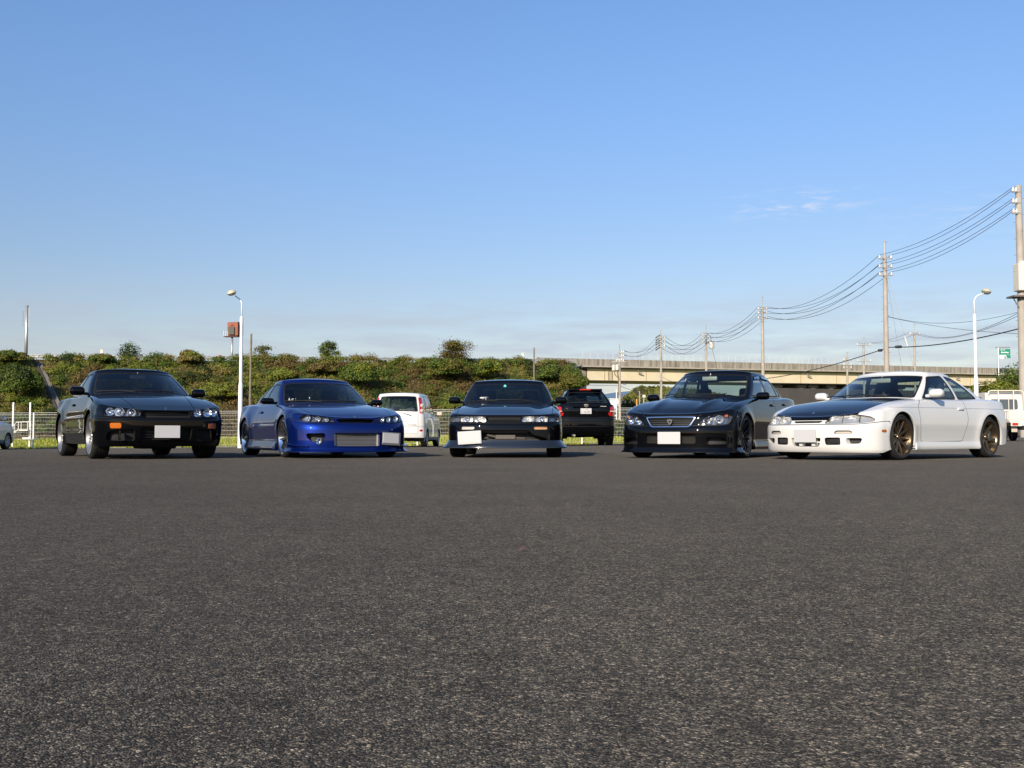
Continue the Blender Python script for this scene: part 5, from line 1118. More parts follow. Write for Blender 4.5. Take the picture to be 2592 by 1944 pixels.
CAR4 = dict(paint=BLACKP, fo=.87, wb=2.67, ro=.88, nf=2.6, mf=2.0, xA=.42,
  hw=[(.9,.85),(.42,.86),(0,.865),(-.6,.86),(-2.0,.86),(-2.67,.865),(-3.2,.84),(-3.6,.78)],
  nose=[(.08,.84),(.12,.87),(.2,.87),(.38,.872),(.43,.862),(.47,.845),(.58,.83),(.62,.80),(.68,.74)],
  tail=[(.15,-3.45),(.3,-3.52),(.5,-3.55),(.65,-3.545),(.85,-3.50),(1.05,-3.46)],
  insF=[(.08,.0),(.2,.0),(.38,.0),(.46,.01),(.56,.03),(.66,.055),(.8,.10)],
  insM=[(.10,.01),(.2,.01),(.26,.02),(.4,.01),(.55,.0),(.65,.008),(.77,.03),(.87,.05),(1.,.07)],
  insR=[(.2,.04),(.3,.01),(.5,.0),(.7,.02),(.85,.05),(1.05,.10)],
  zb=[(.95,.11),(.5,.11),(.3,.15),(-.4,.16),(-2.3,.16),(-3.0,.2),(-3.6,.26)],
  zc=[(.95,.57),(.82,.612),(.5,.73),(.1,.835),(-.2,.885),(-.5,.918),(-.8,.93),(-2.7,.985),(-3.,1.0),(-3.4,.99),(-3.6,.95)],
  zs=[(.95,.55),(.75,.60),(.45,.69),(.1,.78),(-.3,.84),(-.8,.88),(-2,.91),(-2.7,.94),(-3.1,.93),(-3.6,.89)],
  bumps=lambda x, y: .018 * np.exp(-((y - (.34 + .10 * sst(.7, -.5, x))) / .07) ** 2) * sst(.75, .3, x) * sst(-.75, -.4, x),
  ri=[(.95,.05),(.5,.10),(0,.11),(-.7,.07),(-2.6,.08),(-3.6,.07)], rz=[(.95,.03),(.5,.06),(0,.07),(-.7,.045),(-2.6,.055),(-3.6,.05)],
  flare=[(0,.315,.36,.012,.06),(-2.67,.315,.36,.012,.06)],
  gh=dict(xw0=-.32,A0=(-.68,.69),C0=(-2.85,.66),xr0=-2.98,xw1=-1.06,A1=(-1.30,.55),C1=(-2.25,.545),xr1=-2.36,bow0=.03,bow1=.03,zr=[(-.95,1.33),(-1.3,1.365),(-1.8,1.37),(-2.45,1.32)],crown=.05),
  windows=[([(-.84,.925),(-1.30,1.255),(-1.58,1.285),(-1.66,.94)],.03),([(-1.72,.945),(-1.64,1.285),(-2.12,1.27),(-2.40,.965)],.03),([(-2.44,.968),(-2.18,1.255),(-2.28,1.225),(-2.64,.985)],.02)],
  door=[(-.52,.24),(-.46,.80),(-.60,.915),(-1.69,.945),(-1.70,.58),(-1.66,.26)], handle=(-1.52,.80), handle2=(-2.30,.83),
  mirror=(-.80,.78,.925), mdim=(.12,.20,.12), cabin_feat=visors, feat=feat4, extra=extra4, rimF=(('thin',10),BLACKR,BLACKR,.05), wr=.315, rimr=.255, ww=.225, ar=.345, az=.315, glass=GLASS, glass_s=GLASSS, track_o=.86, rear_heads=True,
  rvm=pmat('mirror_pale', (.45, .43, .38), rough=.4))

# ---- white coupe
def feat5(C):
    hood_cut(C, [(.98, -.2), (.98, .62), (.60, .62), (.48, .64), (.2, .672), (-.3, .675), (-.70, .65), (-.76, .7), (-1.2, .7), (-1.2, -.2)], .03, zh=.525)
    seal(C, 'light', frm=['body', 'hood'], pts=[(.25, .476), (.275, .53), (.325, .583), (.56, .597), (.66, .59, 'x'), (.585, .565, 'x'), (.55, .53, 'x'), (.575, .505, 'x'), (.70, .485), (.45, .476)], r=.02, w=.0025)
    sh = C['sh']; u1, u2 = (q[0] for q in uz(C, [(.66, .53), (.47, .53)])); sh.stripe('light', 'gap', lambda V: V[:,6] - u1, .006); sh.stripe('light', 'gap', lambda V: V[:,6] - u2, .003)
    fcut(C, 'slot', [(-.2, .487), (.195, .487), (.225, .513), (-.2, .515)], .008, ['body', 'hood'])
    bumper_cut(C, .466, .33, .04)
    seal(C, 'turn', [(.40, .346), (.60, .346), (.615, .365), (.59, .384), (.42, .384)], .014, w=.004, frm='bumper')
    fcut(C, 'mid', [(-.3, .178), (.195, .178), (.225, .292), (-.3, .292)], .02, 'bumper')
    fcut(C, 'fog', [(.285, .198), (.475, .202), (.475, .297), (.275, .297)], .014, 'bumper'); fcut(C, 'hole', [(.545, .214), (.69, .218), (.715, .29), (.535, .293)], .028, 'bumper')
    fcut(C, 'mark', [(.505, .365, 'x'), (.415, .365, 'x'), (.415, .398, 'x'), (.505, .398, 'x')], .016, ['bumper', 'body'])
    headlight(C, 'light', [(.37, .53, .046, 8), (.57, .537, .046, 15)], BRIGHT, .05, sy=1.75)
    sw = pch([(.4, .690), (-1.0, .705), (-3.2, .72)]); C['sh'].stripe('body', 'gap', lambda V: V[:,2] - sw(V[:,0]), .0018, lambda V: np.where((V[:,7] < 1.3) & (V[:,4] > .3), np.minimum(.33 - V[:,0], V[:,0] + 3.25), -1))
    pocket(C, 'slot', 'grille', .06); pocket(C, 'mid', 'lower_grille', .10, [WHITEP, DARK]); pocket(C, 'fog', 'fog_recess', .05, [MESHM, MESHM], how='pair'); pocket(C, 'hole', 'brake_duct', .09, [WHITEP, DARK], how='pair')
    item(C, 'turn', 'turn_signal', LENS, off=.0); C['sh'].recess('turn', 'turn_signal_back', [HOUSE, WHITEL], C['root'], 0, how='pair', vec=(-.03, 0, 0)); item(C, 'mark', 'side_marker', AMBER, off=.006)
def extra5(C):
    r = C['root']
    for sg in (1, -1):
        m = MB(); m.rbox((.845, sg*.095, .235), (.10, .055, .10), .012); m.obj('grille_divider', WHITEP, r)
        m = MB(); m.rbox((.845, sg*.38, .248), (.02, .14, .07), .008); m.obj('fog_light', pmat('fog_black', (.02, .02, .022), rough=.2, coat=1), r)
    m = MB(); m.rbox((.83, 0, .235), (.03, .40, .02), .005); m.obj('grille_bar', WHITEP, r)
    plate(r, (.945, .005, .318), w=.335, h=.17)
    badge(r, (.735, 0, .615), [(-.022, .0), (-.008, .016), (.012, .02), (.02, .0), (.0, -.02)], CHROME, .006, ry=R(-60))
    side_skirt(C, .135, .24, .02, WHITEP)
CAR5 = dict(paint=WHITEP, hood_mat=CARBON, fo=.92, wb=2.525, ro=1.0, nf=2.5, mf=2.0, xA=.42,
  hw=[(.95,.855),(.42,.868),(0,.872),(-.6,.86),(-1.9,.86),(-2.525,.878),(-3.1,.86),(-3.5,.80)],
  nose=[(.08,.84),(.12,.885),(.20,.915),(.40,.925),(.45,.918),(.472,.885),(.52,.845),(.56,.81),(.62,.74)],
  tail=[(.15,-3.42),(.3,-3.50),(.5,-3.525),(.65,-3.51),(.85,-3.44),(1.0,-3.40)],
  insF=[(.08,.03),(.14,.005),(.4,.0),(.46,.008),(.5,.025),(.58,.05),(.66,.08),(.75,.11)],
  insM=[(.14,.02),(.20,.02),(.25,.02),(.36,.012),(.48,.0),(.56,.002),(.68,.015),(.78,.04),(.88,.07)],
  insR=[(.2,.0),(.3,.0),(.5,.0),(.65,.02),(.8,.05),(.95,.10)],
  zb=[(.95,.105),(.5,.10),(.3,.14),(-.4,.155),(-2.1,.16),(-2.9,.19),(-3.5,.25)],
  zc=[(.95,.52),(.8,.565),(.6,.645),(.2,.755),(-.2,.825),(-.55,.862),(-.8,.872),(-2.5,.89),(-2.9,.90),(-3.35,.89),(-3.5,.86)],
  zs=[(.95,.50),(.75,.56),(.5,.635),(.1,.735),(-.3,.775),(-.8,.80),(-1.9,.82),(-2.5,.845),(-3.1,.83),(-3.5,.79)],
  ri=[(.95,.05),(.5,.10),(0,.11),(-.7,.06),(-2.6,.09),(-3.5,.08)], rz=[(.95,.03),(.5,.06),(0,.07),(-.7,.04),(-2.6,.06),(-3.5,.06)],
  flare=[(0,.30,.355,.012,.06),(-2.525,.30,.355,.014,.07)],
  gh=dict(xw0=-.34,A0=(-.69,.715),C0=(-2.78,.665),xr0=-2.92,xw1=-1.10,A1=(-1.27,.545),C1=(-1.98,.525),xr1=-2.10,bow0=.02,bow1=.03,zr=[(-1.0,1.225),(-1.35,1.262),(-1.7,1.262),(-2.2,1.21)],crown=.045,mC=.12),
  windows=[([(-.80,.828),(-1.22,1.160),(-1.62,1.185),(-1.80,.838)],.04),([(-1.86,.84),(-1.69,1.185),(-1.98,1.155),(-2.50,.865)],.04)],
  door=[(-.52,.235),(-.46,.72),(-.60,.82),(-1.80,.845),(-1.86,.56),(-1.70,.245)], handle=(-1.66,.70),
  mirror=(-.86,.80,.905), mdim=(.12,.19,.12), feat=feat5, extra=extra5, rimF=(('thin',10),BRONZE,BRONZE,.04), rimR=(('broad',6),BRONZE,BRONZE,.05), wr=.305, rimr=.248, ww=.225, ar=.335, az=.305, glass=GLASS, track_o=.86, bucket=True, rear_seat=False,
  rvm=pmat('mirror_pale', (.45, .43, .38), rough=.4), rvw=.30)

def ws_point(C, y, t):
    """point just inside the windshield at width y, height fraction t"""
    B, T = C['B'][:31], C['T'][:31]; q = B + (T - B) * t; x = np.interp(abs(y), q[:,1], q[:,0]); i = int(np.argmin(abs(q[:,1] - abs(y)))); return Vector((x + .012, y, lerp(float(C['H'](B[i,0], B[i,1])), float(C['zr'](T[i,0], T[i,1])), t) - .02))
def sticker(C, name, y, t, pieces, mat):
    p = ws_point(C, y, t); m = MB()
    for (u, v, w, h) in pieces: m.box((v * -.4, u * .7, v * .7), (.003, w * .7, h * .7))
    return m.obj(name, mat, C['root'], loc=p)
STW = pmat('sticker_white', (.7, .7, .7), rough=.5)
LETTERS = [(-.09, 0, .045, .012), (-.09, .02, .012, .05), (-.03, 0, .012, .06), (-.01, .025, .04, .012), (-.01, -.02, .04, .012), (.05, 0, .012, .06), (.075, .02, .035, .012), (.075, -.02, .035, .012)]
_e2, _e3 = extra2, extra3
def x2(C): _e2(C); sticker(C, 'windshield_sticker', -.53, .20, LETTERS[:6], STW); sticker(C, 'hanging_charm', -.30, .26, [(0, 0, .016, .05), (.006, -.035, .02, .03)], STW)
def x3(C):
    _e3(C); sticker(C, 'windshield_sticker', -.36, .28, [(-.10 + .03*k, 0, .02, .035 if k % 3 else .025) for k in range(7)], STW); sticker(C, 'hanging_charm', -.34, .20, [(0, 0, .016, .05), (.004, -.05, .02, .025)], pmat('charm_pink', (.6, .45, .42), rough=.6))
    p = ws_point(C, -.05, .80); m = MB(); m.lathe([(0, .002), (.022, .002), (.022, -.002), (0, -.002)], axis='x', n=18); m.obj('round_sticker', pmat('sticker_teal', (.08, .50, .42), rough=.5), C['root'], loc=p)
CAR2['extra'] = x2; CAR3['extra'] = x3
CARS = [
 (CAR1, 'sports_car', 'black coupe with four round headlights and silver wheels at the left end of the row', (-5.142, 14.703, 0), -31.606),
 (CAR2, 'sports_car', 'blue coupe with a front intercooler and black wheels', (-2.618, 15.557, 0), -26.755),
 (CAR3, 'sports_car', 'low black coupe facing straight ahead in the middle of the row', (-.091, 15.727, 0), 1.795),
 (CAR4, 'sedan', 'black sedan with a chrome framed grille beside the white coupe', (2.633, 15.22, 0), 28.9),
 (CAR5, 'sports_car', 'white coupe with a black bonnet and bronze wheels at the right end of the row', (4.565, 14.152, 0), 49.407)]
# ------------------------------------------------------------------ vehicles parked behind the row
GREYTRIM = pmat('grey_trim', (.06, .06, .06), rough=.6)
STEELW = pmat('steel_wheel', (.33, .33, .33), rough=.4, metal=.5)
SILVERP = pmat('silver_blue_paint', (.30, .35, .42), rough=.35, metal=.5, coat=.8)
def rcut(C, new, pts, r=.02, frm='body', w=0.):
    sh = C['sh']; p = rcorner(pts, r); f = sh.sdf('r', p); sh.cut(frm, new, np.where(f > -.9, f - w, -1)); return p
def text_obj(name, txt, size, mat, parent, loc, rot, depth=.001, align='CENTER'):
    cu = bpy.data.curves.new(name, 'FONT'); cu.body = txt; cu.size = size; cu.extrude = depth; cu.align_x = align; cu.align_y = 'CENTER'
    t = bpy.data.objects.new(name + '_tmp', cu); COL.objects.link(t); dg = bpy.context.evaluated_depsgraph_get(); me = bpy.data.meshes.new_from_object(t.evaluated_get(dg)); bpy.data.objects.remove(t)
    me.materials.clear(); me.materials.append(mat); o = bpy.data.objects.new(name, me); COL.objects.link(o); o.parent = parent; o.location = loc; o.rotation_euler = rot; return o
def feat_mpv(C):
    sh = C['sh']; sh.stripe('body', 'gap', lambda V: V[:,2] - .62, .004, lambda V: np.where((V[:,0] < -2.5) & (V[:,7] < 1.2), 1, -1))
    sh.stripe('body', 'gap', lambda V: V[:,1] - .625, .004, lambda V: np.where((V[:,3] < -.1) & (V[:,7] < 1.6) & (V[:,2] > .40), 1, -1))
    sh.stripe('body', 'gap', lambda V: V[:,2] - .405, .004, lambda V: np.where((V[:,3] < -.1) & (V[:,1] < .625), 1, -1))
    rcut(C, 'reflector', [(.67, .475), (.76, .475), (.76, .535), (.67, .535)], .025)
def cab_mpv(C):
    gs = C['gs']; V = gs.V; p = rcorner([(1.88, .0), (2.13, .0), (2.10, .45), (2.10, .86), (1.95, .86), (1.86, .45), (1.83, .2)], .03); f = sdf(p * [.7, .6], V[:, 6:8] * [.7, .6]); gs.cut(['cabin', 'rw_seal', 'sw_seal2'], 'tail', np.where(V[:,7] < 1.02, f, -1))
    C['gs'].emit('tail', 'tail_light', REDL, C['root'], off=.004, how='pair')
    C['sh'].emit('reflector', 'rear_reflector', REDL, C['root'], off=.003, how='pair')
def extra_mpv(C):
    r = C['root']
    for sg in (1, -1):
        for z, m_ in ((1.26, WHITEL), (1.10, WHITEL)):
            m = MB(); m.lathe([(0, -.012), (.055, -.008), (.062, .0), (.06, .02)], axis='x', n=20); o = m.obj('tail_lamp_lens', m_, r, smooth=True, loc=(-3.025 + (z - 1.1) * .12, sg * .742, z)); o.rotation_euler = (0, 0, sg * R(-38))
    m = MB(); m.rbox((-3.14, 0, .80), (.02, .55, .03), .008); m.obj('tailgate_handle', WHITEP, r)
    plate(r, (-3.142, 0, .69)); m = MB(); m.tube([(-3.06, -.02, 1.06), (-3.13, -.35, .98), (-3.13, -.42, .95)], .014, 6); m.obj('rear_wiper', GREYTRIM, r)
    m = MB(); m.rbox((-3.128, -.44, .675), (.006, .26, .025), .003); m.obj('model_badge', pmat('grey_badge', (.35, .35, .35), rough=.3, metal=.7), r)
    m = MB(); m.tube([(-2.9, .25, .24), (-3.06, .27, .24)], .03); m.obj('exhaust_pipe', ALU, r)
CAR_MPV = dict(paint=WHITEP, fo=.72, wb=2.5, ro=.62, nf=2.6, mf=2.0, nr=4.5, mr=3.0, xA=.40, xBo=.36,
  hw=[(.8,.80),(.4,.822),(0,.83),(-2.5,.83),(-2.9,.82),(-3.15,.80)], nose=[(.15,.66),(.3,.72),(.6,.71),(.8,.62),(.95,.5)],
  tail=[(.2,-3.02),(.3,-3.09),(.42,-3.12),(.6,-3.125),(.8,-3.125),(1.05,-3.10)], insF=[(.15,.05),(.4,.0),(.7,.02),(.95,.1)], insM=[(.2,.04),(.35,.0),(.6,.0),(.85,.015),(1.0,.045)], insR=[(.2,.03),(.35,.0),(.7,.0),(.9,.01),(1.05,.03)],
  zb=[(.8,.2),(.3,.22),(-2.2,.22),(-2.8,.27),(-3.1,.29)], zc=[(.75,.80),(.5,.90),(.1,1.0),(-1,1.03),(-3.1,1.05)], zs=[(.75,.76),(.4,.86),(0,.95),(-1,.98),(-3.1,1.02)],
  ri=[(.8,.05),(0,.05),(-3.1,.035)], rz=[(.8,.04),(0,.035),(-3.1,.03)],
  gh=dict(xw0=.02,A0=(-.45,.75),C0=(-3.02,.755),xr0=-3.085,xw1=-.75,A1=(-1.0,.60),C1=(-2.80,.63),xr1=-2.93,bow0=.02,bow1=.025,bR=.035,zr=[(-.6,1.62),(-1.2,1.67),(-2.3,1.675),(-3.0,1.64)],crown=.04,mC=.17,ws=(.7,.75)),
  windows=[([(-.62,1.02),(-1.0,1.56),(-1.35,1.58),(-1.42,1.05)],.03),([(-1.50,1.05),(-1.44,1.58),(-2.02,1.585),(-2.28,1.08)],.03),([(-2.38,1.09),(-2.12,1.58),(-2.50,1.55),(-2.70,1.12)],.03)],
  door=[(-.35,.30),(-.35,.9),(-.5,1.0),(-1.45,1.01),(-1.45,.30)], handle=(-1.3,.88), mirror=(-.62,.83,1.07), mdim=(.11,.19,.15), wr=.285, rimr=.185, ww=.175, ar=.31, az=.285, track_o=.81,
  rimF=(('broad',7),STEELW,STEELW,.0), feat=feat_mpv, cabin_feat=cab_mpv, extra=extra_mpv, rear_heads=True, ztub=.95, seat_z=.45, seat_h=1.28, glass_r=glassmat('rear_glass', (.72, .80, .80)), trim=pmat('grey_cabin', (.07, .07, .072), rough=.8), zu=.22, roof_mat=WHITEP)
def feat_suv(C):
    rcut(C, 'tail', [(.70, .90), (.66, .98), (.735, 1.03), (.73, 1.165), (.80, 1.18), (1.0, 1.17), (1.0, .90)], .02)
    rcut(C, 'nook', [(-.3, .90), (.34, .90), (.38, 1.17), (-.3, 1.18)], .02)
    C['sh'].stripe('body', 'gap', lambda V: V[:,2] - .80, .005, lambda V: np.where((V[:,3] < -.1), 1, -1)); C['sh'].stripe('body', 'gap', lambda V: V[:,2] - .58, .005, lambda V: np.where((V[:,3] < -.1), 1, -1))
def extra_suv(C):
    r = C['root']; sh = C['sh']; lights = sh.emit('tail', 'tail_light', REDL, r, off=.004, how='pair'); sh.recess('nook', 'plate_recess', [BLACKP, BLACKP], r, 0, vec=(.04, 0, 0))
    for l, sg in zip(lights, (1, -1)):
        m = MB(); m.rbox((-3.655, sg*.80, 1.035), (.03, .17, .022), .006); o = m.obj('reversing_lens', WHITEL, l)
    p = plate(r, (-3.645, 0, 1.04), w=.33, h=.165); ink = pmat('plate_ink', (.05, .07, .045), rough=.6)
    text_obj('plate_number', '10-20', .085, ink, p, (-.0052, -.02, -.028), (R(90), 0, R(-90))); 
    m = MB(); m.box((-.005, .128, -.026), (.001, .022, .024)); m.obj('plate_kana', ink, p)
    text_obj('plate_region', '300', .034, ink, p, (-.0052, -.03, .05), (R(90), 0, R(-90)))
    m = MB(); n = 24
    for a, b in ((.062, .042), (.025, .042), (.05, .018)):
        m.tube([(-3.678, a*math.cos(2*math.pi*k/n), 1.205 + b*math.sin(2*math.pi*k/n) + (.012 if b < .03 else 0)) for k in range(n + 1)], .005, 6, cap=False)
    m.obj('emblem', CHROME, r); m = MB(); m.rbox((-3.67, 0, 1.18), (.03, .80, .022), .008); m.obj('tailgate_garnish', BLACKP, r)
    m = MB(); m.rbox((-3.672, -.52, 1.182), (.005, .18, .018), .002); m.obj('model_badge', CHROME, r)
    m = MB(); m.tube([(-3.50, .02, 1.335), (-3.55, -.25, 1.36), (-3.55, -.50, 1.35)], .012, 6); m.obj('rear_wiper', DARK, r)
    m = MB(); m.rbox((-3.20, 0, 1.70), (.22, 1.0, .05), .02); sp = m.obj('roof_spoiler', BLACKP, r); m = MB(); m.rbox((-3.312, 0, 1.70), (.02, .34, .032), .006); m.obj('high_brake_light', REDL, sp)
    for sg in (1, -1): m = MB(); m.tube([(-.9, sg*.52, 1.68), (-1.0, sg*.53, 1.735), (-2.9, sg*.53, 1.735), (-3.05, sg*.52, 1.68)], .018, 6); m.obj('roof_rail', DARK, r, smooth=True)
    m = MB(); m.tube([(-3.2, .35, .33), (-3.62, .35, .31)], .035); m.obj('exhaust_pipe', ALU, r); m = MB(); m.rbox((-3.3, -.36, .42), (.4, .34, .12), .05); m.obj('exhaust_silencer', pmat('rusty_steel', (.16, .11, .08), rough=.7, metal=.4), r)
CAR_SUV = dict(paint=BLACKP, fo=.95, wb=2.715, ro=.95, nf=2.8, mf=2.0, nr=4.5, mr=3.0, xA=.45, xBo=.45,
  hw=[(1,.88),(.4,.905),(-2.7,.91),(-3.2,.905),(-3.7,.88)], nose=[(.3,.9),(.5,.95),(.8,.92),(1.0,.8)], tail=[(.3,-3.52),(.45,-3.64),(.60,-3.67),(.78,-3.665),(.84,-3.64),(1.05,-3.655),(1.2,-3.63),(1.3,-3.58)],
  insF=[(.3,.03),(.6,.0),(.9,.03),(1.1,.08)], insM=[(.3,.03),(.5,.0),(.8,.0),(1.05,.01),(1.25,.05)], insR=[(.3,.03),(.5,.0),(.8,.0),(.9,.005),(1.1,.01),(1.3,.06)],
  zb=[(1,.3),(-2.4,.33),(-3.2,.36),(-3.7,.36)], zc=[(1,.95),(.6,1.05),(0,1.14),(-.5,1.2),(-3.6,1.285)], zs=[(1,.92),(.5,1.02),(0,1.08),(-.6,1.14),(-3.6,1.24)], ri=[(1,.06),(-3.6,.05)], rz=[(1,.05),(-3.6,.045)],
  gh=dict(xw0=-.2,A0=(-.7,.78),C0=(-3.50,.79),xr0=-3.585,xw1=-1.1,A1=(-1.3,.585),C1=(-3.10,.545),xr1=-3.28,bow0=.02,bow1=.02,zr=[(-1,1.66),(-1.6,1.715),(-2.7,1.725),(-3.3,1.70)],crown=.04,mC=.12,ws=(.75,.65)),
  windows=[([(-.95,1.20),(-1.35,1.61),(-1.75,1.63),(-1.8,1.22)],.03),([(-1.88,1.22),(-1.82,1.63),(-2.6,1.62),(-2.75,1.26)],.03),([(-2.83,1.27),(-2.68,1.61),(-3.02,1.58),(-3.22,1.30)],.03)],
  door=[(-.5,.40),(-.5,1.0),(-.62,1.15),(-1.84,1.19),(-1.84,.40)], handle=(-1.7,1.04), mirror=(-.9,.92,1.16), mdim=(.12,.2,.17), wr=.355, rimr=.215, ww=.225, ar=.39, az=.355, track_o=.885,
  rimF=(('broad',5),SILVER,SILVER,.0), feat=feat_suv, extra=extra_suv, ztub=1.1, seat_z=.55, seat_h=1.40, glass=glassmat('privacy_glass', (.30, .36, .38)), zu=.3)
def feat_plain(C):
    hood_cut(C, [(.9, -.2), (.9, .40), (.6, .60), (-.2, .68), (-.42, .72), (-1.2, .7), (-1.2, -.2)], .03, zh=.70); bumper_cut(C, .60, .33, .03); seal(C, 'light', [(.40, .62), (.42, .72), (.62, .76), (.45, .76, 'x'), (.42, .66, 'x'), (.60, .62)], .03); headlight(C, 'light', [(.55, .68, .055, 15)], HOUSE, .08)
CAR_COMPACT = dict(CAR_MPV, paint=SILVERP, feat=feat_plain, cabin_feat=None, extra=None, roof_mat=SILVERP, zc=[(.75,.74),(.5,.85),(.1,.95),(-.3,1.0),(-3.1,1.0)], zs=[(.75,.70),(.4,.81),(0,.90),(-.5,.94),(-3.1,.97)], fo=.78,
  nose=[(.15,.70),(.3,.78),(.6,.77),(.75,.68),(.95,.5)], rimF=(('broad',6),STEELW,STEELW,.0))
OTHER = [(CAR_MPV, 'minivan', 'small white minivan parked tail first between the blue coupe and the middle black coupe', (-3.24, 34.1), 184, 'car'),
 (CAR_SUV, 'parked_car', 'black off-road wagon seen from behind with red tail lights and a white plate reading 10-20', (2.22, 34.45), 180, 'car'),
 (CAR_COMPACT, 'parked_car', 'silver blue compact car cut by the left edge of the picture beside the white fence', (-18.28, 35.6), 177, 'car')]
# ------------------------------------------------------------------ overpass
def overpass():
    A, B = at(1474, 908, 152), at(2550, 932, 180); d = Vector((B.x - A.x, B.y - A.y, 0)); Ln = d.length; d.normalize(); nrm = Vector((d.y, -d.x, 0)); slope = (B.z - A.z) / Ln; TOT = Ln + 45
    ang = math.atan2(d.y, d.x); root = empty('overpass', (A.x, A.y, 0), ang); tag(root, 'long concrete and beige steel highway overpass on the right', 'bridge')
    # local frame: x along the deck, -y towards the camera, z up
    zt = lambda s: A.z + slope * s
    def prism(name, y0, y1, h0, h1, mat, s0=0, s1=TOT, n=1):
        m = MB(); V = []; 
        for s in np.linspace(s0, s1, n + 1): V += [(s, y0, zt(s) + h0), (s, y1, zt(s) + h0), (s, y1, zt(s) + h1), (s, y0, zt(s) + h1)]
        F = [(3, 2, 1, 0), (4*n, 4*n+1, 4*n+2, 4*n+3)]
        for j in range(n): F += [(4*j+k, 4*j+(k+1) % 4, 4*j+4+(k+1) % 4, 4*j+4+k) for k in range(4)]
        return m.add(V, F).obj(name, mat, root)
    streak = pmat('weathered_concrete', (.21, .185, .15), rough=.9); nt, N, L, b = nodes(streak); tc = N('ShaderNodeTexCoord'); mp = N('ShaderNodeMapping'); mp.inputs['Scale'].default_value = (2.2, 2.2, .25); nz = N('ShaderNodeTexNoise'); nz.inputs['Scale'].default_value = 1.0; nz.inputs['Detail'].default_value = 7
    oi = N('ShaderNodeObjectInfo'); va = N('ShaderNodeVectorMath'); va.operation = 'ADD'; cx = N('ShaderNodeCombineXYZ'); mt = N('ShaderNodeMath'); mt.operation = 'MULTIPLY'; mt.inputs[1].default_value = 57; L(oi.outputs['Random'], mt.inputs[0]); L(mt.outputs[0], cx.inputs[0]); L(tc.outputs['Object'], va.inputs[0]); L(cx.outputs[0], va.inputs[1]); L(va.outputs[0], mp.inputs[0])
    cr = N('ShaderNodeValToRGB'); cr.color_ramp.elements[0].position = .36; cr.color_ramp.elements[0].color = (.15, .132, .11, 1); cr.color_ramp.elements[1].position = .64; cr.color_ramp.elements[1].color = (.33, .30, .255, 1); L(mp.outputs[0], nz.inputs[0]); L(nz.outputs[0], cr.inputs[0]); L(cr.outputs[0], b.inputs['Base Color'])
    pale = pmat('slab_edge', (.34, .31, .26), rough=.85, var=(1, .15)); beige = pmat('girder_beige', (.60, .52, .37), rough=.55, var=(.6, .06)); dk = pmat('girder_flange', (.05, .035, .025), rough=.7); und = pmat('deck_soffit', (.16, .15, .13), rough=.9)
    pm = MB(); W = 2.4; pm.box((W/2, .12, -.5), (W - .03, .24, 1.0)); pm.box((.12, -.012, -.5), (.16, .02, 1.0)); pd = None; k = 0
    s = 0
    while s < TOT - W:
        if pd is None: o = pm.obj('parapet_panel', streak, root); pd = o.data
        else: o = bpy.data.objects.new('parapet_panel', pd); COL.objects.link(o); o.parent = root
        o.location = (s, 0, zt(s)); o.rotation_euler = (0, -math.atan(slope), 0); s += W
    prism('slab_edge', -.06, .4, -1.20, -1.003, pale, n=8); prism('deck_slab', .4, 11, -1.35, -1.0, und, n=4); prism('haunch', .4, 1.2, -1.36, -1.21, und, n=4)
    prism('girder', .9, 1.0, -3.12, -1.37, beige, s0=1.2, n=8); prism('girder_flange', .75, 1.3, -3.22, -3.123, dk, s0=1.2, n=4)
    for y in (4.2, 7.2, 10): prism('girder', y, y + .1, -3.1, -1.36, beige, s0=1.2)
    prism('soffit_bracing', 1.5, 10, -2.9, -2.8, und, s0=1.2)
    sd = None
    for s in np.arange(4, TOT, 7.0):
        if sd is None: m = MB(); m.box((0, .86, -2.24), (.05, .07, 1.7)); o = m.obj('stiffener', pmat('girder_joint', (.38, .28, .15), rough=.6), root); sd = o.data
        else: o = bpy.data.objects.new('stiffener', sd); COL.objects.link(o); o.parent = root
        o.location = (s, 0, zt(s))
    # safety fence on the parapet
    fd = None; S1 = 52
    for s in np.arange(.1, S1, 1.25):
        if fd is None: m = MB(); m.tube([(0, .12, 0), (0, .12, .98)], .02, 5); o = m.obj('fence_post', pmat('pale_wire', (.6, .6, .6)), root); fd = o.data
        else: o = bpy.data.objects.new('fence_post', fd); COL.objects.link(o); o.parent = root
        o.location = (s, 0, zt(s))
    m = MB()
    for h in (.96, .78, .60, .42, .24): m.tube([(0, .12, zt(0) + h), (S1, .12, zt(S1) + h)], .008, 4)
    m.obj('fence_wire', pmat('pale_wire', (.62, .64, .66), rough=.5), root)
    ld = None
    for s in list(np.arange(9.5, TOT, 10.2)):
        if ld is None:
            m = MB(); m.tube([(0, .88, -1.55), (0, .6, -1.55), (0, .45, -1.75)], .05, 6); m.rbox((.25, .38, -1.92), (.75, .3, .16), .05, ry=R(12)); o = m.obj('bracket_lamp', pmat('lamp_grey', (.30, .28, .25), rough=.5), root); ld = o.data
        else: o = bpy.data.objects.new('bracket_lamp', ld); COL.objects.link(o); o.parent = root
        o.location = (s, 0, zt(s))
    m = MB()
    for y in (0, .6): m.tube([(4.6 + y, 0.72, zt(5) - 3.1), (4.6 + y, 0.72, zt(5) - 1.4)], .03, 5)
    for k in range(7): m.tube([(4.6, 0.72, zt(5) - 2.95 + .25*k), (5.2, 0.72, zt(5) - 2.95 + .25*k)], .018, 4)
    m.tube([(6.3, .75, zt(6) - 3.1), (6.3, .75, zt(6) - 1.4)], .03, 5); m.obj('access_ladder', pmat('ladder_brown', (.20, .14, .08), rough=.6), root)
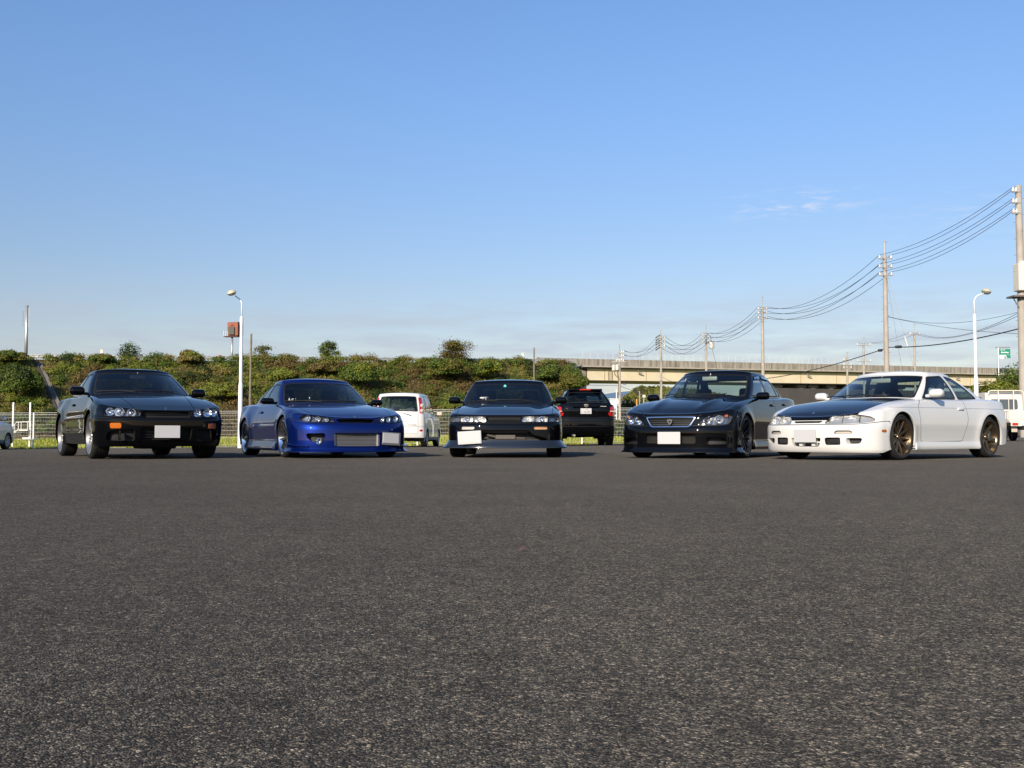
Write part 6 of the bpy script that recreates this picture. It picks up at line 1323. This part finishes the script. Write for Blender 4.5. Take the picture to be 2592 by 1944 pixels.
    m = MB(); m.box((-.4, 6.0, zt(0)/2 - .8), (3.0, 10, zt(0) - 1.6)); m.box((-3.6, .12, zt(0) - .5), (7.2, .3, 1.0)); m.obj('abutment', streak, root)
    # piers and the dark wall beneath
    sp = [(at(px, 1000, 166).x - A.x) / math.cos(ang) for px in (1978, 2046, 2080, 2132, 2190, 2260, 2340)]
    for s in sp:
        m = MB(); zb_ = zt(s) - 3.25; m.rbox((s, 5.6, zb_/2 - .2), (1.0, 7.5, zb_ + .4), .2); m.rbox((s, 5.6, zb_ - .3), (2.0, 7.8, .6), .28); m.obj('pier', pmat('pier_concrete', (.15, .14, .13), rough=.9), root)
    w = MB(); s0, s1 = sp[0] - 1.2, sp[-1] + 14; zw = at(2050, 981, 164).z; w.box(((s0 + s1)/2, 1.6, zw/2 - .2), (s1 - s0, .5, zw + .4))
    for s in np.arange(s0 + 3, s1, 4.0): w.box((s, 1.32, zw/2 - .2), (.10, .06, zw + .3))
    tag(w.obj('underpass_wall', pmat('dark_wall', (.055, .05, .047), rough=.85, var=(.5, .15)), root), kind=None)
    return root
overpass()

# ------------------------------------------------------------------ utility poles and wires
INS = pmat('porcelain', (.62, .60, .56), rough=.3); STEEL = pmat('crossarm_steel', (.36, .35, .33), rough=.5, metal=.5); BLK = pmat('cable_black', (.02, .02, .025), rough=.6); CAN = pmat('transformer_grey', (.48, .46, .42), rough=.5)
POLES = {}
def upole(key, label, Y, bx, tx, ytop, ymast, arms, half, r0=.20, r1=.13, side=0, extra=None, cat='utility pole'):
    """arms: pixel rows of the cross-arms; half: arm half length in metres; side: +1 / -1 one-sided"""
    T = at(tx, ytop, Y); B = at(bx, 1095, Y); x0 = (T.x + B.x) / 2; z0 = float(gz(x0, Y)) - .3; root = empty('utility_pole', (x0, Y, z0)); tag(root, label, cat, 'utility poles on the right'); H = T.z - z0; hm = at(tx, ymast, Y).z - z0; pts = []
    MB().tube([(0, 0, 0), (0, 0, hm)], [r0, r1], 14).obj('pole', PCON, root, smooth=True, sharp=50)
    if ymast > ytop: m = MB(); m.tube([(0, 0, hm - .8), (0, 0, H)], .05, 6); m.box((.08, 0, H), (.26, .08, .08)); m.obj('top_mast', STEEL, root)
    for py in arms:
        h = at(tx, py, Y).z - z0; xs = [-half, half] if side == 0 else [side * half, side * half * .55]
        m = MB(); m.box(((xs[0] + xs[1])/2 if side == 0 else side * half * .5, -.14, h), ((half*2 if side == 0 else half) + .16, .08, .08)); m.obj('crossarm', STEEL, root)
        for xi in xs:
            m = MB(); m.lathe([(0, -.05), (.07, -.05), (.085, .02), (.05, .06), (.08, .10), (.05, .14), (.03, .20), (0, .20)], axis='z', n=10); m.obj('insulator', INS, root, smooth=True, loc=(xi, -.14, h + .06)); pts.append(Vector((x0 + xi, Y - .14, z0 + h + .26)))
    m = MB(); h = 2.2; k = 0
    while h < hm - .3: m.tube([((.16 if k % 2 else -.16), 0, h), ((.34 if k % 2 else -.34), 0, h)], .012, 4); h += .45; k += 1
    m.obj('climbing_rung', STEEL, root)
    if extra: extra(root, x0, Y, z0)
    POLES[key] = dict(pts=pts, x=x0, Y=Y, z0=z0, root=root); return root
def span(name, label, a, b, sag, r=.018, cat='power line', group=None):
    a, b = Vector(a), Vector(b); pts = [a.lerp(b, t) - Vector((0, 0, sag * 4 * t * (1 - t))) - a for t in np.linspace(0, 1, 18)]; m = MB(); m.tube(pts, r, 5); return tag(m.obj(name, BLK, smooth=True, loc=a), label, cat, group)
def ex1(r, x0, Y, z0):
    zz = lambda py: at(2586, py, Y).z - z0; m = MB(); m.rbox((.12, -.1, (zz(668) + zz(738))/2), (.86, .7, zz(668) - zz(738)), .06); m.rbox((.12, -.1, zz(668) + .06), (.6, .5, .12), .05); m.obj('transformer_box', pmat('box_ivory', (.66, .62, .54), rough=.5), r)
    m = MB(); m.box((.1, -.1, zz(752)), (1.5, .9, .09)); m.tube([(-.5, -.1, zz(754)), (-.05, -.1, zz(790))], .03, 5); m.tube([(-.2, -.1, zz(754)), (-.02, -.1, zz(782))], .03, 5); m.obj('transformer_platform', pmat('platform_grey', (.14, .12, .11), rough=.7), r)
def ex2(r, x0, Y, z0):
    zz = lambda py: at(2246, py, Y).z - z0; m = MB(); m.tube([(.15, -.1, zz(700)), (1.75, -1.5, zz(985))], .016, 5); m.tube([(.15, .1, zz(700)), (1.55, .9, zz(960))], .012, 5); m.obj('guy_wire', STEEL, r); m = MB(); m.tube([(1.02, -.86, zz(855)), (1.16, -.98, zz(880))], .045, 6); m.obj('guy_sleeve', INS, r)
def ex4(r, x0, Y, z0):
    zz = lambda py: at(1789, py, Y).z - z0; m = MB(); m.lathe([(0, -.45), (.30, -.45), (.32, -.3), (.32, .35), (.2, .45), (0, .45)], axis='z', n=14); m.obj('transformer_can', CAN, r, smooth=True, sharp=50, loc=(.62, -.2, zz(873))); m = MB(); m.tube([(.2, -.1, zz(845)), (.5, -.2, zz(852)), (.65, -.2, zz(868))], .03, 5); m.tube([(.62, -.2, zz(880)), (.95, -.2, zz(905)), (1.2, -.2, zz(935))], .02, 5); m.box((.3, -.15, zz(868)), (.7, .12, .12)); m.obj('drop_cable', BLK, r)
def ex5(r, x0, Y, z0):
    zz = lambda py: at(1673, py, Y).z - z0; m = MB()
    for k, py in enumerate((853, 860, 866, 872, 878, 884)): m.tube([(-.1, -.1, zz(py - 5)), (-.62, -.2, zz(py + 3))], .06, 5)
    m.obj('cutout_switch', pmat('cutout_dark', (.07, .065, .06), rough=.6), r)
def ex6(r, x0, Y, z0):
    zz = lambda py: at(1568, py, Y).z - z0
    for dx, py in ((-.62, 931), (-.25, 930)): m = MB(); m.lathe([(0, -.3), (.19, -.3), (.2, .2), (.14, .3), (0, .3)], axis='z', n=12); m.obj('transformer_can', CAN, r, smooth=True, sharp=50, loc=(dx, -.15, zz(py)))
    m = MB()
    for k in range(5): m.box((-.35 + .18*k, -.1, zz(912 - 2*(k % 2))), (.10, .12, .22))
    m.obj('terminal_block', INS, r); m = MB(); m.box((-.1, -.1, zz(916)), (1.5, .1, .08)); m.obj('crossarm', STEEL, r); m = MB(); m.tube([(-.55, -.1, zz(934)), (-.5, -.1, zz(948)), (-.12, -.1, zz(958)), (-.1, -.1, zz(1000))], .05, 6); m.tube([(-.25, -.1, zz(934)), (-.2, -.1, zz(950)), (-.05, -.1, zz(962))], .05, 6); m.obj('riser_cable', pmat('riser_brown', (.16, .11, .06), rough=.7), r)
    m = MB(); m.tube([(.52 + .16*math.cos(t), -.1, zz(970) + .18*math.sin(t)) for t in np.linspace(0, 6.283, 15)], .025, 5, cap=False); m.obj('cable_loop', BLK, r); m = MB(); m.tube([(-.35, 0, 0), (-.33, 0, zz(985))], .05, 8); m.obj('support_stub', WPAINT, r)
upole('P1', 'large near concrete pole with an ivory box at the right edge of the picture', 56, 2589, 2582, 470, 470, (487, 515, 541), .36, .24, .17, -1, ex1)
upole('P2', 'tall concrete pole with three double cross-arms right of the sedan roof', 74, 2248, 2238, 612, 646, (655, 678, 698), .42, .21, .14, 0, ex2)
upole('P3', 'thin concrete pole with three cross-arms above the sedan roof', 104, 1933, 1929, 752, 778, (783, 794, 807), .42, .20, .13)
upole('P4', 'pole carrying a grey transformer can above the sedan roof', 122, 1789, 1787, 823, 842, (848, 858, 868), .40, .18, .12, 0, ex4)
upole('P5', 'slim pole with dark switches right of the black wagon', 116, 1676, 1671, 836, 848, (856, 866, 878), .40, .16, .11, 0, ex5)
upole('P6', 'crowded pole with cables and a ring hanging beside it near the bridge end', 106, 1571, 1566, 872, 890, (893, 903), .40, .15, .10, 1, ex6)
upole('D1', 'short distant pole with white insulators above the bonnet of the white coupe', 128, 2147, 2144, 892, 902, (912, 924, 932), .45, .16, .11)
upole('D2', 'distant pole with one wide cross-arm left of the tall concrete pole', 120, 2187, 2188, 855, 868, (874, 915), .75, .16, .11)
upole('D3', 'plain distant pole with a single cross-arm right of the tall concrete pole', 112, 2318, 2315, 820, 842, (847,), .5, .13, .10)
def run(k0, k1, pairs, sag, label, r=.017):
    for i, j in pairs: span('power_line', ('upper', 'middle', 'lower')[i // 2] + ' ' + ('left', 'right')[i % 2] + ' ' + label, POLES[k0]['pts'][i], POLES[k1]['pts'][j], sag, r, group=label)
run('P2', 'P1', [(0, 0), (1, 1), (2, 2), (3, 3), (4, 4), (5, 5)], .55, 'power line from the tall concrete pole to the pole at the right edge', .015)
run('P3', 'P2', [(k, k) for k in range(6)], 1.5, 'power line between the thin pole above the sedan and the tall concrete pole', .018)
run('P4', 'P3', [(k, k) for k in range(6)], 1.0, 'power line from the transformer can pole to the thin pole', .018)
run('P5', 'P4', [(k, k) for k in range(6)], 1.35, 'power line from the dark switch pole to the transformer can pole', .018)
run('P6', 'P5', [(0, 0), (1, 1), (2, 2), (3, 3)], .9, 'power line from the crowded pole to the dark switch pole', .015)
run('D2', 'D3', [(0, 0), (1, 1)], .4, 'power line between two distant poles left and right of the tall pole', .014)
pt = lambda k, px, py: at(px, py, POLES[k]['Y'])
span('telephone_cable', 'thin cable from the middle of the tall pole to the right edge pole', pt('P2', 2248, 801), pt('P1', 2578, 790), .55, .012, 'cable')
span('telephone_cable', 'thin cable falling from the tall pole to low on the right edge pole', pt('P2', 2248, 802), pt('P1', 2580, 845), .2, .012, 'cable')
span('power_line', 'upper line from the plain distant pole to the right edge pole', pt('D3', 2322, 842), pt('P1', 2578, 792), .9, .015); span('power_line', 'lower line from the plain distant pole to the right edge pole', pt('D3', 2310, 842), pt('P1', 2578, 799), .9, .015)
span('telephone_cable', 'thick black cable from the tall pole to the right edge pole', pt('P2', 2248, 879), pt('P1', 2580, 832), .28, .035, 'cable'); span('telephone_cable', 'thick black cable sloping down from the tall pole towards the sedan', pt('P2', 2246, 880), pt('P4', 1792, 962), .9, .035, 'cable')
span('telephone_cable', 'low thin cable left of the crowded pole', pt('P6', 1480, 974), pt('P6', 1567, 976), .03, .02, 'cable'); span('telephone_cable', 'low sagging cable between the crowded pole and the dark switch pole', pt('P6', 1571, 977), pt('P5', 1675, 962), .8, .022, 'cable'); span('telephone_cable', 'low cable from the dark switch pole behind the sedan', pt('P5', 1677, 955), pt('P4', 1788, 985), .3, .02, 'cable')
for px, py, Y, L_ in ((2228, 887, 74, .36), (2274, 878, 73, .55)): a = at(px, py, Y); m = MB(); m.tube([(-L_/2, 0, 0), (-L_*.35, 0, 0), (L_*.35, 0, .01), (L_/2, 0, .01)], [.03, .10, .10, .03], 8); tag(m.obj('cable_joint', BLK, smooth=True, loc=a), 'black joint box on the thick cable ' + ('left of the tall pole' if px < 2240 else 'right of the tall pole'), 'joint box')

# ------------------------------------------------------------------ right-hand side: kei truck, sign, trees, far things
def kei_truck():
    z = float(gz(17.6, 36)); root = empty('kei_truck', (17.66, 35.0, z), R(-1.5)); tag(root, 'small white pickup truck with a tubular guard frame at the right edge', 'truck'); W_ = pmat('truck_white', (.66, .62, .54), rough=.45, coat=.3); D = DARK; w = .70
    # local: +y forward (away), rear at y = 0
    m = MB(); n = 12                                   # cab: side profile lofted across
    prof = chaikin([(1.98, .42), (1.98, 1.70), (2.10, 1.76), (2.75, 1.74), (3.02, 1.55), (3.26, 1.02), (3.30, .45)], 2, False); k = len(prof); V = []
    for xx, sc in ((-w, .985), (-w + .03, 1.0), (w - .03, 1.0), (w, .985)):
        V += [(xx * (1 - .10 * max(0, (p[1] - .9))), 1.98 + (p[0] - 1.98) * sc, .42 + (p[1] - .42) * sc) for p in prof]
    F = [(j*k+i, j*k+i+1, (j+1)*k+i+1, (j+1)*k+i) for j in range(3) for i in range(k-1)] + [tuple(range(k-1, -1, -1)), tuple(3*k+i for i in range(k)), (0, k, 2*k, 3*k, 4*k-1, 3*k-1, 2*k-1, k-1)]
    cab = m.add(V, F).obj('cab', W_, root, smooth=True, sharp=40); gm = glassmat('truck_glass', (.20, .24, .26))
    for sg in (-1, 1):
        P = rcorner([(2.28, 1.06), (2.30, 1.60), (2.72, 1.60), (3.08, 1.10)], .06); xs = [sg * (w * (1 - .10 * max(0, q[1] - .9)) + .004) for q in P]; n = len(P)
        m = MB(); m.add([(x, q[0], q[1]) for x, q in zip(xs, P)], [tuple(range(n))]); m.obj('side_window', pmat('truck_window', (.06, .08, .10), rough=.05, coat=1), root)
        m = MB(); m.tube([(sg*(w+.006), 2.22, .55), (sg*(w+.004), 2.22, 1.0), (sg*(w-.07), 2.22, 1.66)], .006, 5); m.obj('door_joint', D, root); m = MB(); m.rbox((sg*(w+.12), 3.0, 1.15), (.12, .08, .22), .03); m.obj('side_mirror', D, root)
    P = rcorner([(-.50, 1.13), (.50, 1.13), (.48, 1.50), (-.48, 1.50)], .08); n = len(P); m = MB(); m.add([(q[0], 1.972, q[1]) for q in P], [tuple(range(n))]); m.obj('rear_window', pmat('truck_window', (0, 0, 0)), root)
    for x in (-.17, .17): part_box('window_bar', (x, 1.965, 1.315), (.025, .012, .36), root, W_)
    part_box('load_floor', (0, .98, .66), (1.38, 1.94, .06), root, W_)
    def wall(name, c, d, axis):
        o = part_box(name, c, d, root, W_); m = MB()
        for t in np.arange(-d[axis]/2 + .10, d[axis]/2 - .05, .125): q = [c[0], c[1], c[2]]; q[axis] += t; q[1 - axis] += (-.018 if axis == 0 else (-.018 if c[0] < 0 else .018)); m.rbox(tuple(q), ((.055, .03, d[2] * .8) if axis == 0 else (.03, .055, d[2] * .8)), .012)
        m.obj('rib', W_, o); return o
    wall('tailgate', (0, .02, .87), (1.40, .035, .34), 0); wall('side_board', (-.70, .98, .87), (.035, 1.88, .34), 1); wall('side_board', (.70, .98, .87), (.035, 1.88, .34), 1)
    part_box('rear_bumper', (0, .03, .58), (1.30, .06, .14), root, W_); part_box('chassis', (0, 1.4, .46), (.62, 3.0, .14), root, D); part_box('mud_flap', (-.46, .20, .42), (.20, .02, .22), root, pmat('flap_pale', (.50, .42, .34), rough=.7)); part_box('mud_flap', (.46, .20, .42), (.20, .02, .22), root, pmat('flap_pale', (.5, .4, .3)))
    for sg in (-1, 1): part_box('tail_light', (sg*.52, -.006, .58), (.20, .02, .09), root, REDL)
    m = MB(); zt_ = 1.80
    m.tube([(-.66, 1.80, 1.02), (-.64, 1.80, 1.66), (-.60, 1.80, zt_ - .02), (-.52, 1.80, zt_), (.52, 1.80, zt_), (.60, 1.80, zt_ - .02), (.64, 1.80, 1.66), (.66, 1.80, 1.02)], .024, 8)
    for x in (-.27, .27): m.tube([(x, 1.80, 1.02), (x, 1.80, zt_)], .02, 8)
    m.tube([(-.66, 1.80, 1.03), (.66, 1.80, 1.03)], .02, 8); m.tube([(-.66, 1.62, 1.03), (-.64, 1.74, 1.55)], .018, 6); m.obj('guard_frame', W_, root, smooth=True, sharp=60)
    for yy in (.72, 2.70):
        for sg in (-1, 1): e = wheel(root, sg*.62, yy, .265, 1, .265, .15, .165, ('broad', 5), STEELW, STEELW, dish=.0); e.rotation_euler = (0, 0, R(-90 if sg > 0 else 90))
kei_truck()
def road_sign():
    Y = 175; a = at(2545, 1000, Y); z0 = 0.0; root = empty('highway_sign', (a.x, Y, z0)); tag(root, 'distant green highway sign with a small white panel beside the right edge pole', 'road sign'); s_ = Y / 2600; zz = lambda py: at(2545, py, Y).z; xx = lambda px: (px - 2545) * s_; G = pmat('sign_green', (.01, .22, .15), rough=.4); Wt = pmat('sign_white', (.75, .75, .74), rough=.4)
    b = part_box('green_board', (xx(2546), 0, zz(890.5)), (27 * s_, .15, 14 * s_), root, G); part_box('green_board', (xx(2553), 0, zz(902.5)), (14 * s_, .15, 8 * s_), root, G); part_box('white_panel', (xx(2538), 0, zz(904)), (11 * s_, .15, 8.5 * s_), root, Wt)
    m = MB(); 
    for x0, x1, py, h in ((2535, 2540, 886, 1.6), (2542, 2546, 886, 1.6), (2536, 2540, 892, 3), (2541, 2545, 892.5, 2.6), (2546, 2550, 892, 3), (2551, 2555, 892.5, 2.6)): m.box(((xx(x0) + xx(x1))/2, -.09, zz(py)), ((x1 - x0) * s_, .02, h * s_))
    m.tube([(xx(2550), -.09, zz(906)), (xx(2546), -.09, zz(900))], .09, 5); m.box((xx(2546.5), -.09, zz(900.5)), (.22, .02, .22)); m.obj('lettering', Wt, b)
    m = MB(); m.tube([(xx(2530), .1, 0), (xx(2530), .1, zz(880))], .12, 8); m.tube([(xx(2524), .1, zz(880)), (xx(2560), .1, zz(879))], .10, 8); m.obj('sign_post', GALV, root)
road_sign()
for lb, px, py, Y, r, n, k1, k2 in (('big rounded green tree mass behind the white pickup', 2545, 1010, 92, (3.6, 3, 3.4), 7000, 'lime', 'olive'), ('lower green bush left of the tree mass behind the right lamp post', 2478, 1020, 90, (2.6, 2.2, 2.3), 3000, 'lime', 'green'), ('dark green tree at the right edge behind the near pole', 2590, 1000, 100, (3.4, 3, 4.6), 3600, 'green', 'olive'), ('small olive bush under the bridge right of the white coupe', 2425, 1020, 120, (2.2, 2, 2.4), 1600, 'olive', 'green'),
    ('dark green hedge bush behind the fence right of the black wagon', 1590, 1062, 44, (1.2, .7, .8), 1500, 'dark', 'olive'), ('yellow green grassy shrub under the bridge by the orange post', 1640, 1040, 130, (4.0, 2, 2.6), 2600, 'lime', 'straw'), ('dark round tree under the bridge behind the white building', 1592, 1020, 170, (3.4, 3, 4.0), 2200, 'dark', 'green')):
    a = at(px, py, Y); tag(bush('bush', (a.x, Y, float(gz(a.x, Y)) - .2), r, int(n * 1.7), k1, .14 if Y < 60 else .19, 18, k2), lb, 'bush')
# far hill, mountain ridge, roadside buildings
def ridge(name, pts, Y, mat, depth, bump, n=120):
    px = np.linspace(pts[0][0], pts[-1][0], n); f = pch(pts); py = f(px) + nprng.normal(0, bump, n); V = []
    for a, b in zip(px, py): p = at(a, b, Y); V += [(p.x, Y, p.z), (p.x * (Y - depth)/Y, Y - depth, -1), (p.x * (Y + depth)/Y, Y + depth, -1)]
    F = [];
    for i in range(n-1): F += [(3*i+1, 3*i+4, 3*i+3, 3*i), (3*i, 3*i+3, 3*i+5, 3*i+2)]
    return tag(mk(name, V, F, mat), kind='structure')
ridge('mountain', [(-900, 1098), (200, 1085), (700, 1050), (1300, 1030), (1500, 1003), (1545, 996), (1580, 990), (1640, 994), (1750, 1005), (2100, 1035), (2600, 1060), (3400, 1095)], 5200, pmat('mountain_haze_blue', (.10, .17, .26), rough=1), 900, .5)  # blue of the distant air is put into the ridge's own colour
def hill():
    Y = 420; pts = [(1560, 1040), (1575, 1010), (1590, 998), (1605, 985), (1622, 978), (1640, 980), (1665, 979), (1690, 981), (1720, 984), (1790, 992), (1900, 1020), (2000, 1060)]; ridge('hill', [(a, b + 4) for a, b in pts], Y, ground_mat('hill_soil', (.03, .045, .012), (.05, .06, .02), .02), 60, .3)
    f = pch(pts); P = []; n = 22000; px = nprng.uniform(1560, 2000, n); t = nprng.uniform(0, 1, n) ** .8
    P = np.array([tuple(at(a, lerp(1085, float(f(a)), b) + nprng.normal(0, 1.2), Y - 55 * (1 - b))) for a, b in zip(px, t)]); c = cols('olive', n); k = nprng.uniform(0, 1, n); c[k < .35] = cols('green', (k < .35).sum()); c[k > .8] = cols('straw', (k > .8).sum())
    tag(leaves('hill_trees', P, np.tile([0, -.6, .7], (n, 1)), 1.0, c), kind='stuff')
hill()
def building(label, px0, px1, py0, Y, mat, wins, depth=8):
    a, b = at(px0, py0, Y), at(px1, py0, Y); root = empty('building', ((a.x + b.x)/2, Y, 0)); tag(root, label, 'building'); w = b.x - a.x; h = a.z; part_box('wall', (0, depth/2, h/2), (w, depth, h), root, mat); part_box('roof', (0, depth/2, h + .08), (w + .3, depth + .3, .16), root, mat)
    for (u, v, ww, hh) in wins: f = part_box('window', (u * w, -.03, v * h), (ww, .10, hh), root, pmat('window_dark', (.04, .05, .06), rough=.1)); part_box('pane_bar', (u * w, -.09, v * h), (.06, .04, hh), f, mat)
building('small white flat roofed building under the bridge beside the wagon', 1544, 1568, 1011, 190, pmat('building_white', (.74, .73, .70), rough=.6), [(-.28, .45, .35, .8), (.05, .45, .35, .8), (.32, .45, .35, .8)])
building('low grey building behind the crowded pole', 1568, 1600, 1015, 260, pmat('building_grey', (.16, .17, .20), rough=.7), [(-.2, .4, .6, .6), (.2, .4, .6, .6)])
def sign_board(label, px, py0, py1, w_, Y, mat, name='sign_board'):
    a = at(px, py0, Y); b = at(px, py1, Y); root = empty(name, (a.x, Y, 0)); tag(root, label, 'sign'); part_box('board', (0, 0, (a.z + b.z)/2), (w_, .2, a.z - b.z), root, mat); MB().tube([(0, .15, 0), (0, .15, a.z)], .10, 6).obj('post', GALV, root); return root
sb = sign_board('tall white sign board on a post under the bridge beside the sedan mirror', 1625.5, 978, 998, .72, 165, pmat('board_white', (.72, .66, .60), rough=.5)); m = MB()
for k in range(4): m.box((0, -.105, at(1625, 982 + 4*k, 165).z), (.6, .012, .06))
m.obj('sign_line', pmat('sign_line_grey', (.40, .33, .30), rough=.6), sb)
sign_board('small white panel below the tall sign board', 1630, 1000, 1006, .45, 160, pmat('board_white', (.7, .7, .7)))
a = at(1612, 1035, 120); m = MB(); m.tube([(0, 0, 0), (0, 0, at(1612, 1010, 120).z)], .09, 8); tag(m.obj('marker_post', pmat('post_orange', (.62, .22, .05), rough=.5), loc=(a.x, 120, 0)), 'orange post standing under the bridge', 'marker post')
a = at(1612, 995, 150); root = empty('traffic_light', (a.x, 150, 0)); tag(root, 'dark traffic light seen from behind under the bridge', 'traffic light'); MB().tube([(.4, 0, 0), (.4, 0, a.z + .3)], .07, 6).obj('post', GALV, root); m = MB(); m.lathe([(0, 0), (.26, 0), (.28, .2), (.15, .3), (0, .3)], c=(-.2, 0, a.z + .3), axis='y', n=14); m.lathe([(0, 0), (.22, 0), (.24, .2), (.12, .3), (0, .3)], c=(.15, 0, a.z - .1), axis='y', n=14); m.obj('signal_head', DARK, root)
def far_van(label, px, Y, L_, h_, mat, yaw=0):
    a = at(px, 1090, Y); root = empty('parked_van', (a.x, Y, float(gz(a.x, Y))), yaw); tag(root, label, 'van'); prof = chaikin([(-L_/2, .25), (-L_/2, .95), (-L_/2 + .35, 1.05), (-L_/2 + 1.0, h_), (L_/2 - .15, h_), (L_/2, h_ - .2), (L_/2, .25)], 2, False); k = len(prof); V = []
    for y in (-.83, -.78, .78, .83): V += [(p[0], y * (1 - .08 * max(0, p[1] - 1)), p[1] - (.01 if abs(y) > .8 else 0)) for p in prof]
    m = MB(); m.add(V, [(j*k+i, j*k+i+1, (j+1)*k+i+1, (j+1)*k+i) for j in range(3) for i in range(k-1)] + [tuple(range(k)), tuple(3*k + k - 1 - i for i in range(k))]); m.obj('body', mat, root, smooth=True, sharp=40); gl = pmat('van_window', (.03, .05, .07), rough=.06, coat=1)
    for u0, u1 in ((-L_/2 + .85, -L_/2 + 1.55), (-L_/2 + 1.65, -L_/2 + 2.75), (-L_/2 + 2.85, L_/2 - .2)):
        P = rcorner([(u0, 1.02), (u1, 1.02), (u1, h_ - .15), (u0 + (.35 if u0 < -L_/2 + 1 else .02), h_ - .15)], .05); m = MB(); m.add([(p[0], -.835 * (1 - .08 * max(0, p[1] - 1)), p[1]) for p in P], [tuple(range(len(P)))]); m.obj('side_window', gl, root)
    for x in (-L_/2 + .75, L_/2 - .75):
        for y in (-.72, .72): e = wheel(root, x, y, .30, 1, .30, .18, .18, ('broad', 5), STEELW, STEELW, dish=0); e.rotation_euler = (0, 0, R(180) if y < 0 else 0)
far_van('white van parked beyond the white coupe, seen through its windshield', 2165, 62, 4.2, 1.9, pmat('van_white', (.72, .72, .70), rough=.4, coat=.4))
# ------------------------------------------------------------------ place the vehicles
for c, nm, lb, loc, yw in CARS: build_car(c, nm, lb, loc, yw, cat='car', group='cars parked side by side in the row')
for c, nm, lb, loc, yw, cat in OTHER:
    build_car(c, nm, lb, (loc[0], loc[1], float(gz(loc[0], loc[1] - 2))), yw, cat=cat)
